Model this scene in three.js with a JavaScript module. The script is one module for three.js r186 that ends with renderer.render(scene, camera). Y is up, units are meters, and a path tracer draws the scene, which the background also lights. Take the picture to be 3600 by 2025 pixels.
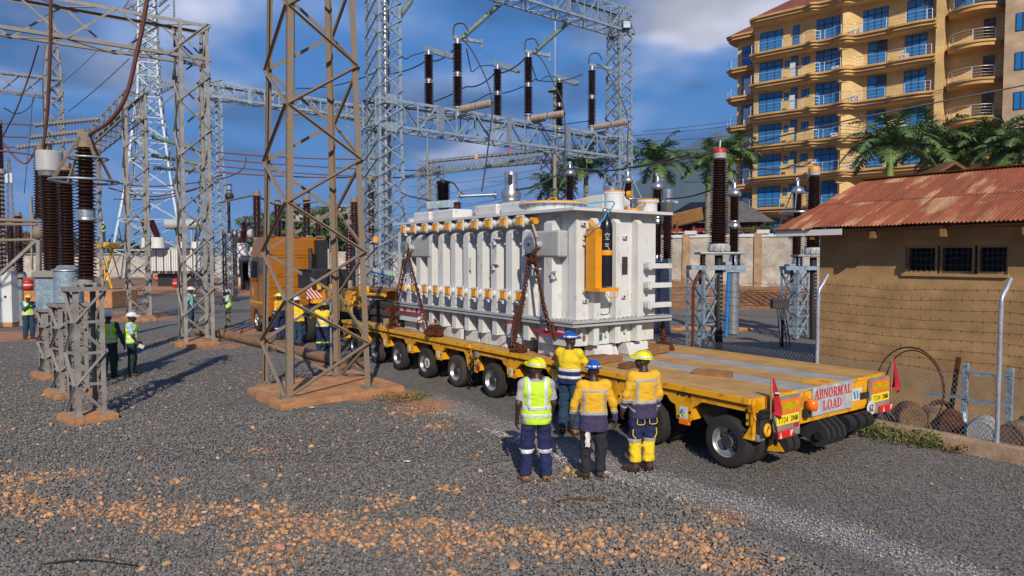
import * as THREE from 'three';
import { mergeGeometries } from 'three/addons/utils/BufferGeometryUtils.js';
import { RoundedBoxGeometry } from 'three/addons/geometries/RoundedBoxGeometry.js';

// ---------- camera, sky, sun, exposure ----------
const scene = new THREE.Scene();
const F = 2400, HOR = 906, CAMH = 3.2, PITCH = Math.atan((1012.5 - HOR) / F);
const camera = new THREE.PerspectiveCamera(2 * Math.atan(1012.5 / F) * 180 / Math.PI, 16 / 9, 0.1, 9000);
camera.position.set(0, CAMH, 0);
camera.lookAt(0, CAMH - Math.tan(PITCH), -1);
const renderer = new THREE.WebGLRenderer({ antialias: true });
renderer.setSize(1024, 576);
renderer.toneMapping = THREE.LinearToneMapping;
renderer.toneMappingExposure = 1.08;
renderer.shadowMap.enabled = true;
const SUN_AZ = 7 * Math.PI / 180, SUN_EL = 32 * Math.PI / 180;
const sunDir = new THREE.Vector3(Math.sin(SUN_AZ) * Math.cos(SUN_EL), Math.sin(SUN_EL), Math.cos(SUN_AZ) * Math.cos(SUN_EL));
const sun = new THREE.DirectionalLight(new THREE.Color(1.0, 0.90, 0.76), 5.0);
sun.position.copy(sunDir).multiplyScalar(120).add(new THREE.Vector3(0, 0, -30));
sun.target.position.set(0, 0, -30);
sun.castShadow = true; sun.shadow.mapSize.set(4096, 4096); sun.shadow.radius = 1;
Object.assign(sun.shadow.camera, { left: -60, right: 60, top: 60, bottom: -60, near: 1, far: 320 });
scene.add(sun, sun.target);

scene.fog = new THREE.FogExp2(new THREE.Color(.42, .62, 1.0), 0.00016);
// ---------- random and noise ----------
let seed = 7;
const rnd = () => { seed = (seed * 1664525 + 1013904223) >>> 0; return seed / 4294967296; };
const rr = (a, b) => a + (b - a) * rnd();
const hash = (x, y, z) => { let h = Math.imul(x, 374761393) ^ Math.imul(y, 668265263) ^ Math.imul(z, 2147483647 - 1640531); h = Math.imul(h ^ (h >>> 13), 1274126177); return ((h ^ (h >>> 16)) >>> 0) / 4294967296; };
const sm = t => t * t * (3 - 2 * t), clamp = (x, a = 0, b = 1) => Math.min(b, Math.max(a, x)), lerp = (a, b, t) => a + (b - a) * t;
const sstep = (a, b, x) => sm(clamp((x - a) / (b - a)));
function noise(x, y, z = 0, per = 0) {
  const xi = Math.floor(x), yi = Math.floor(y), zi = Math.floor(z), u = sm(x - xi), v = sm(y - yi), w = sm(z - zi);
  const q = per ? (n => ((n % per) + per) % per) : (n => n);
  const h = (a, b, c) => hash(q(xi + a), q(yi + b), zi + c);
  const lay = c => lerp(lerp(h(0, 0, c), h(1, 0, c), u), lerp(h(0, 1, c), h(1, 1, c), u), v);
  return z === zi ? lay(0) : lerp(lay(0), lay(1), w);
}
function fbm(x, y, oct = 4, z = 0, per = 0) { let s = 0, a = 0.5, n = 0; for (let i = 0; i < oct; i++) { s += a * noise(x, y, z + i * 17, per); n += a; a *= 0.5; x *= 2; y *= 2; per *= 2; } return s / n; }

// ---------- sky (computed air and clouds) ----------
{
  const W = 1536, Hh = 768, d = new Float32Array(W * Hh * 4);
  const blobs = [[-24, 17, 6, 4, .62], [-21, 13, 3, 2, .3], [-31, 14, 8, 4, .30], [-3.8, 9.6, 5, 1.7, .85], [-7, 8.6, 4, 1.3, .5], [1.5, 8.2, 6, 1.6, .5], [10.6, 11.8, 4, 2.2, .42], [15, 19.5, 6, 3.4, .8], [11, 17, 4, 2, .35],
    [-10, 18, 7, 4, .32], [2, 17, 8, 4, .22], [16, 10, 6, 2, .2], [3, 12.4, 6, 1.2, -.25], [8, 14.4, 5, 1.6, -.2], [-20, 8, 9, 3, -.45], [-31, 7.5, 6, 3, -.1], [20, 13, 6, 3, -.05]];
  for (let j = 0; j < Hh; j++) for (let i = 0; i < W; i++) {
    if (j < Hh * .49) { d.set([.06, .06, .06, 1], (j * W + i) * 4); continue; }
    const th = ((i + .5) / W - .5) * 2 * Math.PI, el = ((j + .5) / Hh - .5) * Math.PI;
    const x = Math.cos(th) * Math.cos(el), y = Math.sin(el), z = Math.sin(th) * Math.cos(el);
    const az = Math.atan2(x, -z) * 180 / Math.PI, e = el * 180 / Math.PI, o = (j * W + i) * 4;
    const t = clamp(e / 40, 0, 1), lo = clamp(1 - e / 7, 0, 1);
    let r = lerp(.062, .026, t) + .012 * lo, g = lerp(.245, .13, t) + .05 * lo, b = lerp(.585, .42, t) + .06 * lo;
    const k = 1 / (Math.max(y, 0) + .16), px = x * k, pz = z * k;
    const n1 = fbm(px * 1.6 + 9, pz * 1.6 + 4, 5, 3), n2 = fbm(px * 5 + 3, pz * 5 + 31, 4, 8);
    let c = (n1 - .5) * 1.5 + (n2 - .5) * .5 + .17 + .17 * sstep(8, 20, e);
    const wx = (fbm(az * .16, e * .3, 4, 21) - .5) * 9, wy = (fbm(az * .16 + 50, e * .3, 4, 22) - .5) * 4;
    if (Math.abs(az) < 60 && e < 40) for (const [ba, be, ra, re, s] of blobs) { const q = ((az + wx - ba) / ra) ** 2 + ((e + wy - be) / re) ** 2; if (q < 9) c += s * .8 * Math.exp(-q); }
    c *= sstep(-1, 7, e);
    const m = sstep(.02, .75, c), hi = sstep(.48, 1.0, c);
    r = lerp(r, .34, m * .9); g = lerp(g, .45, m * .9); b = lerp(b, .72, m * .9);
    r = lerp(r, .74, hi); g = lerp(g, .75, hi); b = lerp(b, .87, hi);
    const dk = 1 - .40 * sstep(.44, .66, fbm(px * 2.3 + 60, pz * 2.3, 4, 40)) * sstep(3, 9, e);
    if (e < -1) { r = .06; g = .06; b = .06; }
    d[o] = r * dk; d[o + 1] = g * dk; d[o + 2] = b * dk; d[o + 3] = 1;
  }
  const t = new THREE.DataTexture(d, W, Hh, THREE.RGBAFormat, THREE.FloatType);
  t.mapping = THREE.EquirectangularReflectionMapping; t.magFilter = t.minFilter = THREE.LinearFilter; t.colorSpace = THREE.LinearSRGBColorSpace; t.needsUpdate = true;
  scene.background = t; scene.environment = t;
}

// ---------- frames: where a pixel of the photograph stands in the world ----------
const V3 = (x, y, z) => new THREE.Vector3(x, y, z), v = a => a.isVector3 ? a : V3(...a);
const cT = Math.cos(PITCH), sT = Math.sin(PITCH);
const ray = (px, py) => { const x = (px - 1800) / F, y = (1012.5 - py) / F; return V3(x, -sT + y * cT, -cT - y * sT); };
const gp = (px, py, y = 0) => { const d = ray(px, py); return V3(0, CAMH, 0).addScaledVector(d, (y - CAMH) / d.y); };
const at = (px, py, D) => { const d = ray(px, py); return V3(0, CAMH, 0).addScaledVector(d, D / -d.z); };
const pxm = D => D / F;   // metres per photograph pixel at a depth
class Frame {
  constructor(o, rot) { this.o = o; this.rot = rot; this.ux = V3(Math.cos(rot), 0, -Math.sin(rot)); this.uz = V3(Math.sin(rot), 0, Math.cos(rot)); }
  w(x, y, z) { return this.o.clone().addScaledVector(this.ux, x).addScaledVector(this.uz, z).add(V3(0, y, 0)); }
  l(p) { const q = p.clone().sub(this.o); return V3(q.dot(this.ux), q.y, q.dot(this.uz)); }
}
const WORLD = new Frame(V3(0, 0, 0), 0);
const TA = Math.PI / 2 + Math.atan(1720 / F);
const TR = new Frame(V3(3.5034, 0, -9.9287), TA);       // trailer: x to its front, z to its far side
const U = TR.ux.clone(), VV = TR.uz.clone();

// ---------- things, parts ----------
const used = {}, ORG = new Map(), FRM = new Map();
const numbered = n => { const b = n.replace(/_\d{3}$/, ''); used[b] = (used[b] ?? -1) + 1; return used[b] ? `${b}_${String(used[b]).padStart(3, '0')}` : b; };
function meta(o, label, category, group, kind) { if (label) o.userData.label = label; if (category) o.userData.category = category; if (group) o.userData.group = group; if (kind) o.userData.kind = kind; return o; }
function thing(name, label, category, group, frame = WORLD, org = [0, 0, 0]) {
  const o = new THREE.Group(); o.name = numbered(name); meta(o, label, category, group);
  o.position.copy(frame.w(...org)); o.rotation.y = frame.rot; scene.add(o); ORG.set(o, V3(...org)); FRM.set(o, frame); return o;
}
function copyOf(o, label, pos, rotY) { const c = o.clone(); c.name = numbered(o.name); if (label) c.userData = { ...c.userData, label }; if (pos) c.position.copy(v(pos)); if (rotY !== undefined) c.rotation.y = rotY; scene.add(c); return c; }
function part(parent, name) { const g = new THREE.Group(); g.name = name; parent.add(g); ORG.set(g, ORG.get(parent)); return g; }
function boxUV(g) {
  const p = g.attributes.position, n = g.attributes.normal, uv = new Float32Array(p.count * 2);
  for (let i = 0; i < p.count; i++) {
    const ax = Math.abs(n.getX(i)), ay = Math.abs(n.getY(i)), az = Math.abs(n.getZ(i)), x = p.getX(i), y = p.getY(i), z = p.getZ(i);
    if (ay >= ax && ay >= az) { uv[2 * i] = x; uv[2 * i + 1] = z; } else if (ax >= az) { uv[2 * i] = z; uv[2 * i + 1] = y; } else { uv[2 * i] = x; uv[2 * i + 1] = y; }
  }
  g.setAttribute('uv', new THREE.BufferAttribute(uv, 2));
}
const _q = new THREE.Quaternion(), _m = new THREE.Matrix4(), YUP = V3(0, 1, 0);
class G {
  constructor() { this.a = []; }
  add(g, m) { g = g.index ? g : (() => { const c = g.clone(); c.setIndex([...Array(c.attributes.position.count).keys()]); return c; })(); if (m) { g.applyMatrix4(m); if (m.determinant() < 0) { const ix = g.index; for (let i = 0; i < ix.count; i += 3) { const a = ix.getX(i); ix.setX(i, ix.getX(i + 2)); ix.setX(i + 2, a); } } } for (const k of Object.keys(g.attributes)) if (!['position', 'normal', 'uv'].includes(k)) g.deleteAttribute(k); if (!g.attributes.uv) g.setAttribute('uv', new THREE.BufferAttribute(new Float32Array(g.attributes.position.count * 2), 2)); this.a.push(g); return this; }
  box(cx, cy, cz, sx, sy, sz, ry = 0, rz = 0, rx = 0) { return this.add(new THREE.BoxGeometry(sx, sy, sz), new THREE.Matrix4().compose(V3(cx, cy, cz), new THREE.Quaternion().setFromEuler(new THREE.Euler(rx, ry, rz)), V3(1, 1, 1))); }
  b2(x0, x1, y0, y1, z0, z1) { return this.box((x0 + x1) / 2, (y0 + y1) / 2, (z0 + z1) / 2, Math.abs(x1 - x0), Math.abs(y1 - y0), Math.abs(z1 - z0)); }
  rbox(x0, x1, y0, y1, z0, z1, r = .02, s = 2) { return this.add(new RoundedBoxGeometry(x1 - x0, y1 - y0, z1 - z0, s, r), new THREE.Matrix4().makeTranslation((x0 + x1) / 2, (y0 + y1) / 2, (z0 + z1) / 2)); }
  // a bar from a to b; 'up' orients its width w (t is along up)
  bar(a, b, w, t = w, up = YUP) {
    a = v(a); b = v(b); const d = b.clone().sub(a), L = d.length(); if (L < 1e-5) return this; d.divideScalar(L);
    let s = up.clone().cross(d); if (s.lengthSq() < 1e-6) s = V3(1, 0, .3).cross(d); s.normalize(); const u = d.clone().cross(s).normalize();
    return this.add(new THREE.BoxGeometry(w, t, L), new THREE.Matrix4().makeBasis(s, u, d.clone().multiplyScalar(1)).setPosition(a.clone().add(b).multiplyScalar(.5)));
  }
  // angle section from a to b with its two plates along directions p and q
  angle(a, b, w, p, q, t = .012) {
    a = v(a); b = v(b); p = v(p).clone().normalize(); q = v(q).clone().normalize();
    const off = (x, k) => x.clone().addScaledVector(k, w / 2);
    this.bar(off(a, p), off(b, p), w, t, q); return this.bar(off(a, q).addScaledVector(p, t * .5), off(b, q).addScaledVector(p, t * .5), w - t, t, p);
  }
  cyl(a, b, r0, r1 = r0, n = 12, open = false) {
    a = v(a); b = v(b); const d = b.clone().sub(a), L = d.length(); d.normalize();
    return this.add(new THREE.CylinderGeometry(r1, r0, L, n, 1, open), new THREE.Matrix4().compose(a.clone().add(b).multiplyScalar(.5), new THREE.Quaternion().setFromUnitVectors(YUP, d), V3(1, 1, 1)));
  }
  lathe(pts, a, dir = YUP, n = 16) { return this.add(new THREE.LatheGeometry(pts.map(p => new THREE.Vector2(...p)), n), new THREE.Matrix4().compose(v(a), new THREE.Quaternion().setFromUnitVectors(YUP, v(dir).clone().normalize()), V3(1, 1, 1))); }
  sheds(a, b, rc, rs, n, seg = 16, rt = rc / rs) { // ribbed insulator from a to b
    a = v(a); b = v(b); const d = b.clone().sub(a), L = d.length(), p = [[rc * .6, 0], [rc, 0]], s = L / n;
    for (let i = 0; i < n; i++) { const y = (i + .18) * s, k = rs * (i % 2 ? .94 : 1); p.push([rc, y], [k, y + s * .16], [k * .985, y + s * .3], [rc * 1.04, y + s * .62]); }
    p.push([rc, L], [0.001, L]); return this.lathe(p, a, d, seg);
  }
  tube(pts, r, n = 6, seg) { const c = new THREE.CatmullRomCurve3(pts.map(v)); return this.add(new THREE.TubeGeometry(c, seg || Math.max(8, pts.length * 6), r, n, false)); }
  torus(c, R, r, axis = YUP, n = 24, m = 8, sq = 1) { return this.add(new THREE.TorusGeometry(R, r, m, n), new THREE.Matrix4().compose(v(c), new THREE.Quaternion().setFromUnitVectors(V3(0, 0, 1), v(axis).clone().normalize()), V3(sq, 1, 1))); }
  ball(c, r, sx = 1, sy = 1, sz = 1, n = 12) { return this.add(new THREE.SphereGeometry(r, n, Math.ceil(n * .7)), new THREE.Matrix4().compose(v(c), new THREE.Quaternion(), V3(sx, sy, sz))); }
  prism(pts, z0, z1, m) { const s = new THREE.Shape(pts.map(p => new THREE.Vector2(...p))); return this.add(new THREE.ExtrudeGeometry(s, { depth: z1 - z0, bevelEnabled: false }), (m || new THREE.Matrix4()).clone().multiply(new THREE.Matrix4().makeTranslation(0, 0, z0))); }
  plan(pts, y0, y1) { return this.prism(pts.map(([x, z]) => [x, -z]), y0, y1, new THREE.Matrix4().makeRotationX(-Math.PI / 2)); } // outline in x,z raised from y0 to y1
  geo() { return this.a.length > 1 ? mergeGeometries(this.a) : this.a[0]; }
  build(name, mat, parent, label) {
    const g = this.geo(); if (!mat.userData.ownUV) boxUV(g);
    const o = ORG.get(parent); if (o) g.translate(-o.x, -o.y, -o.z);
    const m = new THREE.Mesh(g, mat); m.name = name; m.castShadow = m.receiveShadow = true; if (label) m.userData.label = label;
    parent.add(m); ORG.set(m, o || V3(0, 0, 0)); this.a = []; return m;
  }
}
// sub-part of a part: geometry in the same frame
const sub = (g, name, mat, parentMesh, label) => g.build(name, mat, parentMesh, label);
function solo(g, name, mat, label, category, group, frame = WORLD, org = [0, 0, 0]) { // a thing of one mesh
  const geo = g.geo(); if (!mat.userData.ownUV) boxUV(geo); geo.translate(-org[0], -org[1], -org[2]);
  const m = new THREE.Mesh(geo, mat); m.name = numbered(name); m.castShadow = m.receiveShadow = true; meta(m, label, category, group);
  m.position.copy(frame.w(...org)); m.rotation.y = frame.rot; scene.add(m); g.a = []; ORG.set(m, V3(...org)); return m;
}
const struct = (g, name, mat, label) => { const m = solo(g, name, mat, label); m.userData.kind = 'structure'; return m; };
// ---------- textures and materials ----------
function tex(size, fn, srgb = true, rep = 1) { // fn(u, v) -> [r, g, b] 0..1
  const d = new Uint8Array(size * size * 4);
  for (let j = 0; j < size; j++) for (let i = 0; i < size; i++) { const c = fn(i / size, j / size), o = (j * size + i) * 4; d[o] = clamp(c[0]) * 255; d[o + 1] = clamp(c[1]) * 255; d[o + 2] = clamp(c[2]) * 255; d[o + 3] = 255; }
  const t = new THREE.DataTexture(d, size, size); t.wrapS = t.wrapT = THREE.RepeatWrapping; t.magFilter = THREE.LinearFilter; t.minFilter = THREE.LinearMipmapLinearFilter; t.generateMipmaps = true;
  if (srgb) t.colorSpace = THREE.SRGBColorSpace; t.repeat.set(rep, rep); t.needsUpdate = true; return t;
}
const rep = (t, x, y = x) => { const c = t.clone(); c.repeat.set(x, y); c.needsUpdate = true; return c; };
const grey = n => [n, n, n];
const tGrime = tex(512, (u, w) => { const a = fbm(u * 6, w * 6, 5, 1, 6), b = fbm(u * 40, w * 40, 2, 5, 40); return grey(.72 + .34 * (a - .2) + .12 * (b - .5)); });
const tSpeck = tex(512, (u, w) => { const a = fbm(u * 5, w * 5, 4, 11, 5), b = noise(u * 200, w * 200, 3, 200); return grey(.70 + .22 * a + .22 * (b - .4)); });
const tBump = tex(512, (u, w) => grey(.5 * fbm(u * 24, w * 24, 4, 2, 24) + .5 * noise(u * 128, w * 128, 9, 128)), false);
const tZinc = tex(512, (u, w) => { const a = noise(u * 34, w * 34, 2, 34), b = noise(u * 60, w * 60, 6, 60), c = fbm(u * 4, w * 4, 3, 9, 4); const k = .74 + .2 * (a - .5) + .14 * (b - .5) + .2 * (c - .5); return [k * .97, k, k * 1.02]; });
const tRustSteel = tex(512, (u, w) => { const a = fbm(u * 7, w * 7, 5, 31, 7), b = noise(u * 140, w * 140, 4, 140), s = sstep(.46, .66, a); const k = .86 + .22 * (b - .5); return [k * lerp(.72, .80, s), k * lerp(.70, .68, s), k * lerp(.67, .55, s)]; });
const tRust = tex(512, (u, w) => { const a = fbm(u * 9, w * 9, 5, 51, 9), b = noise(u * 90, w * 90, 4, 90); return [lerp(.32, .66, a) + .1 * b, lerp(.17, .34, a) + .06 * b, lerp(.09, .15, a) + .04 * b]; });
const tPaint = tex(512, (u, w) => { const a = fbm(u * 5, w * 5, 5, 71, 5), b = fbm(u * 50, w * 50, 3, 72, 50), s = sstep(.60, .70, fbm(u * 11, w * 11, 5, 74, 11)); const k = .92 + .1 * (a - .5) + .07 * (b - .5); return [k * lerp(1, .88, s), k * lerp(1, .82, s), k * lerp(1, .76, s)]; });
const tClean = tex(512, (u, w) => { const a = fbm(u * 4, w * 4, 4, 91, 4), b = noise(u * 180, w * 180, 3, 180), s = sstep(.62, .74, fbm(u * 16, w * 5, 4, 97, 80)); const k = .93 + .08 * (a - .5) + .06 * (b - .5); return [k * lerp(1, .93, s), k * lerp(1, .90, s), k * lerp(1, .85, s)]; });
const tWood = tex(512, (u, w) => { const g = fbm(u * 3, w * 64, 4, 81, 64), a = fbm(u * 5, w * 5, 4, 83, 5); const k = .62 + .3 * g + .22 * (a - .5); return [k, k * .95, k * .88]; });
const tFabric = tex(256, (u, w) => { const k = .86 + .12 * noise(u * 100, w * 100, 1, 100) + .1 * (fbm(u * 6, w * 6, 3, 4, 6) - .5); return grey(k); });
const tChecker = tex(256, (u, w) => { let h = 0; for (let i = 0; i < 8; i++) for (let j = 0; j < 8; j++) { const cx = (i + .5) / 8, cy = (j + .5) / 8; let dx = u - cx, dy = w - cy; const s = (i + j) % 2 ? 1 : -1; const a = (dx + s * dy) * .7071, b = (dx - s * dy) * .7071; h = Math.max(h, 1 - Math.hypot(a / .045, b / .016)); } return grey(clamp(h * 2)); }, false);
const tTread = tex(128, (u, w) => grey(((u * 8 + (Math.floor(w * 4) % 2) * .5) % 1 < .18 || (w * 4) % 1 < .14) ? .1 : .9), false);
function mat(col, rough = .8, metal = 0, map = null, bump = 0, extra = {}) {
  const { bt, ownUV, phys, ...o } = extra; const C = phys ? THREE.MeshPhysicalMaterial : THREE.MeshStandardMaterial;
  const m = new C({ roughness: rough, metalness: metal, ...o });
  if (Array.isArray(col)) m.color.setRGB(...col); else m.color.set(col);
  if (map) m.map = map; if (bump) { m.bumpMap = bt || tBump; m.bumpScale = bump; }
  if (ownUV) m.userData.ownUV = true; m.side = THREE.DoubleSide; return m;
}
const M = {
  oldSteel: mat([.52, .46, .40], .75, .0, rep(tRustSteel, 1.2), .002),
  greySteel: mat([.345, .322, .295], .75, 0, rep(tSpeck, 1.3), .002),
  galv: mat([.55, .62, .69], .45, .3, rep(tZinc, .8), .001),
  galvFar: mat([.55, .62, .69], .5, .2, rep(tZinc, .5)),
  zinc: mat([.62, .64, .66], .4, .6, rep(tZinc, 1.5), .001),
  zincBlue: mat([.46, .56, .66], .5, .25, rep(tZinc, 1), .001),
  alu: mat([.72, .73, .74], .3, .85, rep(tSpeck, 2)),
  porcelain: mat([.055, .022, .014], .16, 0, rep(tGrime, 1.2)),
  porcelainRed: mat([.16, .035, .025], .25, 0, rep(tGrime, 1.2)),
  porcelainBlack: mat([.012, .011, .012], .2, 0, rep(tGrime, 1)),
  porcelainBeige: mat([.58, .47, .40], .4, 0, rep(tGrime, 1)),
  glassDisc: mat([.34, .46, .40], .15, 0, rep(tGrime, 1)),
  white: mat([.68, .69, .68], .42, 0, rep(tClean, .5), .0006),
  whiteGrey: mat([.43, .44, .44], .5, 0, rep(tClean, .6)),
  yellow: mat([.88, .42, .012], .42, 0, rep(tPaint, .9), .0008),
  amber: mat([.80, .33, .01], .5, 0, rep(tClean, 2)),
  deck: mat([.62, .345, .105], .85, 0, rep(tSpeck, .9), .002),
  checker: mat([.52, .50, .47], .62, .1, rep(tSpeck, 1), .009, { bt: rep(tChecker, 1.8) }),
  tyre: mat([.030, .027, .025], .85, 0, rep(tSpeck, 1.5), .004, { bt: rep(tTread, 5) }),
  tyreDusty: mat([.065, .05, .038], .9, 0, rep(tSpeck, 1.5), .004, { bt: rep(tTread, 5) }),
  rim: mat([.66, .65, .63], .38, .75, rep(tGrime, 2)),
  black: mat([.02, .021, .024], .55, 0, rep(tGrime, 1)),
  darkSteel: mat([.06, .06, .065], .6, .3, rep(tGrime, 1), .001),
  chain: mat([.36, .33, .32], .85, .15, rep(tRust, 2), .002),
  cab: mat([.42, .15, .010], .32, .15, rep(tClean, .5), 0, { phys: true, clearcoat: .5, clearcoatRoughness: .2 }),
  glassDark: mat([.02, .035, .05], .08, 0),
  red: mat([.55, .02, .02], .5, 0, rep(tPaint, 1)),
  redLamp: mat([.62, .02, .015], .25, 0),
  orangeLamp: mat([.85, .16, .01], .25, 0),
  concrete: mat([.34, .32, .29], .9, 0, rep(tSpeck, .7), .004),
  redConcrete: mat([.64, .31, .135], .92, 0, rep(tGrime, .8), .006),
  kerb: mat([.60, .41, .26], .92, 0, rep(tGrime, .7), .008),
  plaster: mat([.52, .315, .135], .92, 0, rep(tSpeck, .8), .004),
  wallWhite: mat([.62, .56, .48], .9, 0, rep(tGrime, .25), .003),
  pillar: mat([.55, .36, .20], .9, 0, rep(tGrime, .5)),
  cream: mat([.86, .60, .25], .85, 0, rep(tSpeck, .2)),
  creamTrim: mat([.74, .44, .155], .85, 0, rep(tSpeck, .2)),
  tower: mat([.66, .47, .30], .9, 0, rep(tSpeck, .3)),
  roofRed: mat([.30, .075, .035], .85, 0, rep(tGrime, .4)),
  roofGrey: mat([.16, .15, .16], .85, 0, rep(tGrime, .5)),
  windowBlue: mat([.012, .15, .42], .15, .0, null, 0),
  windowDark: mat([.012, .02, .03], .15, 0),
  frameDark: mat([.02, .03, .05], .5),
  rail: mat([.62, .64, .66], .35, .6),
  door: mat([.20, .08, .03], .6, 0, rep(tWood, 1)),
  bark: mat([.30, .27, .22], .9, 0, rep(tGrime, 1), .006),
  shaft: mat([.25, .34, .06], .6, 0, rep(tGrime, 1)),
  frond: mat([.10, .18, .045], .55, 0, rep(tFabric, 1)),
  leaf: mat([.07, .11, .025], .7, 0, rep(tFabric, 1)),
  weed: mat([.16, .17, .05], .8, 0, rep(tFabric, 1)),
  dryGrass: mat([.22, .12, .05], .9),
  wood: mat([.46, .25, .10], .85, 0, rep(tWood, 1.2), .004),
  woodPale: mat([.55, .46, .32], .85, 0, rep(tWood, 1.2), .004),
  woodDark: mat([.26, .13, .05], .85, 0, rep(tWood, 1.2), .004),
  wire: mat([.05, .045, .05], .6, .2),
  wireRed: mat([.13, .05, .04], .7, .1),
  hoseBlue: mat([.03, .33, .60], .45),
  brownPipe: mat([.30, .17, .09], .85, 0, rep(tGrime, 1), .003),
  skin: mat([.060, .026, .015], .5, 0, rep(tFabric, 6), .0006),
  hiviz: mat([.55, .88, .03], .75, 0, rep(tFabric, 5), .0015),
  tape: mat([.72, .74, .76], .35, .1, rep(tFabric, 9)),
  tapeGrey: mat([.40, .38, .37], .5, 0, rep(tFabric, 9)),
  navy: mat([.012, .018, .085], .9, 0, rep(tFabric, 5), .0015),
  purple: mat([.050, .040, .105], .9, 0, rep(tFabric, 5), .0015),
  jeans: mat([.016, .05, .095], .9, 0, rep(tFabric, 5), .0015),
  darkTrousers: mat([.018, .018, .024], .9, 0, rep(tFabric, 5), .0015),
  greenTrousers: mat([.012, .035, .03], .9, 0, rep(tFabric, 5), .0015),
  khaki: mat([.17, .14, .09], .9, 0, rep(tFabric, 5), .0015),
  yellowCloth: mat([.85, .60, .015], .8, 0, rep(tFabric, 5), .0015),
  goldCloth: mat([.78, .44, .02], .8, 0, rep(tFabric, 5), .0015),
  turquoise: mat([.12, .50, .62], .8, 0, rep(tFabric, 5), .0015),
  paleBlueShirt: mat([.42, .55, .75], .85, 0, rep(tFabric, 5), .0015),
  greyShirt: mat([.40, .38, .40], .85, 0, rep(tFabric, 5), .0015),
  blueShirt: mat([.03, .14, .38], .85, 0, rep(tFabric, 5), .0015),
  tanBoot: mat([.36, .165, .055], .75, 0, rep(tGrime, 5), .001),
  darkBoot: mat([.075, .035, .025], .75, 0, rep(tGrime, 5), .001),
  sole: mat([.04, .028, .02], .9),
  hatYellow: mat([.80, .80, .02], .28, 0, rep(tClean, 3)),
  hatOrange: mat([.85, .48, .01], .3, 0, rep(tClean, 3)),
  hatBlue: mat([.012, .09, .42], .28, 0, rep(tClean, 3)),
  hatWhite: mat([.78, .78, .77], .3, 0, rep(tClean, 3)),
  blackCloth: mat([.02, .025, .03], .9, 0, rep(tFabric, 4)),
  whiteCloth: mat([.70, .68, .64], .9, 0, rep(tFabric, 5), .002),
  soil: mat([.46, .24, .115], .95, 0, rep(tGrime, .4), .03),
};
// ---------- the ground ----------
const seg2 = (p, a, b) => { const dx = b.x - a.x, dz = b.z - a.z, t = clamp(((p.x - a.x) * dx + (p.z - a.z) * dz) / (dx * dx + dz * dz)); return Math.hypot(p.x - a.x - dx * t, p.z - a.z - dz * t); };
const poly = (p, pts) => { let d = 1e9; for (let i = 0; i + 1 < pts.length; i++) d = Math.min(d, seg2(p, pts[i], pts[i + 1])); return d; };
const ochreLine = [[-300, 1750], [0, 1775], [300, 1790], [620, 1795], [900, 1800], [1200, 1840], [1430, 1880], [1700, 1895], [2000, 1920], [2300, 1945], [2600, 1990]].map(q => gp(...q));
const ochreLine2 = [[900, 2010], [1000, 1920], [900, 1810]].map(q => gp(...q)), ochreLine3 = [[1560, 2000], [1650, 1930], [1600, 1900]].map(q => gp(...q));
const paleLine = [[1500, 1390], [1720, 1480], [1900, 1560], [2330, 1690], [2650, 1790], [3000, 1890], [3500, 2060]].map(q => gp(...q));
const ochreBlobs = [[1580, 1720, .35], [1350, 1770, .5], [930, 1585, .35], [640, 1690, .3], [2010, 1665, .22], [1540, 1500, .45], [1480, 1440, .9], [1400, 1400, .8], [100, 1680, .6], [260, 1665, .4], [2550, 1820, .4], [2420, 1900, .5], [620, 1840, .4]].map(([x, y, r]) => [gp(x, y), r]);
const tyreLane = p => { const l = TR.l(p); return l.z; };   // across the trailer's track
const RX = 42, RZ0 = 6, RZ1 = -78;
function groundMasks(x, z) {
  const p = { x, z }, q = V3(x, 0, z);
  const n = fbm(x * .9 + 40, z * .9 + 90, 4, 5), n2 = fbm(x * .25 + 11, z * .25 + 7, 4, 6);
  let o = sstep(.5, .0, poly(p, ochreLine) + (n - .5) * 1.3) + .8 * sstep(.7, .1, poly(p, ochreLine2) + (n - .5)) + .6 * sstep(.6, .1, poly(p, ochreLine3) + (n - .5));
  for (const [b, r] of ochreBlobs) o = Math.max(o, sstep(r, r * .3, Math.hypot(x - b.x, z - b.z) + (n - .5) * .5));
  let pale = sstep(.55, .1, poly(p, paleLine) + (n - .5) * .5);
  const l = TR.l(q);
  const fine = sstep(-2.0, -1.3, l.z + (n - .5) * .4 - .12 * Math.min(0, l.x));
  return { o: clamp(o), pale, fine, n, n2, lx: l.x, lz: l.z };
}
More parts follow.
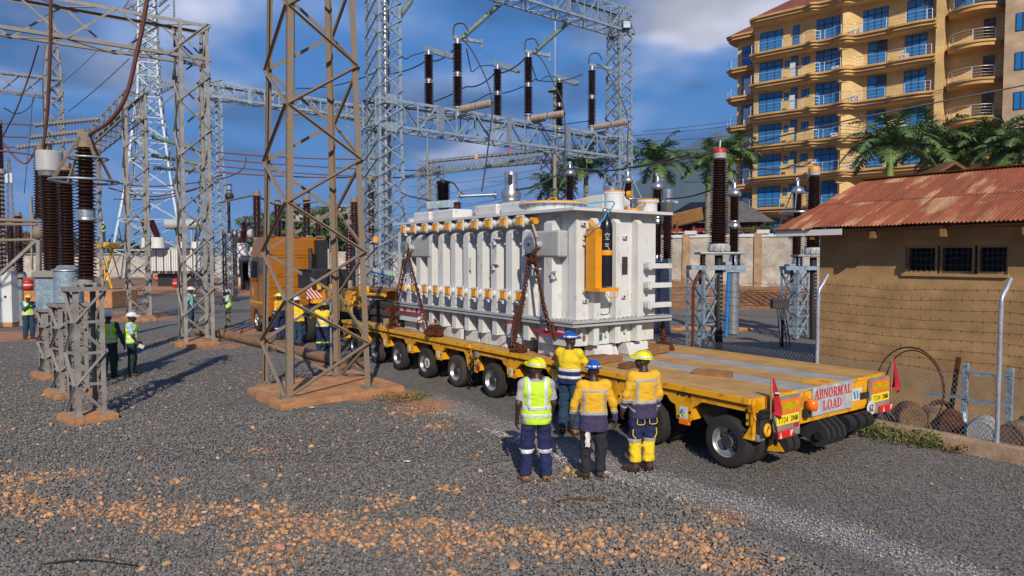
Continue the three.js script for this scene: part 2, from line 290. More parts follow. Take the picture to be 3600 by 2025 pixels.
{
  const N = 2048, d = new Uint8Array(N * N * 4), enc = c => Math.pow(clamp(c), 1 / 2.2) * 255;
  const plinthSoil = [[1340, 1385, 1.1], [1470, 1420, .9], [690, 1195, 2.0], [480, 1120, 2.2], [300, 1455, .5], [240, 1375, .6], [900, 1165, 1.6], [60, 1180, 3.0], [760, 1215, 1.2], [1210, 1275, 1.0], [830, 1160, 1.2]].map(([x, y, r]) => [gp(x, y), r]);
  const K = 512, keys = ['o', 'pale', 'fine', 'n', 'n2', 'ps'], mk = keys.map(() => new Float32Array((K + 1) * (K + 1)));
  for (let j = 0; j <= K; j++) for (let i = 0; i <= K; i++) {
    const x = lerp(-RX, RX, i / K), z = lerp(RZ0, RZ1, j / K), D = -z, m = groundMasks(x, z); m.ps = 0;
    for (const [b, r] of plinthSoil) m.ps = Math.max(m.ps, .9 * sstep(r, r * .45, Math.hypot(x - b.x, z - b.z) + (m.n - .5) * r * .9));
    // red-earth strips in the yard behind
    m.ps = Math.max(m.ps, sstep(54, 62, D + (m.n2 - .5) * 18) * .95, sstep(.52, .64, fbm(x * .12 + 3, z * .3 + 8, 4, 44)) * sstep(24, 40, D) * .8 * (m.lz < -2 ? 1 : 0));
    keys.forEach((k, q) => { mk[q][j * (K + 1) + i] = m[k]; });
  }
  const maskAt = (i, j) => { const fx = (i + .5) / N * K, fy = (j + .5) / N * K, a = Math.floor(fx), b = Math.floor(fy), u = fx - a, w = fy - b, o = b * (K + 1) + a, r = {}; for (let q = 0; q < keys.length; q++) { const A = mk[q]; r[keys[q]] = lerp(lerp(A[o], A[o + 1], u), lerp(A[o + K + 1], A[o + K + 2], u), w); } return r; };
  for (let j = 0; j < N; j++) for (let i = 0; i < N; i++) {
    const x = lerp(-RX, RX, (i + .5) / N), z = lerp(RZ0, RZ1, (j + .5) / N), m = maskAt(i, j);
    const w = hash(i, j, 3), w2 = noise(i * .45, j * .45, 4), D = -z;
    let g = .128 * (.55 + .62 * w + .45 * (w2 - .3)) * (.82 + .36 * m.n2); let c = [g * 1.0, g * .955, g * .90];
    if (w > .975) c = [c[0] * 2.2, c[1] * 1.5, c[2] * .9];
    const f = m.fine * .8; c = c.map((k, q) => lerp(k, [.155, .137, .120][q] * (.62 + .55 * w + .3 * (w2 - .5)) * (.86 + .3 * m.n2), f));
    c = c.map((k, q) => lerp(k, [.235, .215, .20][q] * (.6 + .6 * w), m.pale * .75));
    let s = m.ps; s = Math.max(s, m.o * .62 * (w > .2 ? 1 : .3));
    // red-earth strips in the yard behind
    c = c.map((k, q) => lerp(k, [.40, .175, .075][q] * (.62 + .5 * w2 + .25 * w), s));
    const o = (j * N + i) * 4; d[o] = enc(c[0]); d[o + 1] = enc(c[1]); d[o + 2] = enc(c[2]); d[o + 3] = 255;
  }
  const t = new THREE.DataTexture(d, N, N); t.colorSpace = THREE.SRGBColorSpace; t.magFilter = THREE.LinearFilter; t.minFilter = THREE.LinearMipmapLinearFilter; t.generateMipmaps = true; t.needsUpdate = true;
  const gravelBump = tex(1024, (u, w) => grey(.6 * noise(u * 150, w * 150, 1, 150) + .4 * noise(u * 260, w * 260, 2, 260)), false, 14);
  const gm = mat([1, 1, 1], .95, 0, t, .03, { bt: gravelBump, ownUV: true });
  // one sheet: a fine inner field and a coarse rim out to the horizon
  const geo = new THREE.PlaneGeometry(2 * RX, RZ0 - RZ1, 210, 210), p = geo.attributes.position;
  geo.rotateX(-Math.PI / 2); geo.translate(0, 0, (RZ0 + RZ1) / 2);
  for (let i = 0; i < p.count; i++) { const x = p.getX(i), z = p.getZ(i), e = Math.min(1, (RX - Math.abs(x)) / 4, (RZ0 - z) / 4, (z - RZ1) / 4); p.setY(i, -.035 * fbm(x * .5 + 3, z * .5, 3, 2) * Math.max(0, e)); }
  geo.computeVertexNormals();
  const gmesh = new THREE.Mesh(geo, gm); gmesh.name = 'ground'; gmesh.receiveShadow = true; gmesh.userData = { kind: 'structure', label: 'grey crushed-stone yard with ochre stones scattered over it' }; scene.add(gmesh);
  const gg = new G(), B = 3600;
  gg.add(new THREE.PlaneGeometry(2 * B, B + RZ1).rotateX(-Math.PI / 2).translate(0, -.006, (RZ1 - B) / 2)).add(new THREE.PlaneGeometry(2 * B, B - RZ0).rotateX(-Math.PI / 2).translate(0, -.006, (RZ0 + B) / 2));
  for (const s of [-1, 1]) gg.add(new THREE.PlaneGeometry(B - RX, RZ0 - RZ1).rotateX(-Math.PI / 2).translate(s * (RX + B) / 2, -.006, (RZ0 + RZ1) / 2));
  struct(gg, 'ground', mat([.34, .185, .10], .95, 0, rep(tGrime, .05)), 'bare reddish earth reaching to the horizon');
}
// crushed stone lying on it: real stones
function stoneGeo(k) {
  const g = new THREE.IcosahedronGeometry(1, 0), p = g.attributes.position;
  for (let i = 0; i < p.count; i++) { const key = [p.getX(i), p.getY(i), p.getZ(i)].map(q => Math.round(q * 50)); const r = .72 + .55 * hash(key[0] + k * 31, key[1], key[2]); p.setXYZ(i, p.getX(i) * r, p.getY(i) * r * .68, p.getZ(i) * r * .85); }
  g.deleteAttribute('normal'); g.deleteAttribute('uv'); g.computeVertexNormals(); return g;
}
{
  const plinthA = TR.l(V3(-4.7, 0, -16.26));
  const lists = { grey: [], ochre: [], pale: [] }, col = new THREE.Color();
  const put = (list, x, z, s, c) => { const m = new THREE.Matrix4().compose(V3(x, s * .28, z), new THREE.Quaternion().setFromEuler(new THREE.Euler(rr(-.5, .5), rr(0, 6.3), rr(-.5, .5))), V3(s, s, s)); list.push([m, c]); };
  const rings = [[6.4, 8.2, 2000], [8.2, 10.5, 1500], [10.5, 14, 900], [14, 19, 420], [19, 27, 140]];
  for (const [d0, d1, den] of rings) {
    const half = .80 * d1, n = Math.round((d1 - d0) * 2 * half * den);
    for (let i = 0; i < n; i++) {
      const z = -rr(d0, d1), x = rr(-half, half); if (Math.abs(x) > -z * .78 + .4) continue;
      const m = groundMasks(x, z); if (Math.abs(x + 4.7) < 1.5 && Math.abs(z + 16.26) < 1.7) continue;
      if (m.lz > 3.9) continue;
      const h = rnd(), big = Math.pow(rnd(), 2.2); let s = lerp(.0095, .0235, big);
      if (m.fine > .5) { if (h < .45) continue; s *= .56; }
      const a = rnd(), pO = .006 + m.o * .25 + (m.fine < .5 ? .008 : 0), pP = m.pale * .75;
      if (a < pO) { const k = rr(.7, 1.35), y = rnd(); put(lists.ochre, x, z, s * lerp(1.0, 2.3, Math.pow(rnd(), 3.5)), [lerp(.36, .46, y) * k, lerp(.165, .255, y) * k, lerp(.065, .125, y) * k]); }
      else if (a < pO + pP) { const k = rr(.8, 1.5); put(lists.pale, x, z, s * 1.0, [.33 * k, .315 * k, .30 * k]); }
      else { const k = .138 * rr(.6, 1.5) * (.85 + .3 * m.n2), t = rnd(); put(lists.grey, x, z, s, [k * lerp(1.0, 1.1, t), k * lerp(.96, .98, t), k * lerp(.93, .84, t)]); }
    }
  }
  let k = 0;
  for (const [key, label] of [['grey', 'loose grey crushed stone covering the yard'], ['ochre', 'ochre stones scattered among the grey gravel'], ['pale', 'pale crushed stone in a strip along the wheel lane']]) {
    const m = mat([1, 1, 1], .9, 0, null, 0);
    const im = new THREE.InstancedMesh(stoneGeo(k++), m, lists[key].length); im.name = key === 'grey' ? 'gravel' : key === 'ochre' ? 'ochre_stones' : 'pale_gravel'; meta(im, label, key === 'ochre' ? 'stones' : 'gravel', null, 'stuff');
    lists[key].forEach(([mm, c], i) => { im.setMatrixAt(i, mm); im.setColorAt(i, col.setRGB(...c)); }); im.castShadow = im.receiveShadow = true; scene.add(im);
  }
  // larger rocks that lie singly
  const rocks = [[1483, 1836, .13, 'flat ochre rock lying alone below the centre of the yard'], [1805, 1995, .13, 'pinkish ochre rock at the bottom edge of the yard'], [552, 1684, .07, 'pale round rock left of the yard centre'], [1895, 1985, .06, 'small ochre rock right of the pinkish rock'], [985, 1930, .11, 'pale ochre rock at the end of the ochre band'], [1505, 1502, .09, 'pale rock in the gravel left of the man in the lime vest'], [2020, 1665, .12, 'crumbled pinkish rock by the boots of the man in the lime vest'], [550, 1893, .06, 'orange rock under the ochre band'], [140, 1850, .05, 'dark ochre rock near the left edge'], [3065, 1868, .05, 'small ochre rock on the right of the wheel lane'], [585, 1985, .075, 'pale ochre rock at the bottom left'], [1810, 1915, .08, 'tan rock in the ochre patch at the lower middle'], [1620, 1905, .08, 'brown-orange rock at the ochre patch'], [2550, 1900, .09, 'ochre rock in the lower right gravel']];
  rocks.forEach(([px, py, s, label], i) => {
    const g = new THREE.IcosahedronGeometry(1, 2), p = g.attributes.position;
    for (let q = 0; q < p.count; q++) { const x = p.getX(q), y = p.getY(q), z = p.getZ(q), r = .7 + .6 * noise(x * 1.7 + i * 9 + 20, y * 1.7 + 20, z * 1.7 + 20) + .12 * (noise(x * 6 + 20, y * 6 + 30, z * 6 + 40) - .5); p.setXYZ(q, x * r, y * r * .55, z * r * .8); }
    g.deleteAttribute('normal'); g.computeVertexNormals();
    const w = gp(px, py), m = new THREE.Mesh(g, mat([.50 + .08 * (i % 3), .27 + .05 * (i % 4), .13 + .04 * (i % 3)], .9, 0, rep(tGrime, .6))); m.scale.setScalar(s * .62); m.position.set(w.x, s * .16, w.z); m.rotation.y = i * 1.3; m.name = numbered('rock'); meta(m, label, 'rock', 'larger rocks lying on the gravel'); m.castShadow = m.receiveShadow = true; scene.add(m);
  });
}
// ---------- hills, far walls, far buildings ----------
{
  const hm = mat([.055, .085, .04], .95, 0, rep(tGrime, .004));
  const hill = (pts, D, depth, label) => { // ridge given as [pixel x, pixel y of the crest]
    const nx = 90, nz = 14, xs = pts.map(p => p[0]), pos = [], idx = [];
    const crest = px => { for (let i = 0; i + 1 < pts.length; i++) if (px <= pts[i + 1][0]) { const t = clamp((px - xs[i]) / (xs[i + 1] - xs[i])); return lerp(pts[i][1], pts[i + 1][1], sm(t)); } return pts.at(-1)[1]; };
    for (let j = 0; j <= nz; j++) for (let i = 0; i <= nx; i++) {
      const px = lerp(xs[0], xs.at(-1), i / nx), t = j / nz, w = at(px, crest(px), D), prof = Math.sin(Math.PI * clamp(t * .96 + .02)), z = -D + (1 - 2 * t) * depth;
      const h = Math.max(0, w.y) * prof * (.9 + .2 * fbm(px * .02 + t * 3, t * 5, 3, 7)) ; pos.push((px - 1800) / F * -z, h - 2, z);
    }
    for (let j = 0; j < nz; j++) for (let i = 0; i < nx; i++) { const a = j * (nx + 1) + i, b = a + nx + 1; idx.push(a, a + 1, b, b, a + 1, b + 1); }
    const g = new THREE.BufferGeometry(); g.setAttribute('position', new THREE.Float32BufferAttribute(pos, 3)); g.setIndex(idx); g.computeVertexNormals();
    const q = new G(); q.add(g); struct(q, 'hills', hm, label);
  };
  hill([[1750, 850], [1950, 800], [2120, 740], [2260, 640], [2330, 560], [2380, 520], [2450, 500], [2520, 480], [2600, 520], [2800, 620], [3200, 760], [3700, 840]], 2600, 900, 'dark blue mountain behind the palms');
  hill([[-300, 880], [0, 868], [300, 862], [700, 850], [1000, 838], [1290, 822], [1420, 800], [1600, 820], [1800, 860]], 3200, 800, 'low blue hills beyond the far wall');
}
{ // left boundary wall, with pillars
  const w = thing('boundary_wall', 'long pale boundary wall across the far left of the yard', 'wall', null, WORLD, [-60, 0, -112]);
  const g = new G(), c = new G(); let k = 0;
  for (let x = -125; x < -18; x += 6.2) { g.b2(x + .25, x + 5.95, -.2, 3.55, -112.12, -111.88); g.build('wall_panel', M.wallWhite, w); g.b2(x - .24, x + .24, -.2, 3.75, -112.2, -111.75); g.build('pillar', M.pillar, w); k++; }
  c.b2(-125, -18, 3.76, 3.9, -112.3, -111.7); c.build('coping', M.wallWhite, w);
  // wall behind the truck, nearer
  const w2 = thing('boundary_wall', 'pale boundary wall behind the truck and the blue gantry column', 'wall', null, WORLD, [-24, 0, -78]);
  for (let x = -31; x < -11; x += 5) { g.b2(x + .2, x + 4.8, -.2, 3.9, -78.1, -77.9); g.build('wall_panel', M.wallWhite, w2); g.b2(x - .19, x + .19, -.2, 4.2, -78.2, -77.8); g.build('pillar', M.wallWhite, w2); }
}
{ // right boundary wall on the soil bank
  const A = at(2230, 985, 53), B = at(2960, 985, 47), f = new Frame(V3(A.x, 0, A.z), -Math.atan2(B.z - A.z, B.x - A.x)), L = Math.hypot(B.x - A.x, B.z - A.z);
  const w = thing('boundary_wall', 'plastered boundary wall with tan pillars behind the right-hand bushings', 'wall', null, f, [0, 1.2, 0]);
  const g = new G(), sx = px => { const d = ray(px, 900), t = -(f.o.dot(f.uz) - V3(0, 0, 0).dot(f.uz)) / -d.dot(f.uz); return d.multiplyScalar(t).sub(f.o).dot(f.ux); };
  const ps = [2100, 2190, 2413, 2665, 2930, 3200].map(sx);
  for (let i = 0; i + 1 < ps.length; i++) {
    g.b2(ps[i] + .26, ps[i + 1] - .26, .6, 2.55, -.1, .1); g.build('wall_panel', M.wallWhite, w); g.b2(ps[i] + .26, ps[i + 1] - .26, 2.565, 4.7, -.1, .1); g.build('wall_panel', M.wallWhite, w);
    g.b2(ps[i] + .2, ps[i + 1] - .2, 4.7, 4.92, -.19, .19); g.build('coping', M.white, w);
  }
  for (const p of ps) { g.b2(p - .25, p + .25, .6, 5.0, -.16, .24); g.build('pillar', M.pillar, w); g.b2(p - .1, p + .75, 4.93, 5.2, -.24, .3); g.build('pillar_cap', M.white, w); }
  // soil bank below it
  const pos = [], idx = [], nx = 60, nz = 16;
  for (let j = 0; j <= nz; j++) for (let i = 0; i <= nx; i++) { const t = j / nz, x = lerp(2200, 2990, i / nx), D = lerp(42, 53, t), y = Math.pow(t, .8) * 1.75 * (.75 + .5 * fbm(i * .22, j * .3, 4, 3)) - .05; pos.push((x - 1800) / F * D, y, -D); }
  for (let j = 0; j < nz; j++) for (let i = 0; i < nx; i++) { const a = j * (nx + 1) + i, b = a + nx + 1; idx.push(a, a + 1, b, b, a + 1, b + 1); }
  const bg = new THREE.BufferGeometry(); bg.setAttribute('position', new THREE.Float32BufferAttribute(pos, 3)); bg.setIndex(idx); bg.computeVertexNormals();
  struct(new G().add(bg), 'soil_bank', M.soil, 'heap of reddish soil under the right-hand boundary wall');
  // mats of reinforcing mesh on the soil
  const rg = new G(); for (let i = 0; i < 26; i++) { const a = gp(2560 + i * 16, 1062 - (i % 3) * 3, .15), b = gp(2600 + i * 17, 1030, .9); b.setZ(-46.5); rg.bar(a.setZ(-42.8), b, .03); } for (let i = 0; i < 7; i++) { const D = 43 + i * .55; rg.bar(V3((2560 - 1800) / F * D, .2 + i * .13, -D), V3((3000 - 1800) / F * D, .25 + i * .13, -D), .035); }
  solo(rg, 'reinforcing_mesh', M.chain, 'rusty reinforcing mesh lying on the soil bank', 'steel mesh', null, WORLD, [17, .1, -43]);
}
function simpleHouse(name, label, f, w, d, h, rh, wallM, roofM, wins, baseY = 0) {
  const o = thing(name, label, 'house', null, f, [0, baseY, 0]), g = new G();
  g.b2(-w / 2, w / 2, baseY, baseY + h, -d / 2, d / 2); const wall = g.build('wall', wallM, o);
  const e = .6, y0 = baseY + h, P = [[-w / 2 - e, y0, d / 2 + e], [w / 2 + e, y0, d / 2 + e], [w / 2 + e, y0, -d / 2 - e], [-w / 2 - e, y0, -d / 2 - e], [-w / 2 + d * .35, y0 + rh, 0], [w / 2 - d * .35, y0 + rh, 0]];
  const rg = new THREE.BufferGeometry(); rg.setAttribute('position', new THREE.Float32BufferAttribute(P.flat(), 3)); rg.setIndex([0, 1, 5, 0, 5, 4, 1, 2, 5, 2, 3, 4, 2, 4, 5, 3, 0, 4, 0, 3, 2, 0, 2, 1]); const ng = rg.toNonIndexed(); ng.computeVertexNormals();
  g.add(ng); g.build('roof', roofM, o);
  for (const [x, y, ww, hh] of wins) { g.b2(x - ww / 2, x + ww / 2, y, y + hh, d / 2 - .02, d / 2 + .06); const fr = g.build('window', M.wallWhite, o); g.b2(x - ww / 2 + .09, x - .04, y + .09, y + hh - .09, d / 2 + .02, d / 2 + .075); g.b2(x + .04, x + ww / 2 - .09, y + .09, y + hh - .09, d / 2 + .02, d / 2 + .075); sub(g, 'pane', M.windowDark, fr); }
  return o;
}
{
  const redWall = mat([.34, .03, .03], .85, 0, rep(tGrime, .3));
  const p = at(2515, 800, 60); simpleHouse('house', 'low house with red walls and grey tiled roof behind the boundary wall', new Frame(V3(p.x, 0, p.z), -.35), 8.5, 6, 5.9, 2.0, redWall, M.roofGrey, [[-3, 4.3, 1.3, 1.1], [-.4, 4.3, 1.5, 1.1], [2.4, 4.3, 1.3, 1.1]], .2);
  const q = at(1085, 800, 150); simpleHouse('house', 'white two-storey house on the skyline behind the tower', new Frame(V3(q.x, 0, q.z), -.2), 12, 9, 13, 1.2, M.wallWhite, M.roofGrey, [[-3, 9.5, 1.8, 1.6], [1, 9.5, 1.8, 1.6], [4, 9.5, 1.6, 1.6]]);
  const r = at(1200, 800, 170); simpleHouse('house', 'white house with a flat top right of the skyline house', new Frame(V3(r.x, 0, r.z), .1), 10, 9, 15.5, .6, M.wallWhite, M.wallWhite, [[-2, 12, 1.5, 1.6], [2, 12, 1.5, 1.6]]);
  const s = at(20, 900, 150); simpleHouse('house', 'pale building beyond the wall at the left edge', new Frame(V3(s.x, 0, s.z), .2), 14, 9, 7, 2, M.wallWhite, M.roofRed, [[-3, 4, 1.5, 1.5], [3, 4, 1.5, 1.5]]);
}
{ // stack of long poles on a frame behind the right wall
  const o = thing('pole_stack', 'stack of long timber poles on a frame behind the boundary wall', 'pole stack', null, WORLD, [18, 0, -55]), g = new G();
  for (let i = 0; i < 6; i++) { const a = at(2365, 795 - i * 7, 56), b = at(2500 + i * 6, 764 - i * 9, 54); g.cyl(a, b, .2, .16, 8); g.build('pole', M.wood, o); }
  for (const x of [2380, 2440, 2490]) { const a = at(x, 775, 55.2); g.bar(V3(a.x, 0, a.z), a, .15); g.build('post', M.woodDark, o); }
}
// leafy crowns: many small faces through a volume
function crown(g, c, r, n, size, squash = .8) { const q = new THREE.PlaneGeometry(1, 1); for (let i = 0; i < n; i++) { const d = V3(rr(-1, 1), rr(-1, 1), rr(-1, 1)); if (d.length() > 1) { i--; continue; } const k = Math.pow(d.length(), .5) ; d.normalize().multiplyScalar(k); const lump = .7 + .6 * noise(d.x * 2.2 + c[0], d.y * 2.2 + 9, d.z * 2.2 + c[2]); const s = size * rr(.6, 1.3);
  g.add(q.clone(), new THREE.Matrix4().compose(V3(c[0] + d.x * r * lump, c[1] + d.y * r * squash * lump, c[2] + d.z * r * lump), new THREE.Quaternion().setFromEuler(new THREE.Euler(rr(0, 6), rr(0, 6), rr(0, 6))), V3(s, s * .6, s))); } }
function tree(px, py, D, r, h, label, n = 900) {
  const p = at(px, py, D), o = thing('tree', label, 'tree', null, WORLD, [p.x, 0, p.z]), g = new G();
  g.cyl([p.x, 0, p.z], [p.x, h * .6, p.z], r * .09, r * .05, 7); g.cyl([p.x, h * .45, p.z], [p.x + r * .4, h * .8, p.z], r * .05, r * .02, 6); g.cyl([p.x, h * .45, p.z], [p.x - r * .4, h * .82, p.z + r * .2], r * .05, r * .02, 6); g.build('trunk', M.bark, o);
  for (let i = 0; i < 5; i++) crown(g, [p.x + rr(-.5, .5) * r, h - r * .5 + rr(-.35, .35) * r, p.z + rr(-.5, .5) * r], r * .62, n / 5, r * .13); g.build('crown', M.leaf, o);
}
tree(985, 800, 118, 7.5, 10, 'dark bushy tree behind the truck, left of the front tower leg', 1500);
tree(1110, 815, 116, 6, 9, 'dark bushy tree behind the truck cab roof', 1200);
tree(1195, 800, 118, 6, 10.5, 'dark tree right of the skyline house', 1200);
tree(120, 860, 125, 4, 6.5, 'low green tree beyond the far wall at left', 700);
tree(255, 850, 125, 4.5, 6.8, 'low green tree beyond the far wall behind the bushings', 700);
tree(430, 860, 125, 4.5, 6.6, 'low tree beyond the far wall under the pale pylon', 700);
tree(40, 858, 125, 4, 6.8, 'low tree beyond the far wall at the left edge', 700);
tree(2690, 760, 52, 1.2, 5.6, 'green shrub above the right boundary wall beside its pillar', 700);
tree(2760, 770, 52, .9, 5.9, 'dark green shrub above the right boundary wall', 600);
tree(2630, 775, 53, .9, 5.6, 'rounded green shrub above the right boundary wall', 600);

// ---------- royal palms ----------
function palmProto(vn) {
  const o = new THREE.Group(); o.name = numbered('palm_tree'); ORG.set(o, V3(0, 0, 0)); const g = new G(), H = 1; // unit: crownshaft top at y = 0, trunk below
  g.lathe([[.30, -14], [.26, -10], [.24, -6], [.22, -2.2], [.16, -2.0]], [0, 0, 0], YUP, 10); g.build('trunk', M.bark, o);
  g.lathe([[.17, -2.0], [.22, -1.5], [.17, -.6], [.10, .1], [.03, .5]], [0, 0, 0], YUP, 10); g.build('crown_shaft', M.shaft, o);
  const leaf = new THREE.BufferGeometry(); leaf.setAttribute('position', new THREE.Float32BufferAttribute([-.5, 0, 0, .5, 0, 0, .42, .5, .1, -.42, .5, .1, 0, 1, 0], 3)); leaf.setIndex([0, 1, 2, 0, 2, 3, 3, 2, 4]); leaf.computeVertexNormals();
  const N = 20;
  for (let k = 0; k < N; k++) {
    const az = k * 2.4 + vn, lift = 1.25 - 1.25 * (k / N) + rr(-.1, .1), L = rr(2.7, 3.3), pts = []; let d = V3(Math.cos(az) * Math.cos(lift), Math.sin(lift), Math.sin(az) * Math.cos(lift)), p = V3(0, 0, 0);
    for (let i = 0; i <= 12; i++) { pts.push(p.clone()); p = p.clone().addScaledVector(d, L / 12); d.y -= .075 + .017 * i; d.normalize(); }
    const c = new THREE.CatmullRomCurve3(pts); g.add(new THREE.TubeGeometry(c, 12, .022, 4, false));
    for (let i = 3; i < 54; i++) for (const s of [-1, 1]) {
      const t = i / 54, q = c.getPoint(t), tg = c.getTangent(t), side = tg.clone().cross(YUP).normalize().multiplyScalar(s), len = .75 * Math.sin(Math.PI * (.15 + .8 * t)) * rr(.8, 1.15);
      const dir = side.addScaledVector(tg, .55).addScaledVector(YUP, rr(-.75, .15)).normalize(), w = dir.clone().cross(tg).normalize(), nn = w.clone().cross(dir);
      g.add(leaf.clone(), new THREE.Matrix4().makeBasis(nn.multiplyScalar(.066), dir.multiplyScalar(len * 1.15), w.multiplyScalar(.3)).setPosition(q));
    }
  }
  g.build('fronds', M.frond, o); return o;
}
{
  const protos = [palmProto(0), palmProto(1.1), palmProto(2.3)], made = [0, 0, 0];
  const list = [[2305, 575, 52, 1.05, 'palm standing just right of the blue gantry column'], [2490, 590, 54, .95, 'small palm between the red-capped bushing and the gantry column'], [2568, 545, 55, 1.0, 'palm in front of the left end of the yellow hotel'], [2060, 600, 56, .95, 'palm behind the transformer left of the blue gantry column'], [1945, 665, 58, .9, 'palm low behind the brown gantry over the transformer'],
    [3130, 520, 42, 1.1, 'leftmost tall palm above the rusty roof'], [3265, 520, 44, 1.0, 'second palm from the left above the rusty roof'], [3385, 540, 44, 1.0, 'third palm from the left above the rusty roof'], [3490, 520, 42, 1.0, 'palm before the beige hotel tower above the roof ridge'], [3590, 540, 40, .95, 'palm cut by the right edge of the picture'], [3330, 560, 46, .9, 'palm set back behind the third palm above the roof']];
  list.forEach(([px, py, D, s, label], i) => { const k = i % 3, o = made[k]++ ? (() => { const c = protos[k].clone(); c.name = numbered('palm_tree'); return c; })() : protos[k]; meta(o, label, 'palm tree', 'royal palms before the hotel'); o.position.copy(at(px, py, D)); o.scale.setScalar(s); o.rotation.y = i * 1.7; scene.add(o); });
}
// ---------- the yellow hotel ----------
{
  const A = at(2680, 600, 69), B = at(3290, 600, 59), f = new Frame(V3(A.x, 0, A.z), -Math.atan2(B.z - A.z, B.x - A.x));
  const sx = (px, py = 400, zz = 0) => { const d = ray(px, py), o = f.o.clone().addScaledVector(f.uz, zz), t = V3(o.x, o.y - CAMH, o.z).dot(f.uz) / d.dot(f.uz); return d.multiplyScalar(t).sub(f.o).dot(f.ux); };
  const L = sx(3290), lv = [26.7, 23.3, 20.35, 17.3, 14.2, 11.15, 8.05, 4.9]; // slab levels, roof first
  const o = thing('hotel', 'yellow six-storey hotel with blue windows, wavy balconies and a red roof', 'building', null, f, [0, 0, 0]), g = new G();
  const xE = L + 4.75, depth = 14;
  // walls: main front, set-back left wing, round recess at right
  const W0 = sx(2566) - .2;
  const pil = sx(2965), pil2 = sx(2998), pil3 = sx(3275);
  g.plan([[-1.0, 0], [pil - .3, 0], [pil - .3, .45], [pil, .75], [pil2, .2], [pil2 + .7, -.35], [L - .1, -.35], [L - .1, .35], [L + .45, .35], [L + .45, -1.2], [xE, -1.2], [xE, -depth], [-1.0, -depth]], 0, 26.6); g.build('wall', M.cream, o);
  g.plan([[W0, -2.2], [-1.05, -2.2], [-1.05, -depth + .1], [W0, -depth + .1]], 0, 26.2); g.build('wing_wall', M.cream, o);
  // wavy balcony slabs with a moulded edge
  const edge = (s, b) => b + .22 * (sstep(-.9, -.2, s) - 1) + .42 * Math.exp(-(((s - sx(2868)) / .42) ** 2)) * 1 + .5 * Math.exp(-(((s - sx(2975)) / .7) ** 2)) - .35 * sstep(sx(2985), sx(3010), s) + .25 * sstep(sx(3120), sx(3150), s) - .25 * sstep(sx(3220), sx(3290), s);
  const outline = (b, s0, s1) => { const p = []; for (let i = 0; i <= 90; i++) { const s = lerp(s0, s1, i / 90); p.push([s, edge(s, b)]); } p.push([s1, -1], [s0, -1]); return p; };
  lv.forEach((y, k) => {
    const b = k ? 1.25 : 1.5;
    g.plan(outline(b, -1.0, L), y - .38, y - .13); g.build('balcony_slab', M.creamTrim, o);
    g.plan(outline(b + .18, -1.0, L), y - .13, y + .06); g.build(k ? 'slab_moulding' : 'cornice', M.creamTrim, o);
    g.plan(outline(b - .25, -1.0, L), y - .56, y - .38); g.build('slab_soffit', M.cream, o);
    // the wing's slabs
    const wo = bb => [[W0 - 1.0 - bb, -2.6], [W0 - .9 - bb, -1.9 + bb], [W0 - .2, -1.2 + bb], [-1.6, -1.2 + bb], [-1.2, -.5 + bb], [-1.05, -.5 + bb], [-1.05, -4], [W0 - 1.0 - bb, -4]];
    g.plan(wo(0), y - .78, y - .5); g.build('balcony_slab', M.creamTrim, o); g.plan(wo(.15), y - .5, y - .32); g.build(k ? 'slab_moulding' : 'cornice', M.creamTrim, o);
    if (k && k < 7) { // railings follow the slabs
      const r = new G(), P = []; for (let i = 0; i <= 40; i++) { const s = lerp(-.9, L - .3, i / 40); P.push([s, y + .95, edge(s, b) - .1]); }
      r.tube(P, .03, 4, 80); r.tube(P.map(q => [q[0], y + .62, q[2]]), .014, 4, 60); r.tube(P.map(q => [q[0], y + .34, q[2]]), .014, 4, 60);
      for (const i of [0, 2, 8, 13, 17, 18, 22, 26, 31, 35, 39, 40]) r.cyl([P[i][0], y + .05, P[i][2]], [P[i][0], y + .97, P[i][2]], .035, .035, 6);
      const wy = y - .37; r.tube([[W0 - .9, wy + .95, -1.9], [W0 - .3, wy + .95, -1.3], [-1.6, wy + .95, -1.3], [-1.2, wy + .95, -.7]], .028, 4, 20); for (const q of [[W0 - .9, -1.9], [W0 - .3, -1.3], [-1.6, -1.3], [-1.2, -.7]]) r.cyl([q[0], wy, q[1]], [q[0], wy + .96, q[1]], .03, .03, 6);
      r.build('railing', M.rail, o);
    }
  });
  // windows: [photo x0, x1, bottom above slab, height, bars, transom]
  const win = (x0, x1, y0, y1, z, cols, tr, dark = false) => {
    g.b2(x0, x1, y0, y1, z - .06, z + .05); const fr = g.build('window', M.frameDark, o); const n = cols, wd = (x1 - x0) / n, t = .05;
    for (let i = 0; i < n; i++) for (const [a, b] of tr ? [[y0, lerp(y0, y1, tr)], [lerp(y0, y1, tr), y1]] : [[y0, y1]]) { g.b2(x0 + i * wd + t, x0 + (i + 1) * wd - t, a + t, b - t, z + .04, z + .062); sub(g, 'pane', dark && i === n - 1 && b === y1 && tr ? M.windowDark : M.windowBlue, fr); }
  };
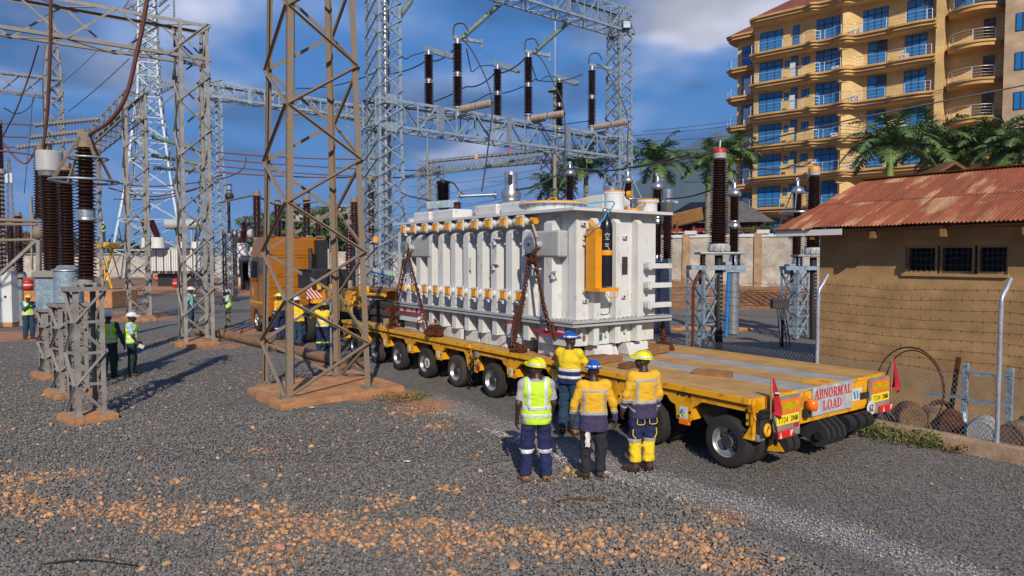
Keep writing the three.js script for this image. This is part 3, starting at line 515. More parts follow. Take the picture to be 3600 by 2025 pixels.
  for (let k = 1; k <= 7; k++) {
    const y = lv[k], low = k === 7;
    win(sx(2669), sx(2748), y + .25, y + 2.25, .0, 3, .72);
    win(sx(2866), sx(2948), y + .12, y + 2.35, .0, 3, .74);
    if (k === 1) { win(sx(2783), sx(2806), y + .1, y + 2.3, 0, 1, .5); win(sx(3018), sx(3112), y + .35, y + 2.35, -.35, 4, .74); win(sx(3178), sx(3268), y + .25, y + 2.4, -.35, 3, .66, true); }
    else {
      win(sx(2779), sx(2802), y + .1, y + 2.35, 0, 1, .55); win(sx(2757), sx(2772), y + 1.3, y + 2.0, 0, 1, 0); win(sx(2817), sx(2843), y + 1.35, y + 2.05, 0, 2, 0, true);
      g.b2(sx(2988), sx(3012), y + .06, y + 2.1, -.35, -.27); const d = g.build('door', M.door, o); g.b2(sx(2988) + .05, sx(3012) - .05, y + 1.75, y + 2.05, -.27, -.25); sub(g, 'fanlight', M.windowDark, d);
      win(sx(3044), sx(3110), y + .3, y + 2.35, -.35, 2, .6, true); win(sx(3172), sx(3250), y + .25, y + 2.3, -.35, 3, .72);
      g.b2(sx(2788), sx(2806), y + .1, y + 1.45, 1.0, 1.05); g.build('balcony_screen', k < 4 ? M.white : M.cream, o);
      g.b2(W0 + 1.1, W0 + 1.85, y - .35, y + 1.35, -1.35, -1.28); g.build('balcony_screen', M.white, o);
    }
    win(W0 + .5, W0 + (k === 1 ? 2.6 : 1.7), y - .1, y + 1.95, -2.2, 2, .7);
    // air conditioners on the balcony floor
    for (const px of k % 2 ? [2985, 3008] : [2940, 3175]) { const x = sx(px); g.rbox(x - .38, x + .38, y + .08, y + .62, .15, .45, .03); const ac = g.build('air_conditioner', M.white, o); g.torus([x - .1, y + .35, .455], .18, .02, V3(0, 0, 1), 16, 5); sub(g, 'fan_grille', M.frameDark, ac); }
    // curved bracket under the pilaster
    g.plan([[pil - .3, .05], [pil - .35, .9], [pil - .1, 1.1], [pil + .3, .6], [pil2 - .1, .25]], y - 1.05, y - .57); g.build('bracket', M.cream, o);
  }
  // half-round balconies at the right
  const cx = L + 2.6, R = 2.05;
  for (let k = 1; k <= 6; k++) {
    const y = lv[k] + .55, arc = (r, z0) => { const p = []; for (let i = 0; i <= 26; i++) { const a = Math.PI * (1 - i / 26); p.push([cx + Math.cos(a) * r, z0 + Math.sin(a) * r * .95]); } return p; };
    g.plan([...arc(R, -1.1), [cx + R, -1.25], [cx - R, -1.25]], y - .42, y - .12); g.build('round_balcony', M.creamTrim, o);
    g.plan([...arc(R + .12, -1.1), [cx + R + .12, -1.25], [cx - R - .12, -1.25]], y - .12, y + .05); g.build('round_moulding', M.creamTrim, o);
    const P = arc(R - .1, -1.1).map(q => [q[0], y + 1.0, q[1]]), r = new G(); r.tube(P, .03, 4, 40); for (const h of [.75, .5, .28]) r.tube(P.map(q => [q[0], y + h, q[2]]), .013, 4, 40); for (const i of [0, 6, 13, 20, 26]) r.cyl([P[i][0], y, P[i][2]], [P[i][0], y + 1.02, P[i][2]], .035, .035, 6); r.build('round_railing', M.rail, o);
    if (k === 1) win(cx - 1.6, cx + 1.9, y + .05, y + 2.5, -1.2, 5, 0); else { g.b2(cx + .5, cx + 1.3, y + .05, y + 2.15, -1.2, -1.12); const d = g.build('door', M.door, o); g.b2(cx + .58, cx + 1.22, y + 1.7, y + 2.08, -1.12, -1.1); sub(g, 'fanlight', M.windowDark, d); }
  }
  // roofs
  const hip = (x0, x1, z0, z1, y, h) => { const P = [[x0, y, z1], [x1, y, z1], [x1, y, z0], [x0, y, z0], [x0 + (z1 - z0) / 2, y + h, (z0 + z1) / 2], [Math.max(x1 - (z1 - z0) / 2, x0 + (z1 - z0) / 2 + .1), y + h, (z0 + z1) / 2]]; const q = new THREE.BufferGeometry(); q.setAttribute('position', new THREE.Float32BufferAttribute(P.flat(), 3)); q.setIndex([0, 1, 5, 0, 5, 4, 1, 2, 5, 2, 3, 4, 2, 4, 5, 3, 0, 4, 0, 3, 2, 0, 2, 1]); const n = q.toNonIndexed(); n.computeVertexNormals(); g.add(n); };
  hip(-.9, L + 4, -12, 1.3, 26.77, 4.6); g.build('roof', M.roofRed, o); hip(W0 - 1.0, 2, -12, -1.3, 26.35, 3.6); g.build('roof', M.roofRed, o);
  // beige tower at the right
  const tx = xE, to = 5.5; g.b2(tx + .01, tx + 9, 0, 31, -depth, .9); g.build('tower_block', M.tower, o);
  for (let k = 0; k <= 7; k++) { const y = lv[k] + .1; win(tx + .72, tx + 1.6, y + .6, y + 2.0, .9, 2, 0); }
  // ground-floor columns
  for (const px of [2665, 2760, 2860, 2960]) { g.b2(sx(px) - .2, sx(px) + .2, 0, 4.3, .9, 1.3); g.build('column', M.cream, o); }
}
{ // small gabled roof between the palms
  const p = at(3320, 560, 40), o = thing('shelter', 'small brown gabled shelter roof between the palms above the hut', 'shelter', null, WORLD, [p.x, 0, p.z]), g = new G();
  g.prism([[p.x - 1.9, 7.5], [p.x, 8.7], [p.x + 1.9, 7.5], [p.x + 1.9, 7.35], [p.x, 8.5], [p.x - 1.9, 7.35]], p.z - 2, p.z + 1); g.build('roof', M.woodDark, o);
  for (const s of [-1, 1]) { g.bar([p.x + s * 1.5, 0, p.z], [p.x + s * 1.5, 7.4, p.z], .2); g.build('post', M.woodDark, o); }
}
// ---------- lattice towers and gantries ----------
// four corner feet/tops in order round the square
const square = (c, h, rot, y) => [0, 1, 2, 3].map(i => { const a = rot + i * Math.PI / 2 + Math.PI / 4; return V3(c.x + Math.cos(a) * h * Math.SQRT2, y, c.z - Math.sin(a) * h * Math.SQRT2); });
const GR = Math.atan2(.581, .814);      // the yard's grid, turned against the picture
function latticeTower(o, c, rot, levels, opt) { // levels: [y, half width]; faces braced between
  const { lw, bw, m, style = 'Z', ph = 1, single = false, horiz = false, flip = 0 } = opt, g = new G();
  const at4 = y => { let k = 0; while (k + 2 < levels.length && y > levels[k + 1][0]) k++; const [y0, h0] = levels[k], [y1, h1] = levels[k + 1]; return square(c, lerp(h0, h1, (y - y0) / (y1 - y0)), rot, y); };
  const top = levels.at(-1)[0], bot = levels[0][0];
  for (let i = 0; i < 4; i++) {
    for (let k = 0; k + 1 < levels.length; k++) { const a = at4(levels[k][0] + 1e-6), b = at4(levels[k + 1][0] - 1e-6), p = a[(i + 1) % 4].clone().sub(a[i]).setY(0), q = a[(i + 3) % 4].clone().sub(a[i]).setY(0); g.angle(a[i], b[i], lw, p, q, lw * .12); if (k + 2 < levels.length) continue; }
    g.build('leg', m, o);
  }
  const ys = [bot]; let y = bot; while (y < top - .2) { const s = typeof ph === 'function' ? ph(y) : ph; y += s; ys.push(Math.min(y, top)); }
  for (let i = 0; i < 4; i++) for (let k = 0; k + 1 < ys.length; k++) {
    const a = at4(ys[k]), b = at4(ys[k + 1]), j = (i + 1) % 4, nrm = a[i].clone().add(a[j]).multiplyScalar(.5).sub(c).setY(0).normalize(), sh = q => q.clone().addScaledVector(nrm, lw * .06 + .004), L = (p, q) => { const d = q.clone().sub(p).normalize(); return g.bar(sh(p), sh(q), bw, bw * .14, nrm).bar(sh(p).addScaledVector(nrm, bw * .45), sh(q).addScaledVector(nrm, bw * .45), bw * .14, bw * .9, nrm); };
    const br = () => { if (single) g.build('brace', m, o); };
    if (style === 'Z') { if ((k + i + flip) % 2) L(a[i], b[j]); else L(a[j], b[i]); br(); }
    else { L(a[i], b[j]); br(); g.bar(sh(a[j]).addScaledVector(nrm, .02), sh(b[i]).addScaledVector(nrm, .02), bw, bw * .14, nrm); br(); }
    if (horiz && (k % horiz === 0) && k) { g.bar(sh(a[i]).addScaledVector(nrm, -.02), sh(a[j]).addScaledVector(nrm, -.02), bw, bw * .14, nrm); br(); }
  }
  if (!single) { const q = g.build('lacing', m, o); q.userData.kind = 'stuff'; }
  return at4;
}
function latticeBeam(o, A, B, w, h, side, opt) { // box girder from A to B (bottom centre line), width w along 'side'
  const { lw, bw, m, n, single = false, style = 'X', stiff = 0 } = opt, g = new G(), s = side.clone().normalize().multiplyScalar(w / 2), up = V3(0, h, 0), cor = t => { const p = A.clone().lerp(B, t); return [p.clone().sub(s), p.clone().add(s), p.clone().add(s).add(up), p.clone().sub(s).add(up)]; };
  const a = cor(0), b = cor(1);
  for (let i = 0; i < 4; i++) { const p = a[(i + 1) % 4].clone().sub(a[i]), q = a[(i + 3) % 4].clone().sub(a[i]); g.angle(a[i], b[i], lw, p, q, lw * .12); g.build('chord', m, o); }
  for (let i = 0; i < 4; i++) for (let k = 0; k < n; k++) {
    const c0 = cor(k / n), c1 = cor((k + 1) / n), j = (i + 1) % 4, nr = c0[i].clone().add(c0[j]).multiplyScalar(.5).sub(c0[0].clone().add(c0[2]).multiplyScalar(.5)).normalize(), e = lw * .06 + .005, sh = (q, x = e) => q.clone().addScaledVector(nr, x);
    const br = () => { if (single) g.build('brace', m, o); };
    if (style === 'X') { g.bar(sh(c0[i]), sh(c1[j]), bw, bw * .15, nr); br(); g.bar(sh(c0[j], e + .02), sh(c1[i], e + .02), bw, bw * .15, nr); br(); }
    else { if ((k + i) % 2) g.bar(sh(c0[i]), sh(c1[j]), bw, bw * .4, nr); else g.bar(sh(c0[j]), sh(c1[i]), bw, bw * .4, nr); br(); }
    if (stiff && k % stiff === 0) { g.bar(sh(c0[i], -.01), sh(c0[j], -.01), bw * 1.2, bw * .15, nr); br(); }
  }
  if (!single) { const q = g.build('lacing', m, o); q.userData.kind = 'stuff'; }
}
function plinth(pts, h, label, mt = M.redConcrete) { // low concrete pad with worn edges
  const c = pts.reduce((s, p) => s.add(p), V3(0, 0, 0)).multiplyScalar(1 / pts.length), out = [];
  for (let i = 0; i < pts.length; i++) { const a = pts[i], b = pts[(i + 1) % pts.length]; for (let k = 0; k < 8; k++) { const p = a.clone().lerp(b, k / 8), r = 1 - .05 * rnd(); out.push([c.x + (p.x - c.x) * r, c.z + (p.z - c.z) * r]); } }
  const g = new G(); g.plan(out, -.05, h * .7); g.plan(out.map(([x, z]) => [c.x + (x - c.x) * .985, c.z + (z - c.z) * .985]), h * .7, h);
  return solo(g, 'plinth', mt, label, 'concrete base', null, WORLD, [c.x, 0, c.z]);
}
{ // the big brown tower in front
  const c = V3(-4.72, 0, -16.26), o = thing('lattice_tower', 'big rust-brown lattice tower standing on its own pad in front of the truck', 'lattice tower', null, WORLD, [c.x, .12, c.z]);
  latticeTower(o, c, GR, [[.12, .98], [9, .775], [15, .64]], { lw: .135, bw: .075, m: M.oldSteel, ph: 1.075, single: true, flip: 1 });
  const g = new G(); for (const f of square(c, .98, GR, .12)) { g.box(f.x, .14, f.z, .34, .04, .34, GR); for (const [a, b] of [[-.12, -.12], [.12, .12], [-.12, .12], [.12, -.12]]) g.cyl([f.x + a, .15, f.z + b], [f.x + a, .22, f.z + b], .018, .018, 6); g.build('base_plate', M.oldSteel, o); }
  // bolts on the near leg
  for (const [i, y0, y1, st] of [[0, 1, 9, .26], [1, 1, 9, .26], [2, 1, 9, .26], [3, 1, 9, .26]]) for (let y = y0; y < y1; y += st) { const p = square(c, lerp(.98, .775, y / 9), GR, y)[i]; g.ball([p.x, y, p.z], .016, 1, 1, 1, 6); }
  g.build('bolts', M.greySteel, o).userData.kind = 'stuff';
  plinth([gp(858, 1366, .1), gp(978, 1430, .1), gp(1425, 1358, .1), gp(1245, 1300, .1)], .12, 'wide red-stained concrete pad under the big brown tower');
  const wg = new G(); wg.tube([[c.x - .2, 15, c.z + .5], [c.x - .22, 9, c.z + .5], [c.x - .3, 4, c.z + .6], [c.x - .28, .3, c.z + .7]], .016, 5, 30); solo(wg, 'earth_wire', M.zinc, 'thin earth wire hanging down inside the big brown tower', 'wire', null, WORLD, [c.x, .2, c.z]);
  const pg = new G(), pp = gp(1165, 1300); pg.cyl([pp.x, 0, pp.z], [pp.x, 2.1, pp.z], .035, .035, 8); pg.cyl([pp.x, 2.1, pp.z], [pp.x, 11, pp.z], .012, .012, 6); solo(pg, 'conduit', M.zinc, 'thin grey conduit pipe rising inside the big brown tower', 'pipe', null, WORLD, [pp.x, 0, pp.z]);
}
{ // brown gantry at left: tower B and its beam running off to the left
  const c = V3(-11.82, 0, -25.5), o = thing('gantry', 'brown lattice gantry whose beam runs off the top left of the picture', 'gantry', 'brown gantries', WORLD, [c.x, .12, c.z]);
  latticeTower(o, c, GR, [[.12, .52], [11.75, .50]], { lw: .12, bw: .065, m: M.greySteel, ph: .97, single: true });
  const A = V3(c.x, 10.42, c.z).addScaledVector(VV, .6), B = A.clone().addScaledVector(VV, -13.5);
  latticeBeam(o, A, B, 1.0, 1.3, U, { lw: .12, bw: .07, m: M.greySteel, n: 9, single: true, style: 'Z' });
  const g = new G(), h = V3(c.x, 0, c.z).addScaledVector(VV, -6.4); g.bar([h.x, 9.9, h.z], [h.x, 15, h.z], .16, .16, U); g.build('hanger', M.darkSteel, o);
  const c2 = V3(c.x, 0, c.z).addScaledVector(VV, -13.2); latticeTower(o, c2, GR, [[.12, .52], [11.75, .50]], { lw: .12, bw: .065, m: M.greySteel, ph: .97 });
  plinth([gp(610, 1207, .1), gp(668, 1218, .1), gp(775, 1205, .1), gp(722, 1180, .1)], .12, 'red-stained pad under the brown gantry tower left of the truck');
}
{ // second brown gantry
  const c = V3(-19.6, 0, -35.8), o = thing('gantry', 'brown lattice gantry whose beam slopes away to the left in front of the pale pylon', 'gantry', 'brown gantries', WORLD, [c.x, .12, c.z]);
  latticeTower(o, c, GR, [[.12, .52], [11.75, .50]], { lw: .12, bw: .07, m: M.greySteel, ph: .97 });
  const A = V3(c.x, 10.4, c.z).addScaledVector(U, -.6), B = V3(-29.7, 10.4, -48.4);
  latticeBeam(o, A, B, 1.0, 1.3, VV, { lw: .11, bw: .075, m: M.greySteel, n: 17, style: 'Z' });
  const c2 = V3(-29.4, 0, -48); latticeTower(o, c2, GR, [[.12, .52], [11.75, .50]], { lw: .12, bw: .07, m: M.greySteel, ph: .97 });
  plinth([gp(418, 1115, .1), gp(450, 1127, .1), gp(552, 1120, .1), gp(515, 1103, .1)], .12, 'red-stained pad under the brown gantry farther back at left');
}
{ // slim far brown gantry at the left edge
  const c = V3(-29.9, 0, -45), o = thing('gantry', 'slim brown gantry with pointed top at the left edge', 'gantry', 'brown gantries', WORLD, [c.x, .1, c.z]);
  latticeTower(o, c, GR, [[.1, .62], [14.9, .5], [19.2, .06]], { lw: .1, bw: .06, m: M.greySteel, ph: 1.05, style: 'X' });
  const A = V3(c.x, 13.6, c.z).addScaledVector(VV, .5); latticeBeam(o, A, A.clone().addScaledVector(VV, -9), .9, 1.25, U, { lw: .09, bw: .055, m: M.greySteel, n: 8 });
}
{ // tall pale pylon
  const c = V3(-52.5, 0, -100), o = thing('pylon', 'tall pale-blue transmission pylon on splayed legs far behind the left gantries', 'pylon', null, WORLD, [c.x, 0, c.z]);
  latticeTower(o, c, .35, [[0, 5.2], [13, 3.1], [27, 1.45], [46, .95]], { lw: .26, bw: .15, m: M.galvFar, ph: y => y < 13 ? 4.3 : y < 27 ? 3.0 : 1.9, style: 'X', horiz: 1 });
  const g = new G(), arm = (y, L, s, dir) => { const d = dir.clone().multiplyScalar(s), tip = V3(c.x, y + .4, c.z).addScaledVector(d, L), e = V3(-d.z, 0, d.x); for (const k of [-1, 1]) { const b0 = V3(c.x, y, c.z).addScaledVector(d, 1).addScaledVector(e, k * 1.1), b1 = b0.clone().setY(y + 2.2); g.bar(b0, tip, .16).bar(b1, tip, .14); for (let i = 1; i < 6; i++) { const t = i / 6; g.bar(b0.clone().lerp(tip, t), b1.clone().lerp(tip, t - .12), .09); g.bar(b0.clone().lerp(tip, t - .1), b1.clone().lerp(tip, t), .09); } } g.build('cross_arm', M.galvFar, o); return tip; };
  const dir = V3(.86, 0, .5), t1 = arm(27, 6.6, 1, dir), t2 = arm(39.5, 6.2, 1, dir); arm(27, 6.6, -1, dir); arm(39.5, 6.2, -1, dir); arm(33, 5, -1, dir);
  for (const [t, k] of [[t1, 0], [t2, 1]]) { const s = new G(); s.sheds(t, t.clone().add(V3(0, -3.2, 0)), .05, .17, 16, 8); s.build('insulator_string', M.glassDisc, o); s.sheds(t.clone().add(V3(-.6, -1.4, 0)), t.clone().add(V3(-3.6, -4.4, .5)), .05, .2, 16, 8); s.build('insulator_string', M.glassDisc, o); }
}
{ // galvanised gantry: columns E2 and E3 with two beams, E1 and E4 with one
  const E2 = V3(-7.05, 0, -38), E3 = V3(7.75, 0, -50), dir = E3.clone().sub(E2).normalize(), rot = Math.atan2(-dir.z, dir.x), sd = V3(-dir.z, 0, dir.x);
  const o = thing('gantry', 'tall galvanised gantry with two beams carrying the disconnectors above the transformer', 'gantry', 'galvanised gantries', WORLD, [E2.x, 0, E2.z]);
  latticeTower(o, E2, rot, [[0, 1.0], [9.5, .74], [22, .66]], { lw: .17, bw: .09, m: M.galv, ph: .95, style: 'X', single: false });
  latticeTower(o, E3, rot, [[0, .9], [9.5, .72], [20.6, .62]], { lw: .17, bw: .09, m: M.galv, ph: .95, style: 'X' });
  const yb = 10.3; latticeBeam(o, E2.clone().setY(yb).addScaledVector(dir, -.9), E3.clone().setY(yb).addScaledVector(dir, .9), 1.5, 1.55, sd, { lw: .15, bw: .085, m: M.galv, n: 16, style: 'Z', stiff: 1, single: true });
  const y2 = 19.3; latticeBeam(o, E2.clone().setY(y2).addScaledVector(dir, -.9), E3.clone().setY(y2).addScaledVector(dir, .9), 1.5, 1.7, sd, { lw: .15, bw: .085, m: M.galv, n: 16, style: 'Z', stiff: 1, single: true });
  const g = new G(); // plates where the beams meet the columns, ladder rungs, splice channels
  for (const [E, y] of [[E2, yb], [E2, y2], [E3, yb], [E3, y2]]) for (const s of [-1, 1]) for (const yy of [0, 1.5]) { const p = E.clone().setY(y + yy).addScaledVector(sd, s * .83); g.box(p.x, p.y, p.z, .7, .5, .03, rot); g.build('gusset_plate', M.galv, o); }
  for (const t of [.17, .43, .69]) for (const y of [yb, y2]) { const p = E2.clone().lerp(E3, t).setY(y).addScaledVector(sd, .83); g.box(p.x, p.y + .75, p.z, .34, 1.6, .06, rot); g.build('splice_channel', M.zinc, o); }
  g.cyl(E2.clone().setY(0).addScaledVector(dir, .1), E2.clone().setY(22).addScaledVector(dir, .1), .16, .16, 10); g.build('down_pipe', M.alu, o);
  // floodlight at the top right corner
  const fp = at(2203, 88, 49); g.rbox(fp.x - .3, fp.x + .3, fp.y - .28, fp.y + .28, fp.z - .15, fp.z + .15, .03); const fl = g.build('floodlight', M.darkSteel, o); g.b2(fp.x - .24, fp.x + .24, fp.y - .22, fp.y + .22, fp.z + .13, fp.z + .16); sub(g, 'lens', M.zincBlue, fl);
  // left galvanised gantry, farther back
  const E1 = V3(-26.2, 0, -60), E4 = V3(-14.3, 0, -70), d2 = E4.clone().sub(E1).normalize(), r2 = Math.atan2(-d2.z, d2.x), s2 = V3(-d2.z, 0, d2.x);
  const o2 = thing('gantry', 'galvanised gantry with splayed column left of the truck and its beam behind the big tower', 'gantry', 'galvanised gantries', WORLD, [E1.x, 0, E1.z]);
  latticeTower(o2, E1, r2, [[0, 1.3], [12, .75], [18.6, .72]], { lw: .16, bw: .09, m: M.galvFar, ph: 1.2, style: 'X' });
  latticeTower(o2, E4, r2, [[0, 1.2], [12, .75], [18.6, .72]], { lw: .16, bw: .09, m: M.galvFar, ph: 1.2, style: 'X' });
  latticeBeam(o2, E1.clone().setY(17.0).addScaledVector(d2, -.9), E4.clone().setY(17.0).addScaledVector(d2, .9), 1.5, 1.35, s2, { lw: .18, bw: .1, m: M.galvFar, n: 13, style: 'Z', stiff: 1 });
  for (const t of [.2, .43, .68]) { const p = E1.clone().lerp(E4, t).setY(17.0).addScaledVector(s2, .8); g.box(p.x, p.y + .65, p.z, .4, 1.5, .08, r2); g.build('splice_channel', M.galvFar, o2); }
  for (const t of [.3, .55, .8]) { const p = E1.clone().lerp(E4, t).setY(17), q = p.clone().addScaledVector(s2, 1.2).addScaledVector(d2, 3).add(V3(0, -.5, 0)); g.sheds(p, q, .06, .16, 14, 8); g.build('insulator_string', M.glassDisc, o2); }
}
{ // weathered gantry behind the transformer
  const L = at(1515, 700, 70), R = at(1950, 700, 61); L.y = R.y = 0;
  const dir = R.clone().sub(L).normalize(), rot = Math.atan2(-dir.z, dir.x), o = thing('gantry', 'weathered grey-brown gantry behind the transformer, below the galvanised beam', 'gantry', 'brown gantries', WORLD, [L.x, 0, L.z]);
  latticeTower(o, L, rot, [[0, 1.0], [12.7, .95]], { lw: .13, bw: .09, m: M.greySteel, ph: 1.0, style: 'X' });
  latticeTower(o, R, rot, [[0, .95], [12.9, .9]], { lw: .13, bw: .085, m: M.greySteel, ph: 1.0, style: 'X' });
  latticeBeam(o, L.clone().setY(11.9).addScaledVector(dir, -1.1), R.clone().setY(11.7).addScaledVector(dir, 3), 1.3, 1.15, V3(-dir.z, 0, dir.x), { lw: .12, bw: .08, m: M.greySteel, n: 20, style: 'X' });
  const g = new G(); for (const [px, py, m, n] of [[1676, 557, M.amber, 'yellow_marker'], [1794, 533, M.red, 'red_marker']]) { const p = at(px, py, 66); g.rbox(p.x - .12, p.x + .12, p.y - .2, p.y + .2, p.z + 1.0, p.z + 1.06, .02); g.build(n, m, o); }
}
{ // lightning masts
  const mast = (px, y0, y1, ym, D, label, cap) => { const b = at(px, 0, D), y = q => 3.2 + (HOR - q) * D / F, o = thing('lightning_mast', label, 'mast', 'lightning masts', WORLD, [b.x, 0, -D]), g = new G(); g.cyl([b.x, 0, -D], [b.x, y(ym), -D], cap ? .17 : .11, cap ? .15 : .09, 10); g.build('lower_pole', M.concrete, o); if (cap) { g.lathe([[.62, 0], [.05, .35]], [b.x, y(ym) - .1, -D], YUP, 10); g.build('cap', M.greySteel, o); } g.cyl([b.x, y(ym), -D], [b.x, y(y0), -D], .07, .03, 7); g.build('rod', M.alu, o); };
  mast(1952, 62, 445, 325, 56, 'thin lightning mast rising beside the second front insulator', true);
  mast(1219, 330, 1000, 400, 90, 'thin white mast behind the big brown tower', false);
  mast(1500, 480, 640, 520, 64, 'grey concrete mast below the galvanised beam at left', false);
  mast(2066, 560, 690, 600, 52, 'pale concrete mast behind the transformer turret', false);
}
{ // telecom mast at far left
  const c = at(38, 800, 170), o = thing('telecom_mast', 'slim red and white telecom mast with white antennas on the left skyline', 'mast', null, WORLD, [c.x, 0, c.z]), g = new G();
  latticeTower(o, V3(c.x, 0, c.z), .3, [[0, .9], [22, .5], [28, .2]], { lw: .1, bw: .07, m: M.oldSteel, ph: 1.6, style: 'X' });
  for (const s of [-1, 0, 1]) { g.rbox(c.x + s * 1.1 - .3, c.x + s * 1.1 + .3, 21.6, 24.0, c.z + .7, c.z + 1.0, .08); g.build('antenna', M.white, o); }
}
// ---------- switchgear ----------
{ // six disconnector posts on the galvanised beam
  const E2 = V3(-7.05, 0, -38), E3 = V3(7.75, 0, -50), dir = E3.clone().sub(E2).normalize(), sd = V3(-dir.z, 0, dir.x), Y = (py, D) => 3.2 + (HOR - py) * D / F;
  const rows = [[1609, 158, 376, 41.0, 1, 'tallest brown insulator post on the beam, leftmost of the front row'], [1857, 205, 402, 44.7, 1, 'middle front brown insulator post on the galvanised beam'], [2080, 250, 442, 48.4, 1, 'right front brown insulator post beside the blue gantry column'],
    [1508, 196, 384, 42.6, 0, 'rear brown insulator post with pale arm, leftmost on the beam'], [1749, 246, 418, 46.4, 0, 'rear brown insulator post with pale arm between the left and middle front posts'], [1966, 292, 452, 50.2, 0, 'rear brown insulator post with pale arm left of the right front post']];
  for (const [px, yt, yb, D, front, label] of rows) {
    const p = at(px, yb, D), top = Y(yt, D), o = thing('disconnector', label, 'insulator', 'disconnector posts on the galvanised beam', WORLD, [p.x, p.y, p.z]), g = new G(), H = top - p.y, mid = p.y + H * .5;
    g.cyl([p.x, p.y - .55, p.z], [p.x, p.y, p.z], .2, .22, 12); g.lathe([[.3, 0], [.3, .06], [.2, .1]], [p.x, p.y - .08, p.z], YUP, 14); g.build('base', M.zinc, o);
    g.sheds([p.x, p.y + .05, p.z], [p.x, mid - .12, p.z], .17, .31, 13, 14); g.build('insulator', M.porcelain, o); g.cyl([p.x, mid - .14, p.z], [p.x, mid + .14, p.z], .2, .2, 12); g.lathe([[.26, 0], [.26, .05], [.2, .05]], [p.x, mid - .03, p.z], YUP, 12); g.build('coupling', M.alu, o);
    g.sheds([p.x, mid + .12, p.z], [p.x, top - .12, p.z], .16, .29, 13, 14); g.build('insulator', M.porcelain, o); g.cyl([p.x, top - .14, p.z], [p.x, top + .12, p.z], .19, .19, 12); g.build('head', M.alu, o);
    const q = V3(p.x, top + .2, p.z).addScaledVector(dir, -.3), e = q.clone().addScaledVector(dir, front ? 1.9 : 2.2).addScaledVector(sd, front ? .3 : -.3); g.bar(q, e, .16, front ? .18 : .34); if (front) { g.bar(e.clone().add(V3(0, -.35, 0)), e.clone().add(V3(0, .22, 0)), .1); } else g.cyl(e.clone().addScaledVector(dir, -.05), e.clone().addScaledVector(dir, .25), .2, .17, 10); g.build('contact_arm', front ? M.galv : M.zincBlue, o);
    if (front) { g.tube([q.clone().add(V3(0, .1, 0)), q.clone().add(V3(.1, .7, 0)), q.clone().add(V3(.6, .75, .1)), q.clone().add(V3(.9, .3, .2))], .05, 6, 14); g.build('terminal_loop', M.wire, o); }
    // bracket on the beam
    g.bar(V3(p.x, p.y - .6, p.z).addScaledVector(sd, -1.5), V3(p.x, p.y - .6, p.z).addScaledVector(sd, 1.6), .22, .12); g.bar(V3(p.x, p.y - .6, p.z).addScaledVector(dir, -.9), V3(p.x, p.y - .62, p.z).addScaledVector(dir, .9), .18, .1); g.build('bracket', M.galv, o);
  }
  for (const [x0, y0, x1, y1, D, label] of [[1622, 384, 1728, 362, 40.2, 'left beige insulator reaching out sideways from the galvanised beam'], [1870, 417, 1983, 399, 43.8, 'middle beige insulator reaching out sideways from the galvanised beam'], [2090, 448, 2208, 428, 47.4, 'right beige insulator reaching out sideways from the galvanised beam']]) {
    const a = at(x0, y0, D), b = at(x1, y1, D - 1), o = thing('side_insulator', label, 'insulator', 'beige side insulators', WORLD, [a.x, a.y, a.z]), g = new G(), m = a.clone().lerp(b, .48), m2 = a.clone().lerp(b, .53);
    g.sheds(a, m, .12, .23, 12, 12); g.build('insulator', M.porcelainBeige, o); g.cyl(m, m2, .15, .15, 10); g.build('coupling', M.alu, o); g.sheds(m2, b, .12, .23, 12, 12); g.build('insulator', M.porcelainBeige, o); g.cyl(b, b.clone().lerp(a, -.03), .1, .1, 8); g.build('end_cap', M.wire, o);
  }
}
// ---------- conductors ----------
let wireN = 0;
function wire(label, pts, r, m = M.wire, sag = 0, name = 'conductor', cat = 'wire', grp) { // pts [px, py, D]
  const g = new G(), P = []; for (let i = 0; i < pts.length; i++) { const a = at(...pts[i]); P.push(a); if (sag && i + 1 < pts.length) { const b = at(...pts[i + 1]); for (let k = 1; k < 8; k++) { const t = k / 8; P.push(a.clone().lerp(b, t).add(V3(0, -sag * 4 * t * (1 - t), 0))); } } }
  g.tube(P, r, 5, Math.max(16, P.length * 4)); return solo(g, name, m, label, cat, grp, WORLD, P[0].toArray());
}
function discString(label, a, b, n, r, m = M.glassDisc) { a = at(...a); b = at(...b); const o = thing('insulator_string', label, 'insulator string', 'strings of disc insulators', WORLD, a.toArray()), g = new G(); g.sheds(a, b, r * .22, r, n, 10); g.build('discs', m, o); g.ball(a, r * .5).ball(b, r * .5); g.build('fitting', M.zinc, o); }
discString('long disc string from the tallest front post up to the top beam', [1628, 130, 41], [1760, 12, 44.6], 26, .16);
discString('long disc string from the middle front post up to the top beam', [1878, 184, 44.7], [2003, 74, 47.5], 26, .16);
discString('disc string at the top edge beside the blue column', [1404, 60, 38.5], [1447, 0, 40], 14, .16);
discString('sagging disc string along the weathered gantry, left part', [1425, 622, 55], [1700, 588, 54], 44, .2);
discString('sagging disc string along the weathered gantry, right part', [1700, 588, 54], [1900, 545, 53], 34, .2);
wire('jumper wire from the string to the left rear post', [[1407, 182, 39], [1420, 205, 39.5], [1450, 195, 41], [1490, 183, 42.4]], .035);
wire('jumper looping from the tallest front post to the next rear post', [[1640, 170, 41], [1652, 230, 42], [1658, 252, 43], [1690, 232, 45], [1735, 230, 46.2]], .035);
wire('jumper looping from the middle front post to the third rear post', [[1868, 225, 44.7], [1885, 275, 46], [1895, 285, 47], [1925, 268, 49], [1958, 272, 50]], .035);
wire('lead dropping from the tallest front post to the transformer yard', [[1622, 135, 41], [1650, 165, 40.6], [1690, 235, 40], [1722, 315, 39.5], [1730, 375, 39], [1722, 470, 36], [1705, 600, 34], [1694, 672, 33]], .04);
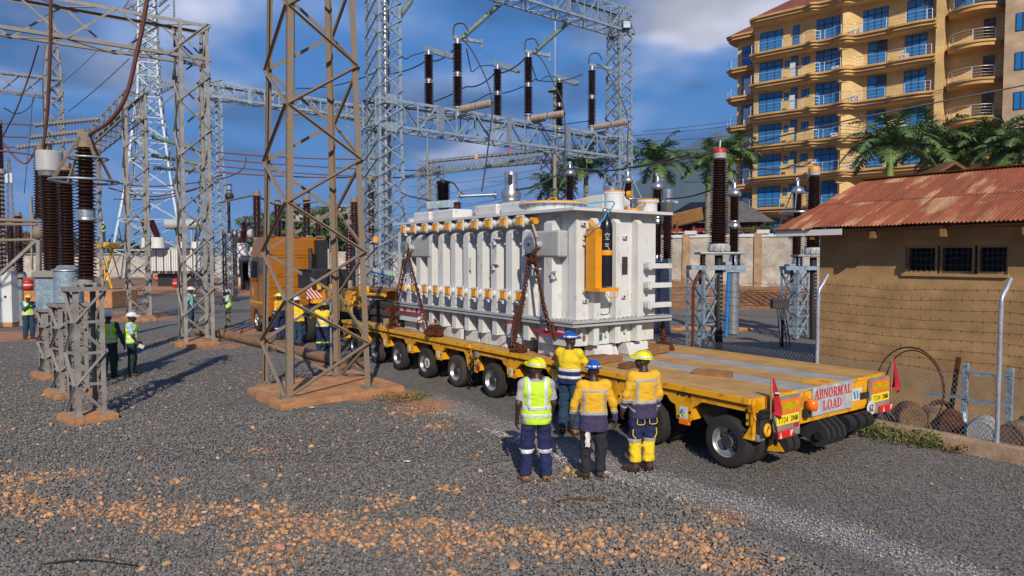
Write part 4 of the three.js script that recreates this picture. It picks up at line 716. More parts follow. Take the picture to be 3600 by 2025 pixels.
wire('lead dropping from the middle front post past the beige insulator', [[1872, 182, 44.7], [1905, 210, 44.4], [1945, 290, 44], [1978, 360, 43.5], [1986, 430, 43], [1985, 560, 41], [1978, 625, 39]], .04);
wire('lead dropping from the right front post past its beige insulator', [[2098, 226, 48.4], [2125, 240, 48], [2165, 310, 47.5], [2200, 390, 47], [2208, 440, 46.5], [2206, 520, 45], [2208, 590, 44]], .04);
wire('long wire from behind the big tower to the left rear post', [[1040, 310, 60], [1320, 255, 55], [1500, 213, 50], [1610, 158, 47]], .05, M.wire, .4);
wire('long wire running up to the second rear post', [[1400, 385, 55], [1640, 305, 50], [1740, 257, 47], [1850, 200, 45]], .05, M.wire, .3);
wire('long wire running up behind the middle posts', [[1500, 400, 58], [1720, 330, 52], [1880, 280, 50], [2050, 260, 49]], .04, M.wire, .3);
wire('low wire from the beam to the right', [[1960, 440, 60], [2075, 425, 50]], .035);
wire('heavy cable from the silver turret up and over the rear bushing', [[1815, 668, 17], [1880, 655, 19], [1950, 620, 22], [1990, 595, 24], [2030, 592, 24.5], [2120, 600, 24], [2240, 585, 22], [2420, 545, 20]], .028);
wire('upper cable rising to the right behind the red-capped bushing', [[2230, 590, 30], [2400, 560, 29], [2600, 515, 27], [2950, 430, 25], [3600, 300, 24]], .03, M.wire, 0);
wire('cable along the red-capped bushing top to the yellow-capped one', [[2340, 700, 27], [2430, 690, 25], [2525, 660, 23.5]], .03, M.wire, 0);
wire('cable from the yellow-capped bushing top going left', [[2530, 590, 24], [2680, 592, 25], [2790, 580, 26.5], [2850, 570, 27]], .03, M.wire, .1);
wire('black cable sagging left of the transformer top', [[1395, 668, 40], [1440, 690, 33], [1490, 700, 28], [1530, 715, 24]], .03);
[[2180, 480, 3600, 250, 70], [2180, 500, 3600, 330, 72], [2200, 535, 3600, 372, 70], [2210, 560, 3600, 405, 72], [2380, 600, 3600, 470, 60], [2400, 640, 3600, 500, 60], [2260, 462, 3600, 215, 74]].forEach(([a, b, c, d, D], i) => wire(['top', 'second', 'third', 'fourth', 'lower', 'lowest', 'highest slanting'][i] + ' of the thin line wires crossing in front of the hotel', [[a, b, D], [c, d, D * .8]], .028, M.wire, .8, 'line_wire', 'wire', 'line wires in front of the hotel'));
[[1440, 690, 1900, 612], [1440, 730, 1950, 660], [1440, 655, 2000, 570], [1300, 760, 1800, 690], [1700, 640, 2150, 560]].forEach(([a, b, c, d], i) => wire(['middle', 'lower', 'upper', 'lowest left', 'short right'][i] + ' faint line wire crossing the sky above the transformer', [[a, b, 90], [c, d, 75]], .022, M.wire, .5, 'line_wire', 'wire', 'faint wires above the transformer'));
// horizontal brown busbar wires left of the big tower
[[760, 535, 1320, 560], [760, 583, 1420, 625], [760, 605, 1300, 623], [770, 560, 1500, 600]].forEach(([a, b, c, d], i) => wire(['top', 'third', 'lowest', 'second'][i] + ' brown conductor strung level behind the big tower', [[a, b, 48], [c, d, 52]], .05, M.wireRed, .15, 'conductor', 'wire', 'brown conductors behind the big tower'));
wire('brown jumper loop hanging from the conductor', [[866, 552, 47], [862, 580, 47], [840, 605, 46], [800, 622, 45], [760, 632, 44]], .045, M.wireRed);
wire('dark conductor rising to the pale pylon arm', [[240, 392, 80], [455, 205, 80]], .05, M.wire, .2);
wire('second dark conductor rising to the pale pylon', [[170, 330, 80], [340, 180, 80]], .035, M.wire, .2);
for (const [a, b, n] of [[[122, 440, 42], [345, 418, 42], 20], [[105, 483, 42], [300, 460, 42], 18], [[60, 518, 42], [280, 490, 42], 18]]) discString((n > 19 ? 'upper' : a[1] < 500 ? 'middle' : 'lower') + ' brown disc string strung level left of the second gantry', a, b, n, .16, M.greySteel);
for (const [a, b, n] of [[[535, 480, 40], [720, 535, 40], 20], [[535, 545, 40], [720, 580, 40], 20], [[540, 590, 41], [700, 600, 41], 16]]) discString((a[1] < 500 ? 'upper' : n > 16 ? 'middle' : 'lower') + ' pale disc string strung between the second gantry and the left one', a, b, n, .15, M.glassDisc);
wire('brown conductor leaving the left edge toward the disc string', [[-20, 433, 42], [122, 440, 42]], .045, M.wireRed); wire('second brown conductor at the left edge', [[-20, 480, 42], [105, 483, 42]], .045, M.wireRed); wire('third brown conductor at the left edge', [[-20, 517, 42], [60, 518, 42]], .045, M.wireRed);
wire('rusty cable drooping across the left edge', [[10, 500, 30], [60, 560, 30], [90, 575, 30], [115, 545, 30], [125, 520, 30]], .04, M.wireRed); wire('rusty cable crossing down to the post insulators', [[0, 530, 30], [130, 548, 30], [260, 600, 32]], .04, M.wireRed); wire('thin rusty cable from the beam hanger down to the left', [[135, 160, 26], [105, 260, 27], [60, 380, 28], [10, 480, 30]], .03, M.wireRed); wire('thin cable swinging below the slim gantry', [[128, 330, 44], [105, 375, 40], [60, 400, 36], [15, 380, 32]], .03, M.wire); wire('thin vertical wire at the left edge', [[115, 340, 40], [108, 440, 40], [85, 680, 40]], .02, M.wire);
wire('brown conductor low behind the second gantry', [[250, 610, 50], [420, 645, 50], [520, 655, 50], [700, 640, 48], [780, 615, 46]], .05, M.wireRed); wire('second brown conductor low behind the second gantry', [[380, 660, 50], [500, 690, 50], [640, 675, 48], [760, 640, 46]], .05, M.wireRed); wire('third brown conductor low behind the second gantry', [[400, 700, 50], [560, 700, 50], [690, 665, 48]], .045, M.wireRed);
// ---------- current transformers and bushings at the left ----------
const CTR = Math.atan2(.75, .66);
const CF = (x, z) => new Frame(V3(x, 0, z), CTR);
function pedestal(o, c, h, y0, y1, m = M.greySteel) { const at4 = latticeTower(o, c, CTR, [[y0, h], [y1, h]], { lw: .085, bw: .055, m, ph: (y1 - y0) / 4, single: true, horiz: 1 }); const g = new G(); g.box(c.x, y1 + .03, c.z, h * 2 + .12, .08, h * 2 + .12, CTR); g.build('top_plate', m, o); for (const p of at4(y0)) { g.box(p.x, y0 + .02, p.z, .18, .03, .18, CTR); } g.build('base_plate', m, o); }
function pad(c, h, label) { const q = square(c, h, CTR, .1); return plinth(q, .12, label); }
{
  const c = V3(-8.42, 0, -13.42), o = thing('lightning_arrester', 'brown ribbed arrester with two grey grading rings on the nearest lattice pedestal', 'lightning arrester', 'switchgear at the left', WORLD, [c.x, .1, c.z]), g = new G(), X = (px, py) => { const a = at(px, py, 13.4); return a; };
  pedestal(o, c, .26, .12, 2.56); pad(c, .43, 'red-stained pad under the nearest lattice pedestal');
  const b = X(303, 1000), mid = X(303, 757), t = X(300, 520);
  g.cyl(b, b.clone().add(V3(0, .14, 0)), .17, .13, 14); for (const [dx, dz] of [[-.2, 0], [.2, .03], [.05, .2], [-.05, -.2]]) { g.lathe([[.03, 0], [.055, .02], [.03, .05], [.055, .07], [.03, .1]], [b.x + dx, b.y - .06, b.z + dz], YUP, 8); } g.build('base', M.greySteel, o);
  g.sheds(b.clone().add(V3(0, .12, 0)), mid.clone().add(V3(0, -.1, 0)), .125, .205, 17, 20); g.build('insulator', M.porcelain, o);
  g.cyl(mid.clone().add(V3(0, -.11, 0)), mid.clone().add(V3(0, .11, 0)), .16, .16, 16); g.lathe([[.18, 0], [.18, .05], [.16, .06]], mid.clone().add(V3(0, -.1, 0)), YUP, 16); g.build('flange', M.zinc, o);
  g.sheds(mid.clone().add(V3(0, .1, 0)), t, .12, .195, 17, 20); g.build('insulator', M.porcelain, o);
  g.cyl(t, t.clone().add(V3(0, .12, 0)), .15, .12, 14); g.rbox(t.x - .11, t.x + .11, t.y + .1, t.y + .3, t.z - .09, t.z + .09, .03); g.cyl(t.clone().add(V3(-.03, .25, 0)), t.clone().add(V3(-.03, .36, 0)), .05, .04, 8); g.build('cap', M.oldSteel, o);
  const r1 = X(297, 637), r2 = X(303, 557); g.torus([r1.x, r1.y, t.z], .58, .026, YUP, 36, 8); g.build('grading_ring', M.zinc, o); g.torus([r2.x + .03, r2.y, t.z], .345, .022, YUP, 30, 8); g.build('grading_ring', M.zinc, o);
  for (let i = 0; i < 4; i++) { const a = i * Math.PI / 2 + .5; g.bar([t.x + Math.cos(a) * .1, t.y + .2, t.z + Math.sin(a) * .1], [r1.x + Math.cos(a) * .56, r1.y + .02, t.z + Math.sin(a) * .56], .03, .05); g.build('ring_stay', M.oldSteel, o); }
  wire('thick rusty cable curving up from the nearest arrester out of the top of the picture', [[303, 482, 13.4], [330, 462, 13.3], [380, 430, 13.2], [425, 375, 13], [455, 300, 12.9], [478, 200, 12.8], [500, 100, 12.7], [520, -20, 12.6]], .04, M.wireRed, 0, 'cable', 'cable');
}
{
  const c = V3(-10.35, 0, -15.9), o = thing('current_transformer', 'brown insulator on a galvanised drum standing on the middle lattice pedestal', 'current transformer', 'switchgear at the left', WORLD, [c.x, .1, c.z]), g = new G(), X = py => 3.2 + (HOR - py) * 15.9 / F, bx = at(238, 900, 15.9), q = [bx.x, 0, bx.z];
  pedestal(o, c, .29, .12, X(1075)); pad(c, .46, 'red-stained pad under the middle lattice pedestal');
  g.cyl([q[0], X(1062), q[2]], [q[0], X(952), q[2]], .30, .30, 24); g.build('drum', M.zincBlue, o); g.lathe([[.33, 0], [.33, .04], [.26, .05], [.2, .13]], [q[0], X(952), q[2]], YUP, 24); g.build('drum_lid', M.zinc, o);
  g.sheds([q[0], X(938), q[2]], [q[0], X(602), q[2]], .125, .20, 32, 18); g.build('insulator', M.porcelain, o); g.cyl([q[0], X(602), q[2]], [q[0], X(592), q[2]], .14, .12, 14); g.rbox(q[0] - .1, q[0] + .12, X(592), X(575), q[2] - .06, q[2] + .06, .02); g.build('cap', M.oldSteel, o);
}
{
  const c = V3(-12.35, 0, -18.35), o = thing('current_transformer', 'stout brown insulator with a grey tank on top, farthest of the three at left', 'current transformer', 'switchgear at the left', WORLD, [c.x, .1, c.z]), g = new G(), D = 18.3, X = py => 3.2 + (HOR - py) * D / F, bx = at(184, 900, D), q = [bx.x, 0, bx.z];
  pedestal(o, c, .30, .12, X(1092)); pad(c, .48, 'red-stained pad under the farthest lattice pedestal at left');
  g.rbox(q[0] - .32, q[0] + .18, X(1090), X(975), q[2] - .2, q[2] + .25, .02); g.build('terminal_box', M.zincBlue, o); g.rbox(q[0] - .36, q[0] + .34, X(975), X(952), q[2] - .33, q[2] + .33, .03); g.build('flange', M.greySteel, o);
  g.sheds([q[0], X(950), q[2]], [q[0], X(622), q[2]], .19, .27, 34, 20); g.build('insulator', M.porcelain, o); g.cyl([q[0], X(622), q[2]], [q[0], X(605), q[2]], .25, .27, 20); g.build('collar', M.alu, o);
  g.lathe([[.3, 0], [.315, .05], [.315, .5], [.3, .53], [.001, .56]], [q[0], X(605), q[2]], YUP, 24); g.build('tank', M.whiteGrey, o); g.bar([q[0] + .25, X(590), q[2] + .1], [q[0] + .42, X(596), q[2] + .1], .06); g.build('terminal', M.oldSteel, o);
}
{ // disconnector and post insulators at the left edge
  const D = 22, o = thing('disconnector', 'rusty disconnector arms and slim insulator behind the stout one at left', 'disconnector', 'switchgear at the left', WORLD, [at(137, 780, D).x, 0, -D]), g = new G(), P = (x, y, d = D) => at(x, y, d);
  g.sheds(P(137, 768), P(137, 540), .1, .17, 24, 14); g.build('insulator', M.porcelain, o); g.rbox(P(137, 0).x - .15, P(137, 0).x + .22, P(0, 535).y, P(0, 505).y, -D - .12, -D + .12, .03); g.build('cap', M.oldSteel, o);
  g.cyl(P(-30, 772), P(150, 778), .06, .06, 8); g.build('arm', M.oldSteel, o); g.cyl(P(-30, 788), P(130, 790), .045, .045, 8); g.build('arm', M.oldSteel, o); g.cyl(P(-30, 846), P(150, 842), .05, .05, 8); g.build('arm', M.oldSteel, o); g.ball(P(137, 818), .2, 1, 1.2, 1); g.build('gear', M.oldSteel, o); g.bar(P(140, 835), P(0, 965), .1); g.build('stay', M.greySteel, o); g.bar(P(108, 740), P(125, 780), .07); g.bar(P(110, 690), P(113, 950), .05); g.build('post', M.greySteel, o);
  g.bar(P(137, 845), P(137, 1010), .12); g.bar(V3(P(137, 0).x, 0, -D), P(137, 1000), .12); g.build('post', M.greySteel, o);
  wire('thick brown cable rising from the slim insulator out of the top of the picture', [[150, 520, 21.8], [158, 470, 21.7], [166, 400, 21.5], [174, 250, 21], [178, 100, 20.6], [178, -30, 20.3]], .05, M.wireRed, 0, 'cable', 'cable');
  const post = (px, yt, yb, Dp, label, m = M.porcelain, rs = .2) => { const y = q => 3.2 + (HOR - q) * Dp / F, p = at(px, yb, Dp), oo = thing('post_insulator', label, 'insulator', 'post insulators at the left edge', WORLD, [p.x, 0, p.z]), gg = new G(); gg.sheds([p.x, y(yb), p.z], [p.x, y(yt), p.z], rs * .65, rs, 22, 12); gg.build('insulator', m, oo); gg.cyl([p.x, y(yt), p.z], [p.x, y(yt - 14), p.z], rs * .8, rs * .6, 10); gg.build('cap', M.oldSteel, oo); gg.cyl([p.x, 0, p.z], [p.x, y(yb), p.z], .12, .12, 8); gg.lathe([[rs * 1.3, 0], [rs * 1.3, .15], [rs, .25]], [p.x, y(yb) - .2, p.z], YUP, 12); gg.build('stand', M.greySteel, oo); };
  post(40, 795, 940, 34, 'left of the two brown post insulators by the grey cabinet'); post(70, 760, 960, 32, 'right of the two brown post insulators by the grey cabinet'); post(8, 620, 960, 38, 'brown post insulator cut by the left edge', M.porcelain, .26);
  post(2, 440, 600, 38, 'upper brown insulator at the left edge', M.porcelain, .2);
  const c = gp(20, 1150), cab = thing('control_cabinet', 'pale grey control cabinet at the left edge', 'cabinet', null, WORLD, [c.x, 0, c.z]), w = pxm(-c.z); g.rbox(c.x - 1.4, c.x + 24 * w, .2, .2 + 182 * w, c.z - .6, c.z, .02); const body = g.build('body', M.white, cab); g.cyl([c.x + 3 * w, .2 + 92 * w, c.z], [c.x + 3 * w, .2 + 92 * w, c.z + .04], .05, .05, 12); sub(g, 'lock', M.black, body); g.b2(c.x - 1.35, c.x + 22 * w, 0, .2, c.z - .55, c.z - .02); g.build('base', M.redConcrete, cab);
}
function oilDrum(px, py, D, label, m) { const p = at(px, py, D), o = thing('oil_drum', label, 'drum', 'red oil drums', WORLD, [p.x, 0, p.z]), g = new G(), k = Math.max(.3, p.y * 0 + .3), h = .9; const y0 = 0; g.lathe([[.001, 0], [k, 0], [k, .28], [k + .015, .3], [k, .32], [k, .58], [k + .015, .6], [k, .62], [k, h], [k - .03, h - .02], [.001, h - .02]], [p.x, y0, p.z], YUP, 18); g.build('body', m, o); g.cyl([p.x, y0 + .42, p.z], [p.x, y0 + .5, p.z], k + .004, k + .004, 18, true); g.build('label_band', M.whiteCloth, o); }
{ // the drum stands on a low platform beyond the cabinet
  const D = 44, p = at(98, 1020, D); const o = thing('oil_drum', 'red oil drum with a white band beyond the man in the yellow helmet', 'drum', 'red oil drums', WORLD, [p.x, p.y - .02, p.z]), g = new G(), k = .3; g.lathe([[.001, 0], [k, 0], [k, .22], [k + .012, .24], [k, .26], [k, .46], [k + .012, .48], [k, .5], [k, .7], [.001, .68]], [p.x, p.y, p.z], YUP, 18); g.build('body', M.red, o); g.cyl([p.x, p.y + .30, p.z], [p.x, p.y + .40, p.z], k + .006, k + .006, 18, true); g.build('label_band', M.whiteCloth, o);
  const s = new G(); s.rbox(p.x - 1.2, p.x + 6, 0, p.y - .025, p.z - 2, p.z + 1, .05); solo(s, 'platform', M.redConcrete, 'low earth-stained platform under the red oil drum', 'platform', null, WORLD, [p.x, 0, p.z]);
  oilDrum(617, 1005, 74, 'red drum behind the brown gantry tower left of the truck', M.red); oilDrum(552, 985, 92, 'dark red drum at the far transformer', M.red);
}
// ---------- transformers in the yard behind ----------
function farTransformer(px0, px1, yTop, yBot, D, label, cons, bush) {
  const a = at(px0, yBot, D), b = at(px1, yTop, D), y = q => 3.2 + (HOR - q) * D / F, cx = (a.x + b.x) / 2, o = thing('power_transformer', label, 'transformer', 'older transformers in the yard behind', WORLD, [cx, 0, -D]), g = new G();
  g.rbox(a.x, b.x, Math.max(.9, y(yBot)), y(yTop), -D - 3.2, -D, .05); g.build('tank', M.whiteGrey, o);
  const n = Math.round((px1 - px0) / 24); for (let i = 0; i < n; i++) { const x0 = lerp(a.x, b.x, i / n) + .06, x1 = lerp(a.x, b.x, (i + 1) / n) - .06; for (let k = 0; k < 3; k++) g.rbox(lerp(x0, x1, k / 3) + .015, lerp(x0, x1, (k + 1) / 3) - .015, y(yBot) + .3, y(yTop) - .3, -D + .02, -D + .65, .03, 1); g.build('radiator', M.white, o); }
  g.b2(a.x + .3, b.x - .3, 0, y(yBot), -D - 2.6, -D - .6); g.build('skid', M.black, o);
  if (cons) { const [c0, c1, ct, cb] = cons; g.cyl(at(c0, (ct + cb) / 2, D - 1), at(c1, (ct + cb) / 2, D - 1), pxm(D) * (cb - ct) / 2, pxm(D) * (cb - ct) / 2, 20); const t = g.build('conservator', M.whiteGrey, o); const m = at((c0 + c1) / 2, cb, D - 1); g.bar([m.x - .8, y(yTop) - .1, m.z], [m.x - .8, m.y + .1, m.z], .15); g.bar([m.x + .8, y(yTop) - .1, m.z], [m.x + .8, m.y + .1, m.z], .15); g.build('support', M.whiteGrey, o); }
  for (const [x0, y0, x1, y1, r, m] of bush) { const p = at(x0, y0, D - 1.5), q = at(x1, y1, D - 1.5); g.cyl(V3(p.x, y(yTop) - .1, p.z), p, r * 1.9, r * 1.7, 14); g.build('turret', M.white, o); g.sheds(p, q, r * .7, r, 18, 12); g.build('bushing', m, o); }
}
farTransformer(535, 712, 870, 962, 76, 'older pale transformer with a long conservator behind the left gantry', [586, 712, 770, 806], [[520, 835, 505, 770, .38, M.porcelainRed], [555, 835, 530, 775, .38, M.porcelainRed], [640, 850, 620, 800, .3, M.porcelain], [690, 850, 700, 790, .3, M.porcelain]]);
farTransformer(826, 905, 895, 975, 68, 'older pale transformer with a leaning red bushing beside the truck cab', [782, 890, 806, 838], [[850, 855, 862, 780, .32, M.porcelainRed], [895, 870, 905, 830, .25, M.porcelain]]);
{ // posts and brown bushings behind the truck
  const P = (name, label, px, yb, yt, D, m, rs, stand) => { const y = q => 3.2 + (HOR - q) * D / F, p = at(px, yb, D), o = thing(name, label, 'insulator', 'insulators behind the truck', WORLD, [p.x, 0, p.z]), g = new G(); g.sheds([p.x, y(yb), p.z], [p.x, y(yt), p.z], rs * .72, rs, 18, 12); g.build('insulator', m, o); g.cyl([p.x, y(yt), p.z], [p.x, y(yt) + .35, p.z], rs * .9, rs * .6, 10); g.build('cap', M.oldSteel, o); if (stand === 'lattice') latticeTower(o, V3(p.x, 0, p.z), GR, [[0, .4], [y(yb), .4]], { lw: .09, bw: .05, m: M.darkSteel, ph: .7, style: 'X' }); else { g.cyl([p.x, 0, p.z], [p.x, y(yb), p.z], rs * .8, rs * .8, 10); g.build('stand', M.greySteel, o); } return p; };
  P('post_insulator', 'black slim post insulator with a silver head left of the truck cab', 806, 820, 712, 50, M.porcelainBlack, .13, 'lattice');
  { const p = at(806, 690, 50), g = new G(), o = thing('bus_support', 'silver ball head and tube on the black post left of the truck', 'fitting', null, WORLD, p.toArray()); g.ball([p.x, p.y, p.z], .32); g.build('ball', M.darkSteel, o); g.cyl([p.x, p.y + .2, p.z], [p.x, p.y + .9, p.z], .2, .2, 12); g.build('head', M.zincBlue, o); g.cyl(at(770, 712, 50), at(905, 683, 46), .07, .07, 8); g.build('tube', M.oldSteel, o); }
  P('bushing', 'fat brown bushing above the front of the truck cab', 905, 835, 690, 46, M.porcelain, .30);
  P('bushing', 'brown bushing behind the cab roof, left of the front tower leg', 978, 850, 720, 52, M.porcelain, .32); P('bushing', 'brown bushing right of the front tower leg above the cab', 1080, 850, 705, 52, M.porcelain, .34);
  P('bushing', 'brown bushing behind the right side of the big tower', 1247, 860, 712, 50, M.porcelain, .32); P('bushing', 'slim brown bushing against the wall behind the tower', 1120, 870, 770, 58, M.porcelain, .28);
  P('bushing', 'brown bushing half hidden behind the blue column, lower', 1228, 985, 790, 48, M.porcelain, .3); P('bushing', 'brown bushing just left of the blue column', 1306, 860, 640, 44, M.porcelain, .26);
  wire('brown busbar tube above the truck cab', [[905, 690, 46], [985, 720, 50], [1120, 708, 52]], .07, M.oldSteel, 0, 'busbar', 'busbar'); wire('second brown busbar tube above the truck', [[960, 770, 52], [1070, 778, 52], [1240, 745, 51]], .07, M.oldSteel, 0, 'busbar', 'busbar');
  const g = new G(), c = at(1340, 988, 44); g.rbox(c.x - .8, c.x + .6, c.y - .5, c.y + 1.1, c.z - .5, c.z, .04); const o = thing('control_cabinet', 'white control cabinet with a dark window at the foot of the blue column', 'cabinet', null, WORLD, [c.x, 0, c.z]); const b = g.build('body', M.white, o); g.b2(c.x - .2, c.x + .25, c.y - .2, c.y + .3, c.z, c.z + .02); sub(g, 'window', M.black, b); g.b2(c.x - .8, c.x + .6, 0, c.y - .51, c.z - .45, c.z - .05); g.build('base', M.concrete, o);
  // yellow sign plate on the blue column
  const yp = at(1320, 842, 36.6), s = new G(); s.rbox(yp.x - .13, yp.x + .13, yp.y - .15, yp.y + .15, yp.z, yp.z + .015, .006); solo(s, 'warning_plate', M.amber, 'small yellow plate on the blue gantry column', 'sign', null, WORLD, yp.toArray());
}
// ---------- bushings and posts at the right ----------
function rightBushing(px, yb, yt, D, label, capM, pedX0, pedX1, pedY0) {
  const y = q => 3.2 + (HOR - q) * D / F, p = at(px, yb, D), o = thing('cable_bushing', label, 'bushing', 'tall bushings at the right', WORLD, [p.x, 0, p.z]), g = new G(), H = y(yt) - y(yb);
  const a = at((pedX0 + pedX1) / 2, pedY0, D), hw = (pedX1 - pedX0) * pxm(D) / 2 / 1.35; const top = y(pedY0);
  latticeTower(o, V3(a.x, 0, a.z), GR, [[.05, hw * .8], [top - .1, hw * .8]], { lw: .09, bw: .06, m: M.zincBlue, ph: top / 3.2, style: 'X', single: true, horiz: 1 });
  g.b2(Math.min(a.x - hw, p.x - .5), Math.max(a.x + hw, p.x + .75), top - .1, top + .05, p.z - .35, p.z + .35); g.build('top_frame', M.zincBlue, o);
  for (const [dx, dz] of [[-.55, .25], [.62, .25], [-.5, -.25], [.6, -.25]]) { g.sheds([p.x + dx, top + .05, p.z + dz], [p.x + dx, top + .42, p.z + dz], .04, .07, 6, 8); } g.build('stand_off', M.porcelain, o); g.rbox(p.x - .72, p.x + .8, top + .42, top + .5, p.z - .4, p.z + .4, .02); g.build('mounting_plate', M.zinc, o);
  const b = top + .5; g.lathe([[.28, 0], [.36, .05], [.36, .22], [.30, .3], [.24, .3]], [p.x, b, p.z], YUP, 24); for (let i = 0; i < 12; i++) { const t = i / 12 * 6.283; g.box(p.x + Math.cos(t) * .36, b + .13, p.z + Math.sin(t) * .36, .06, .2, .06, -t); } g.build('flange', M.whiteGrey, o);
  const s0 = b + .3, n = 34, pts = [[.2, 0]]; for (let i = 0; i < n; i++) { const t = i / n, rc = lerp(.23, .185, t), yy = t * H, s = H / n, rs = rc + (i % 2 ? .085 : .105) * lerp(1.25, .8, t); pts.push([rc, yy + s * .1], [rs, yy + s * .22], [rs * .98, yy + s * .38], [rc, yy + s * .75]); } pts.push([.18, H], [.001, H]); g.lathe(pts, [p.x, s0, p.z], YUP, 24); g.build('insulator', M.porcelain, o);
  g.cyl([p.x, s0 + H, p.z], [p.x, s0 + H + .17, p.z], .21, .22, 20); g.build('collar', M.whiteGrey, o); g.lathe([[.22, 0], [.22, .12], [.16, .18], [.001, .2]], [p.x, s0 + H + .17, p.z], YUP, 20); g.build('cap', capM, o, ''); g.cyl([p.x, s0 + H + .35, p.z], [p.x + .02, s0 + H + .62, p.z], .045, .03, 8); g.build('terminal', M.alu, o);
  // cable tail going down beside the pedestal
  g.tube([[p.x, top + .4, p.z + .05], [p.x + .02, top - .6, p.z + .06], [p.x, 1.2, p.z + .1], [p.x + .03, 0, p.z + .12]], .14, 8, 20); g.build('cable', M.black, o); for (let k = 0; k < 18; k++) g.box(p.x + .06, .2 + k * .14, p.z + .2, .1, .05, .04); g.build('cable_clips', M.alu, o).userData.kind = 'stuff';
  return p;
}
rightBushing(2525, 900, 605, 23.3, 'tall brown bushing with a red cap right of the transformer', M.red, 2405, 2532, 938);
rightBushing(2857, 905, 655, 27, 'tall brown bushing with a yellow cap behind the hut eave', M.amber, 2738, 2850, 940);
function slimArrester(px, D, yTop, yMid, yBase, label, ring, stack) {
  const y = q => 3.2 + (HOR - q) * D / F, p = at(px, 900, D), o = thing('surge_arrester', label, 'surge arrester', 'slim arresters at the right', WORLD, [p.x, 0, p.z]), g = new G(), q = (r, y0, y1, m, n, r2 = r) => { g.cyl([p.x, y0, p.z], [p.x, y1, p.z], r, r2, 16); g.build(n, m, o); };
  q(.24, .02, y(yBase) - .75, M.zinc, 'column'); g.rbox(p.x - .42, p.x + .42, y(yBase) - .74, y(yBase) - .3, p.z - .3, p.z + .3, .02); g.build('terminal_box', M.zincBlue, o); q(.2, y(yBase) - .29, y(yBase), M.alu, 'base', .15);
  g.sheds([p.x, y(yBase), p.z], [p.x, y(yMid) - .18, p.z], .16, .255, 16, 16); g.build('insulator', M.porcelain, o); g.lathe([[.19, 0], [.26, .06], [.26, .14], [.2, .2], [.24, .27], [.24, .33], [.18, .36]], [p.x, y(yMid) - .18, p.z], YUP, 18); g.build('coupling', M.alu, o);
  g.sheds([p.x, y(yMid) + .18, p.z], [p.x, y(yTop) - .3, p.z], .15, .24, 15, 16); g.build('insulator', M.porcelain, o); g.lathe([[.2, 0], [.27, .05], [.27, .18], [.2, .24], [.2, .3], [.07, .34], [.06, .62]], [p.x, y(yTop) - .3, p.z], YUP, 18); g.build('head', M.alu, o); g.torus([p.x, y(yTop) + .32, p.z], .07, .02, V3(0, 0, 1), 12, 6); g.build('eye', M.alu, o);
  if (ring) { g.torus([p.x, y(yTop) - 1.1, p.z], .72, .045, YUP, 32, 8); g.build('grading_ring', M.alu, o); for (let i = 0; i < 3; i++) { const a = i * 2.1; g.bar([p.x + Math.cos(a) * .2, y(yTop), p.z + Math.sin(a) * .2], [p.x + Math.cos(a) * .7, y(yTop) - 1.08, p.z + Math.sin(a) * .7], .05, .03); } g.build('ring_stay', M.alu, o); }
}
slimArrester(2579, 28.5, 668, 790, 895, 'slim two-part arrester on a zinc column right of the red-capped bushing');
slimArrester(2309, 29.5, 645, 775, 895, 'slim two-part arrester standing just behind the right end of the transformer');
slimArrester(2800, 30, 660, 785, 905, 'slim arrester with a flat grading ring half hidden by the hut roof', true);
slimArrester(2205, 33, 625, 740, 880, 'slim arrester with a grading ring rising behind the transformer', true);
slimArrester(2003, 34, 600, 720, 880, 'slim brown arrester with silver head behind the transformer turret');
{ const D = 29, y = q => 3.2 + (HOR - q) * D / F, p = at(2345, 900, D), o = thing('voltage_transformer', 'brown insulator with a tall silver cylinder on top at the right end of the transformer', 'voltage transformer', null, WORLD, [p.x, 0, p.z]), g = new G();
  g.cyl([p.x, 0, p.z], [p.x, y(910), p.z], .2, .2, 14); g.build('column', M.zinc, o); g.sheds([p.x, y(910), p.z], [p.x, y(750), p.z], .15, .25, 20, 16); g.build('insulator', M.porcelain, o); g.cyl([p.x, y(750), p.z], [p.x, y(712), p.z], .2, .32, 16); g.cyl([p.x, y(712), p.z], [p.x, y(668), p.z], .23, .23, 16); g.build('head', M.alu, o); g.b2(p.x - .26, p.x + .42, y(716), y(708), p.z - .12, p.z + .12); g.build('terminal', M.zinc, o); }
{ // blue pipe, control box, small things behind the fence
  const D = 27.5, g = new G(), a = at(2552, 1175, D), b = at(2562, 960, D); g.cyl(V3(a.x, .02, a.z), b, .075, .075, 12); solo(g, 'blue_pipe', mat([.02, .22, .62], .35, 0, rep(tPaint, 1)), 'bright blue pipe standing beside the zinc arrester column', 'pipe', null, WORLD, [a.x, 0, a.z]);
  const c = at(2742, 1067, 24.5), o = thing('junction_box', 'dark grey junction box on a post behind the fence', 'junction box', null, WORLD, [c.x, 0, c.z]); g.rbox(c.x - .3, c.x + .3, c.y - .18, c.y + .18, c.z - .15, c.z + .1, .02); g.build('box', M.darkSteel, o); g.bar([c.x + .1, 0, c.z], [c.x + .1, c.y - .18, c.z], .09); g.build('post', M.darkSteel, o); for (let i = 0; i < 4; i++) g.tube([[c.x - .1 + i * .08, c.y - .18, c.z], [c.x - .05 + i * .1, .8, c.z + .05], [c.x + i * .12, 0, c.z + .1]], .02, 5, 12); g.build('cables', M.black, o);
  const q = new G(); for (const [x, w] of [[2340, 60], [2450, 90], [2600, 40]]) { const p = gp(x, 1150 + (x % 7), .1); q.rbox(p.x - w * .012, p.x + w * .012, -.02, .12, p.z - .3, p.z + .3, .02); solo(q, 'cable_trench_cover', M.redConcrete, (x < 2400 ? 'left' : x < 2500 ? 'longest, middle' : 'short right') + ' earth-stained kerb strip in the gravel behind the transformer', 'kerb', 'kerb strips behind the transformer', WORLD, [p.x, 0, p.z]); }
}
